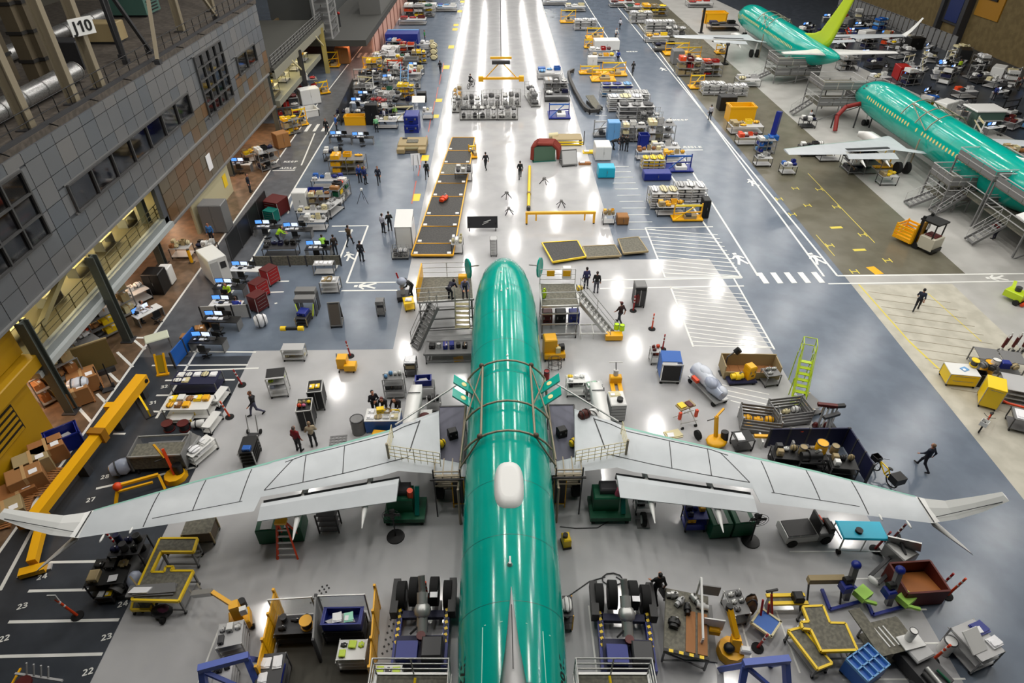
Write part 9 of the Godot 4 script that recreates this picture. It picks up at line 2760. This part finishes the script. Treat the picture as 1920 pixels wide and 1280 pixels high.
func right_bay():
	var t: Node3D
	stand_tower(F(39.63,-76.78),0, "grey two deck work stand at the nose of the airliner with yellow windows",5.0,4.0,3.6,2)
	stand_tower(F(41.63,-50.22),0, "grey two deck work stand beside the tailward fuselage at the frame edge",4.0,5.0,4.2,2)
	stand_tower(F(41.7,-44.93),0, "grey two deck work stand next to the tug on the pale floor",4.0,5.0,4.0,2)
	stand_tower(F(40.42,-91.56),0, "grey low work stand under the lime finned airliner's tail",6.0,4.0,2.6,2)
	stand_tower(F(39.48,-51.86),0, "narrow grey work stand with yellow gear inside",2.4,3.0,2.6,2)
	t = thing("red_duct", "red air duct arching beside the airliner with yellow windows", "duct",F(40.01,-72.07))
	path([V(-2.2,0.2,1.5),V(-2.0,1.6,0.6),V(-1.0,2.4,0),V(0.6,2.6,-0.4),V(2.4,2.4,-0.6),V(3.2,1.4,-0.4)],0.24,8)
	pt("hose", mat(Color(0.5,0.1,0.08),0.6), t)
	for x in [-2.0,0.6,2.4]:
		bx(x,0,0,0.12,1.6,0.12)
		pt("support",M.dkgrey, t)
	for a in [[V(42.3,0,-61.5), "tan guard frame over the airliner with yellow windows"],[V(42.3,0,-106), "tan guard frame over the lime finned airliner"]]:
		t = thing("guard_gantry", a[1], "frame", a[0])
		for z in [-2.3,0.4,2.4]:
			var pts = []
			for k in 9:
				var q = lerpf(0.4, PI - 0.4, k / 8.0)
				pts.append(V(cos(q) * 2.15,3.35 + sin(q) * 2.3, z))
			path(pts,0.06,5)
			pt("hoop",M.tube, t)
		for s in [-1.2,1.2]:
			tb(V(s,5.3,-2.3),V(s,5.3,2.4),0.06,5)
			tb(V(s,5.3,-2.3),V(s * 1.7,4.2,2.4),0.05,5)
			pt("tube",M.tube, t)
			tb(V(s * 1.85,0,2.4),V(s * 1.85,3.4,2.4),0.08,5)
			pt("leg",M.tube, t)
	rows([[F(25.49,-145.5),0, "bench", "r", "at the top of the olive lane edge",5.0,3.0],[F(27.99,-140.97),0, "bench", "m", "second down the olive lane edge",5.0,3.0],[F(30.36,-136.68),0, "shelf", "y", "behind the edge row by the pale strip",5.0,3.0,1.6],[F(26.52,-129.85),0, "tubes", "w", "third down the olive lane edge",4.0,2.5,1.8],[F(28.36,-121.77),0, "tubes", "w", "fourth down the olive lane edge",5.0,2.5,1.8],[F(30.53,-120.89),0, "wire", "g", "beside the fourth white tubes",4.0,3.0,1.8],[F(26.45,-114.6),0, "bench", "y", "with orange packs on the olive edge",4.0,2.0],[F(26.49,-108.42),0, "bench", "k", "with dark gear on the olive edge",3.5,2.0],[F(27.94,-108.4),0, "pipes", "y", "yellow topped, under the far wing tip",4.0,2.4,1.6],[F(29.13,-103.38),0, "pipes", "y", "second yellow topped, under the far wing",4.0,2.4,1.6],[F(26.76,-100.92),0, "cab", "g", "grey, at the lane line under the far wing",1.6,2.0,1.8],[F(26.99,-94.52),0, "shelf", "r", "with red panels at the lane line",3.6,2.0,2.0],[F(29.65,-94.47),0, "shelf", "r", "with red and white drums",2.6,2.4,1.6],[F(26.51,-88.04),0, "pipes", "y", "small yellow, below the red panels",2.0,1.6,1.6],[F(28.01,-85.62),0, "tubes", "w", "at the lane line below the red panels",3.0,2.0,1.3],[F(29.91,-84.88),0, "tubes", "w", "beside the black crate on the olive floor",2.6,1.6,1.2],[F(27.87,-79.03),0, "cab", "k", "with white sheet before the yellow box",2.0,1.4,1.6],[F(28.32,-75.07),0, "crate", "y", "big yellow, on the olive floor",3.0,1.8,1.8],[F(27.66,-70.92),0, "bench", "y", "with yellow ramps below the big yellow crate",3.6,1.8],[F(26.81,-67.28),0, "bench", "r", "with red bits below the yellow ramps",2.4,1.2],[F(27.88,-64.93),0, "shelf", "b", "with a blue crate before the wing tip",1.8,1.2,1.4],[F(26.46,-61.34),0, "bench", "g", "below the blue crated rack",1.6,1.0],[F(33.69,-89.13),0, "bench", "w", "with white pumps on the pale strip",3.0,2.0],[F(34.95,-106.54),0, "pipes", "y", "below the far wing on the pale strip",1.6,1.6,1.2],[F(40.23,-129.56),0, "crate", "y", "bright yellow at the far airliner's nose",4.0,2.4,1.8],[F(41.4,-145.17),0, "bench", "r", "with orange gear at the far airliner's nose",5.0,3.0],[F(40.11,-121.53),0, "bench", "k", "under the far airliner's nose",5.0,3.0],[F(28.25,-59.27),0, "bench", "b", "with a blue pad below the wing",1.4,1.0],[F(32.54,-64.08),0, "bench", "k", "with dark gear below the wing",2.6,1.4],[F(33.61,-62.6),0, "bench", "y", "with yellow gear below the wing",2.0,1.2],[F(35.64,-59.79),0, "shelf", "k", "under the open flap bay",3.0,2.0,1.8],[F(38.41,-61.09),0, "pipes", "y", "under the wing root of the windowed airliner",2.0,2.0,1.8],[F(35.38,-72.53),0, "bench", "k", "where the white gowned worker stands",1.6,1.2],[F(36.72,-56.55),0, "bench", "y", "with orange base on the pale floor",1.6,1.0],[F(47.64,-56.33),0, "shelf", "c", "high against the windowed fuselage",2.4,1.4,3.0]])
	person(F(35.78,-73.06),200, "stand", C8(0xc8c8d0), C8(0x1a1c26), C8(0x20160e), "person in a pale gown by the windowed airliner's wing")
	person(F(40.23,-45.59),200, "reach", C8(0x701818), C8(0x1a1c2c), C8(0x20160e), "person in a red shirt under the work stand at the frame edge")
	make("blue_sail", "tall blue upright board at the wing tip", "board",F(29.97,-68.51),0,[["board",M.blue, "b",[0,0.2,0,0.2,3.0,-0.2,0.5,0.5]],["trolley",M.blue2, "x",[0,0.1,0.2,1.0,0.5,0.8]],["wheel",M.rubber, "w",[0,0.1,0.5,0.1]]])
	make("aisle_post", "tall black post standing beside the far wing on the pale strip", "post",F(35.57,-120.78),0,[["post",M.black, "x",[0,0,0,0.35,4.0,0.35]],["foot",M.dkgrey, "x",[0,0,0,0.8,0.1,0.8]],["cap",M.dkgrey, "x",[0,4.0,0,0.45,0.1,0.45]]])
	make("wing_jack", "black wing jack with round foot under the far wing tip", "jack",F(33.8,-100.17),0,[["foot",M.black, "t",[0,0,0,0,0.15,0,0.7,0.5]],["column",M.black, "t",[0,0.1,0,0,2.6,0,0.15]],["head",M.dkgrey, "t",[0,2.6,0,0,2.9,0,0.3]]])
	bx(77,0,-125,1,14,60)
	struct("wall_right_tan", noisy(Color(0.37,0.31,0.18), Color(0.42,0.36,0.22),0.8,0.06))
	bx(76.3,2.2,-116.5,0.4,6.0,4.6)
	bx(76.0,0,-119.2,1.0,12,0.8)
	bx(76.0,0,-112.8,1.4,14,1.0)
	var fr = struct("door_1",M.dkgrey)
	bx(76.05,2.6,-116.2,0.2,4.6,3.6)
	pt("door_leaf", mat(Color(0.1,0.16,0.36),0.5), fr)
	bx(76.6,4.5,-108.5,0.6,7,6)
	struct("wall_right_yellow", mat(Color(0.6,0.42,0.04),0.6))
	bx(76.2,7,-108.5,0.2,2.0,3.0)
	struct("window_5",M.black)
	t = thing("mesh_fence", "long grey slatted fence along the back of the bay", "fence",F(70,-126))
	for k in 26:
		bx(0.06 * k,0,-18 + k * 1.5,0.1,2.4,1.3)
		pt("slat",M.grey, t)
	for y in [0.3,2.3]:
		br(V(-0.05, y,-18.5),V(1.55, y,20),0.12)
		pt("rail",M.dkgrey, t)
	var wn = ["by the slatted fence", "behind the lime fin", "beside the winglet", "between the airliners", "by the blue door", "near the yellow wall", "behind the windowed fuselage", "at the frame's edge"]
	var od = ["first", "second", "third", "fourth", "fifth", "sixth", "seventh"]
	var kinds = ["desk", "bench", "shelf", "desk", "bench", "pipes", "cab"]
	var pp = ["w", "k", "r", "k", "w", "g", "w"]
	for k in 8:
		for q in 7:
			var x = [64.0,58.0,66.0,58.0,67.0,68.5,55.0,62.0][k] + (q % 3) * 2.6 - 2.0
			var z = [-130.0,-118.0,-112.0,-96.0,-101.0,-92.0,-76.0,-70.0][k] + (q / 3) * 3.4 + (q % 2) * 0.8
			S(F(x, z), (q * 37 + k * 20) % 90, kinds[(q + k) % 7], pp[(q * 2 + k) % 7], od[q] + " in the cluttered bay " + wn[k],2.4,1.5,1.7)
	for k in 9:
		for q in 5:
			S(F(50.5 + q * 4.7 + (k % 2) * 1.5,-70 - k * 6.6), (q * 53 + k * 31) % 40,["bench", "desk", "shelf", "bench", "pipes", "desk"][(q + k * 2) % 6],["k", "m", "k", "w", "g", "k", "b"][(q * 3 + k) % 7], "in back bay line " + ["one", "two", "three", "four", "five", "six", "seven", "eight", "nine"][k] + ", " + ["hull end", "second place", "middle", "fourth place", "wall end"][q],2.6,1.6,1.6)
	make("white_booth", "white roofed booth with green front behind the windowed airliner", "booth",F(55.5,-72.5),0,[["wall", mat(Color(0.3,0.4,0.36)), "c",[0,0,0,3.2,1.9,2.2]],["roof",M.white, "c",[0,1.9,-0.2,3.6,0.15,2.8]],["counter",M.ltgrey, "x",[0,0.9,1.2,3.0,0.1,0.4]]])
	monitor(F(66,-66) + V(0,1.2,0),-20, "large bright blue screen in the cluttered bay", glow(Color(0.1,0.2,1.0),2.0), "",2.0)
	bx(66,0,-66,0.8,1.2,0.8)
	tag(pt("screen_plinth",M.dkgrey), "dark plinth under the large bright blue screen", "plinth")
	for k in 6:
		person(F([57.0,60,63,66,69,71][k],[-90.0,-104,-82,-95,-86,-101][k]), k * 60, "stand", C8([0x801818,0xc8c8d0,0x1a2a6a,0xb0d020,0x303038,0xc06020][k]), C8(0x1a1c26), C8(0x20160e), "person in " + ["dark red", "white", "blue", "lime", "dark grey", "orange"][k] + " in the cluttered bay beyond the windowed airliner")
func build_things():
	nose_platforms()
	fall_frame()
	wing_fences()
	mid_left()
	mid_right()
	near_things()
	left_rows()
	store_rows()
	aisle_things()
	right_bay()
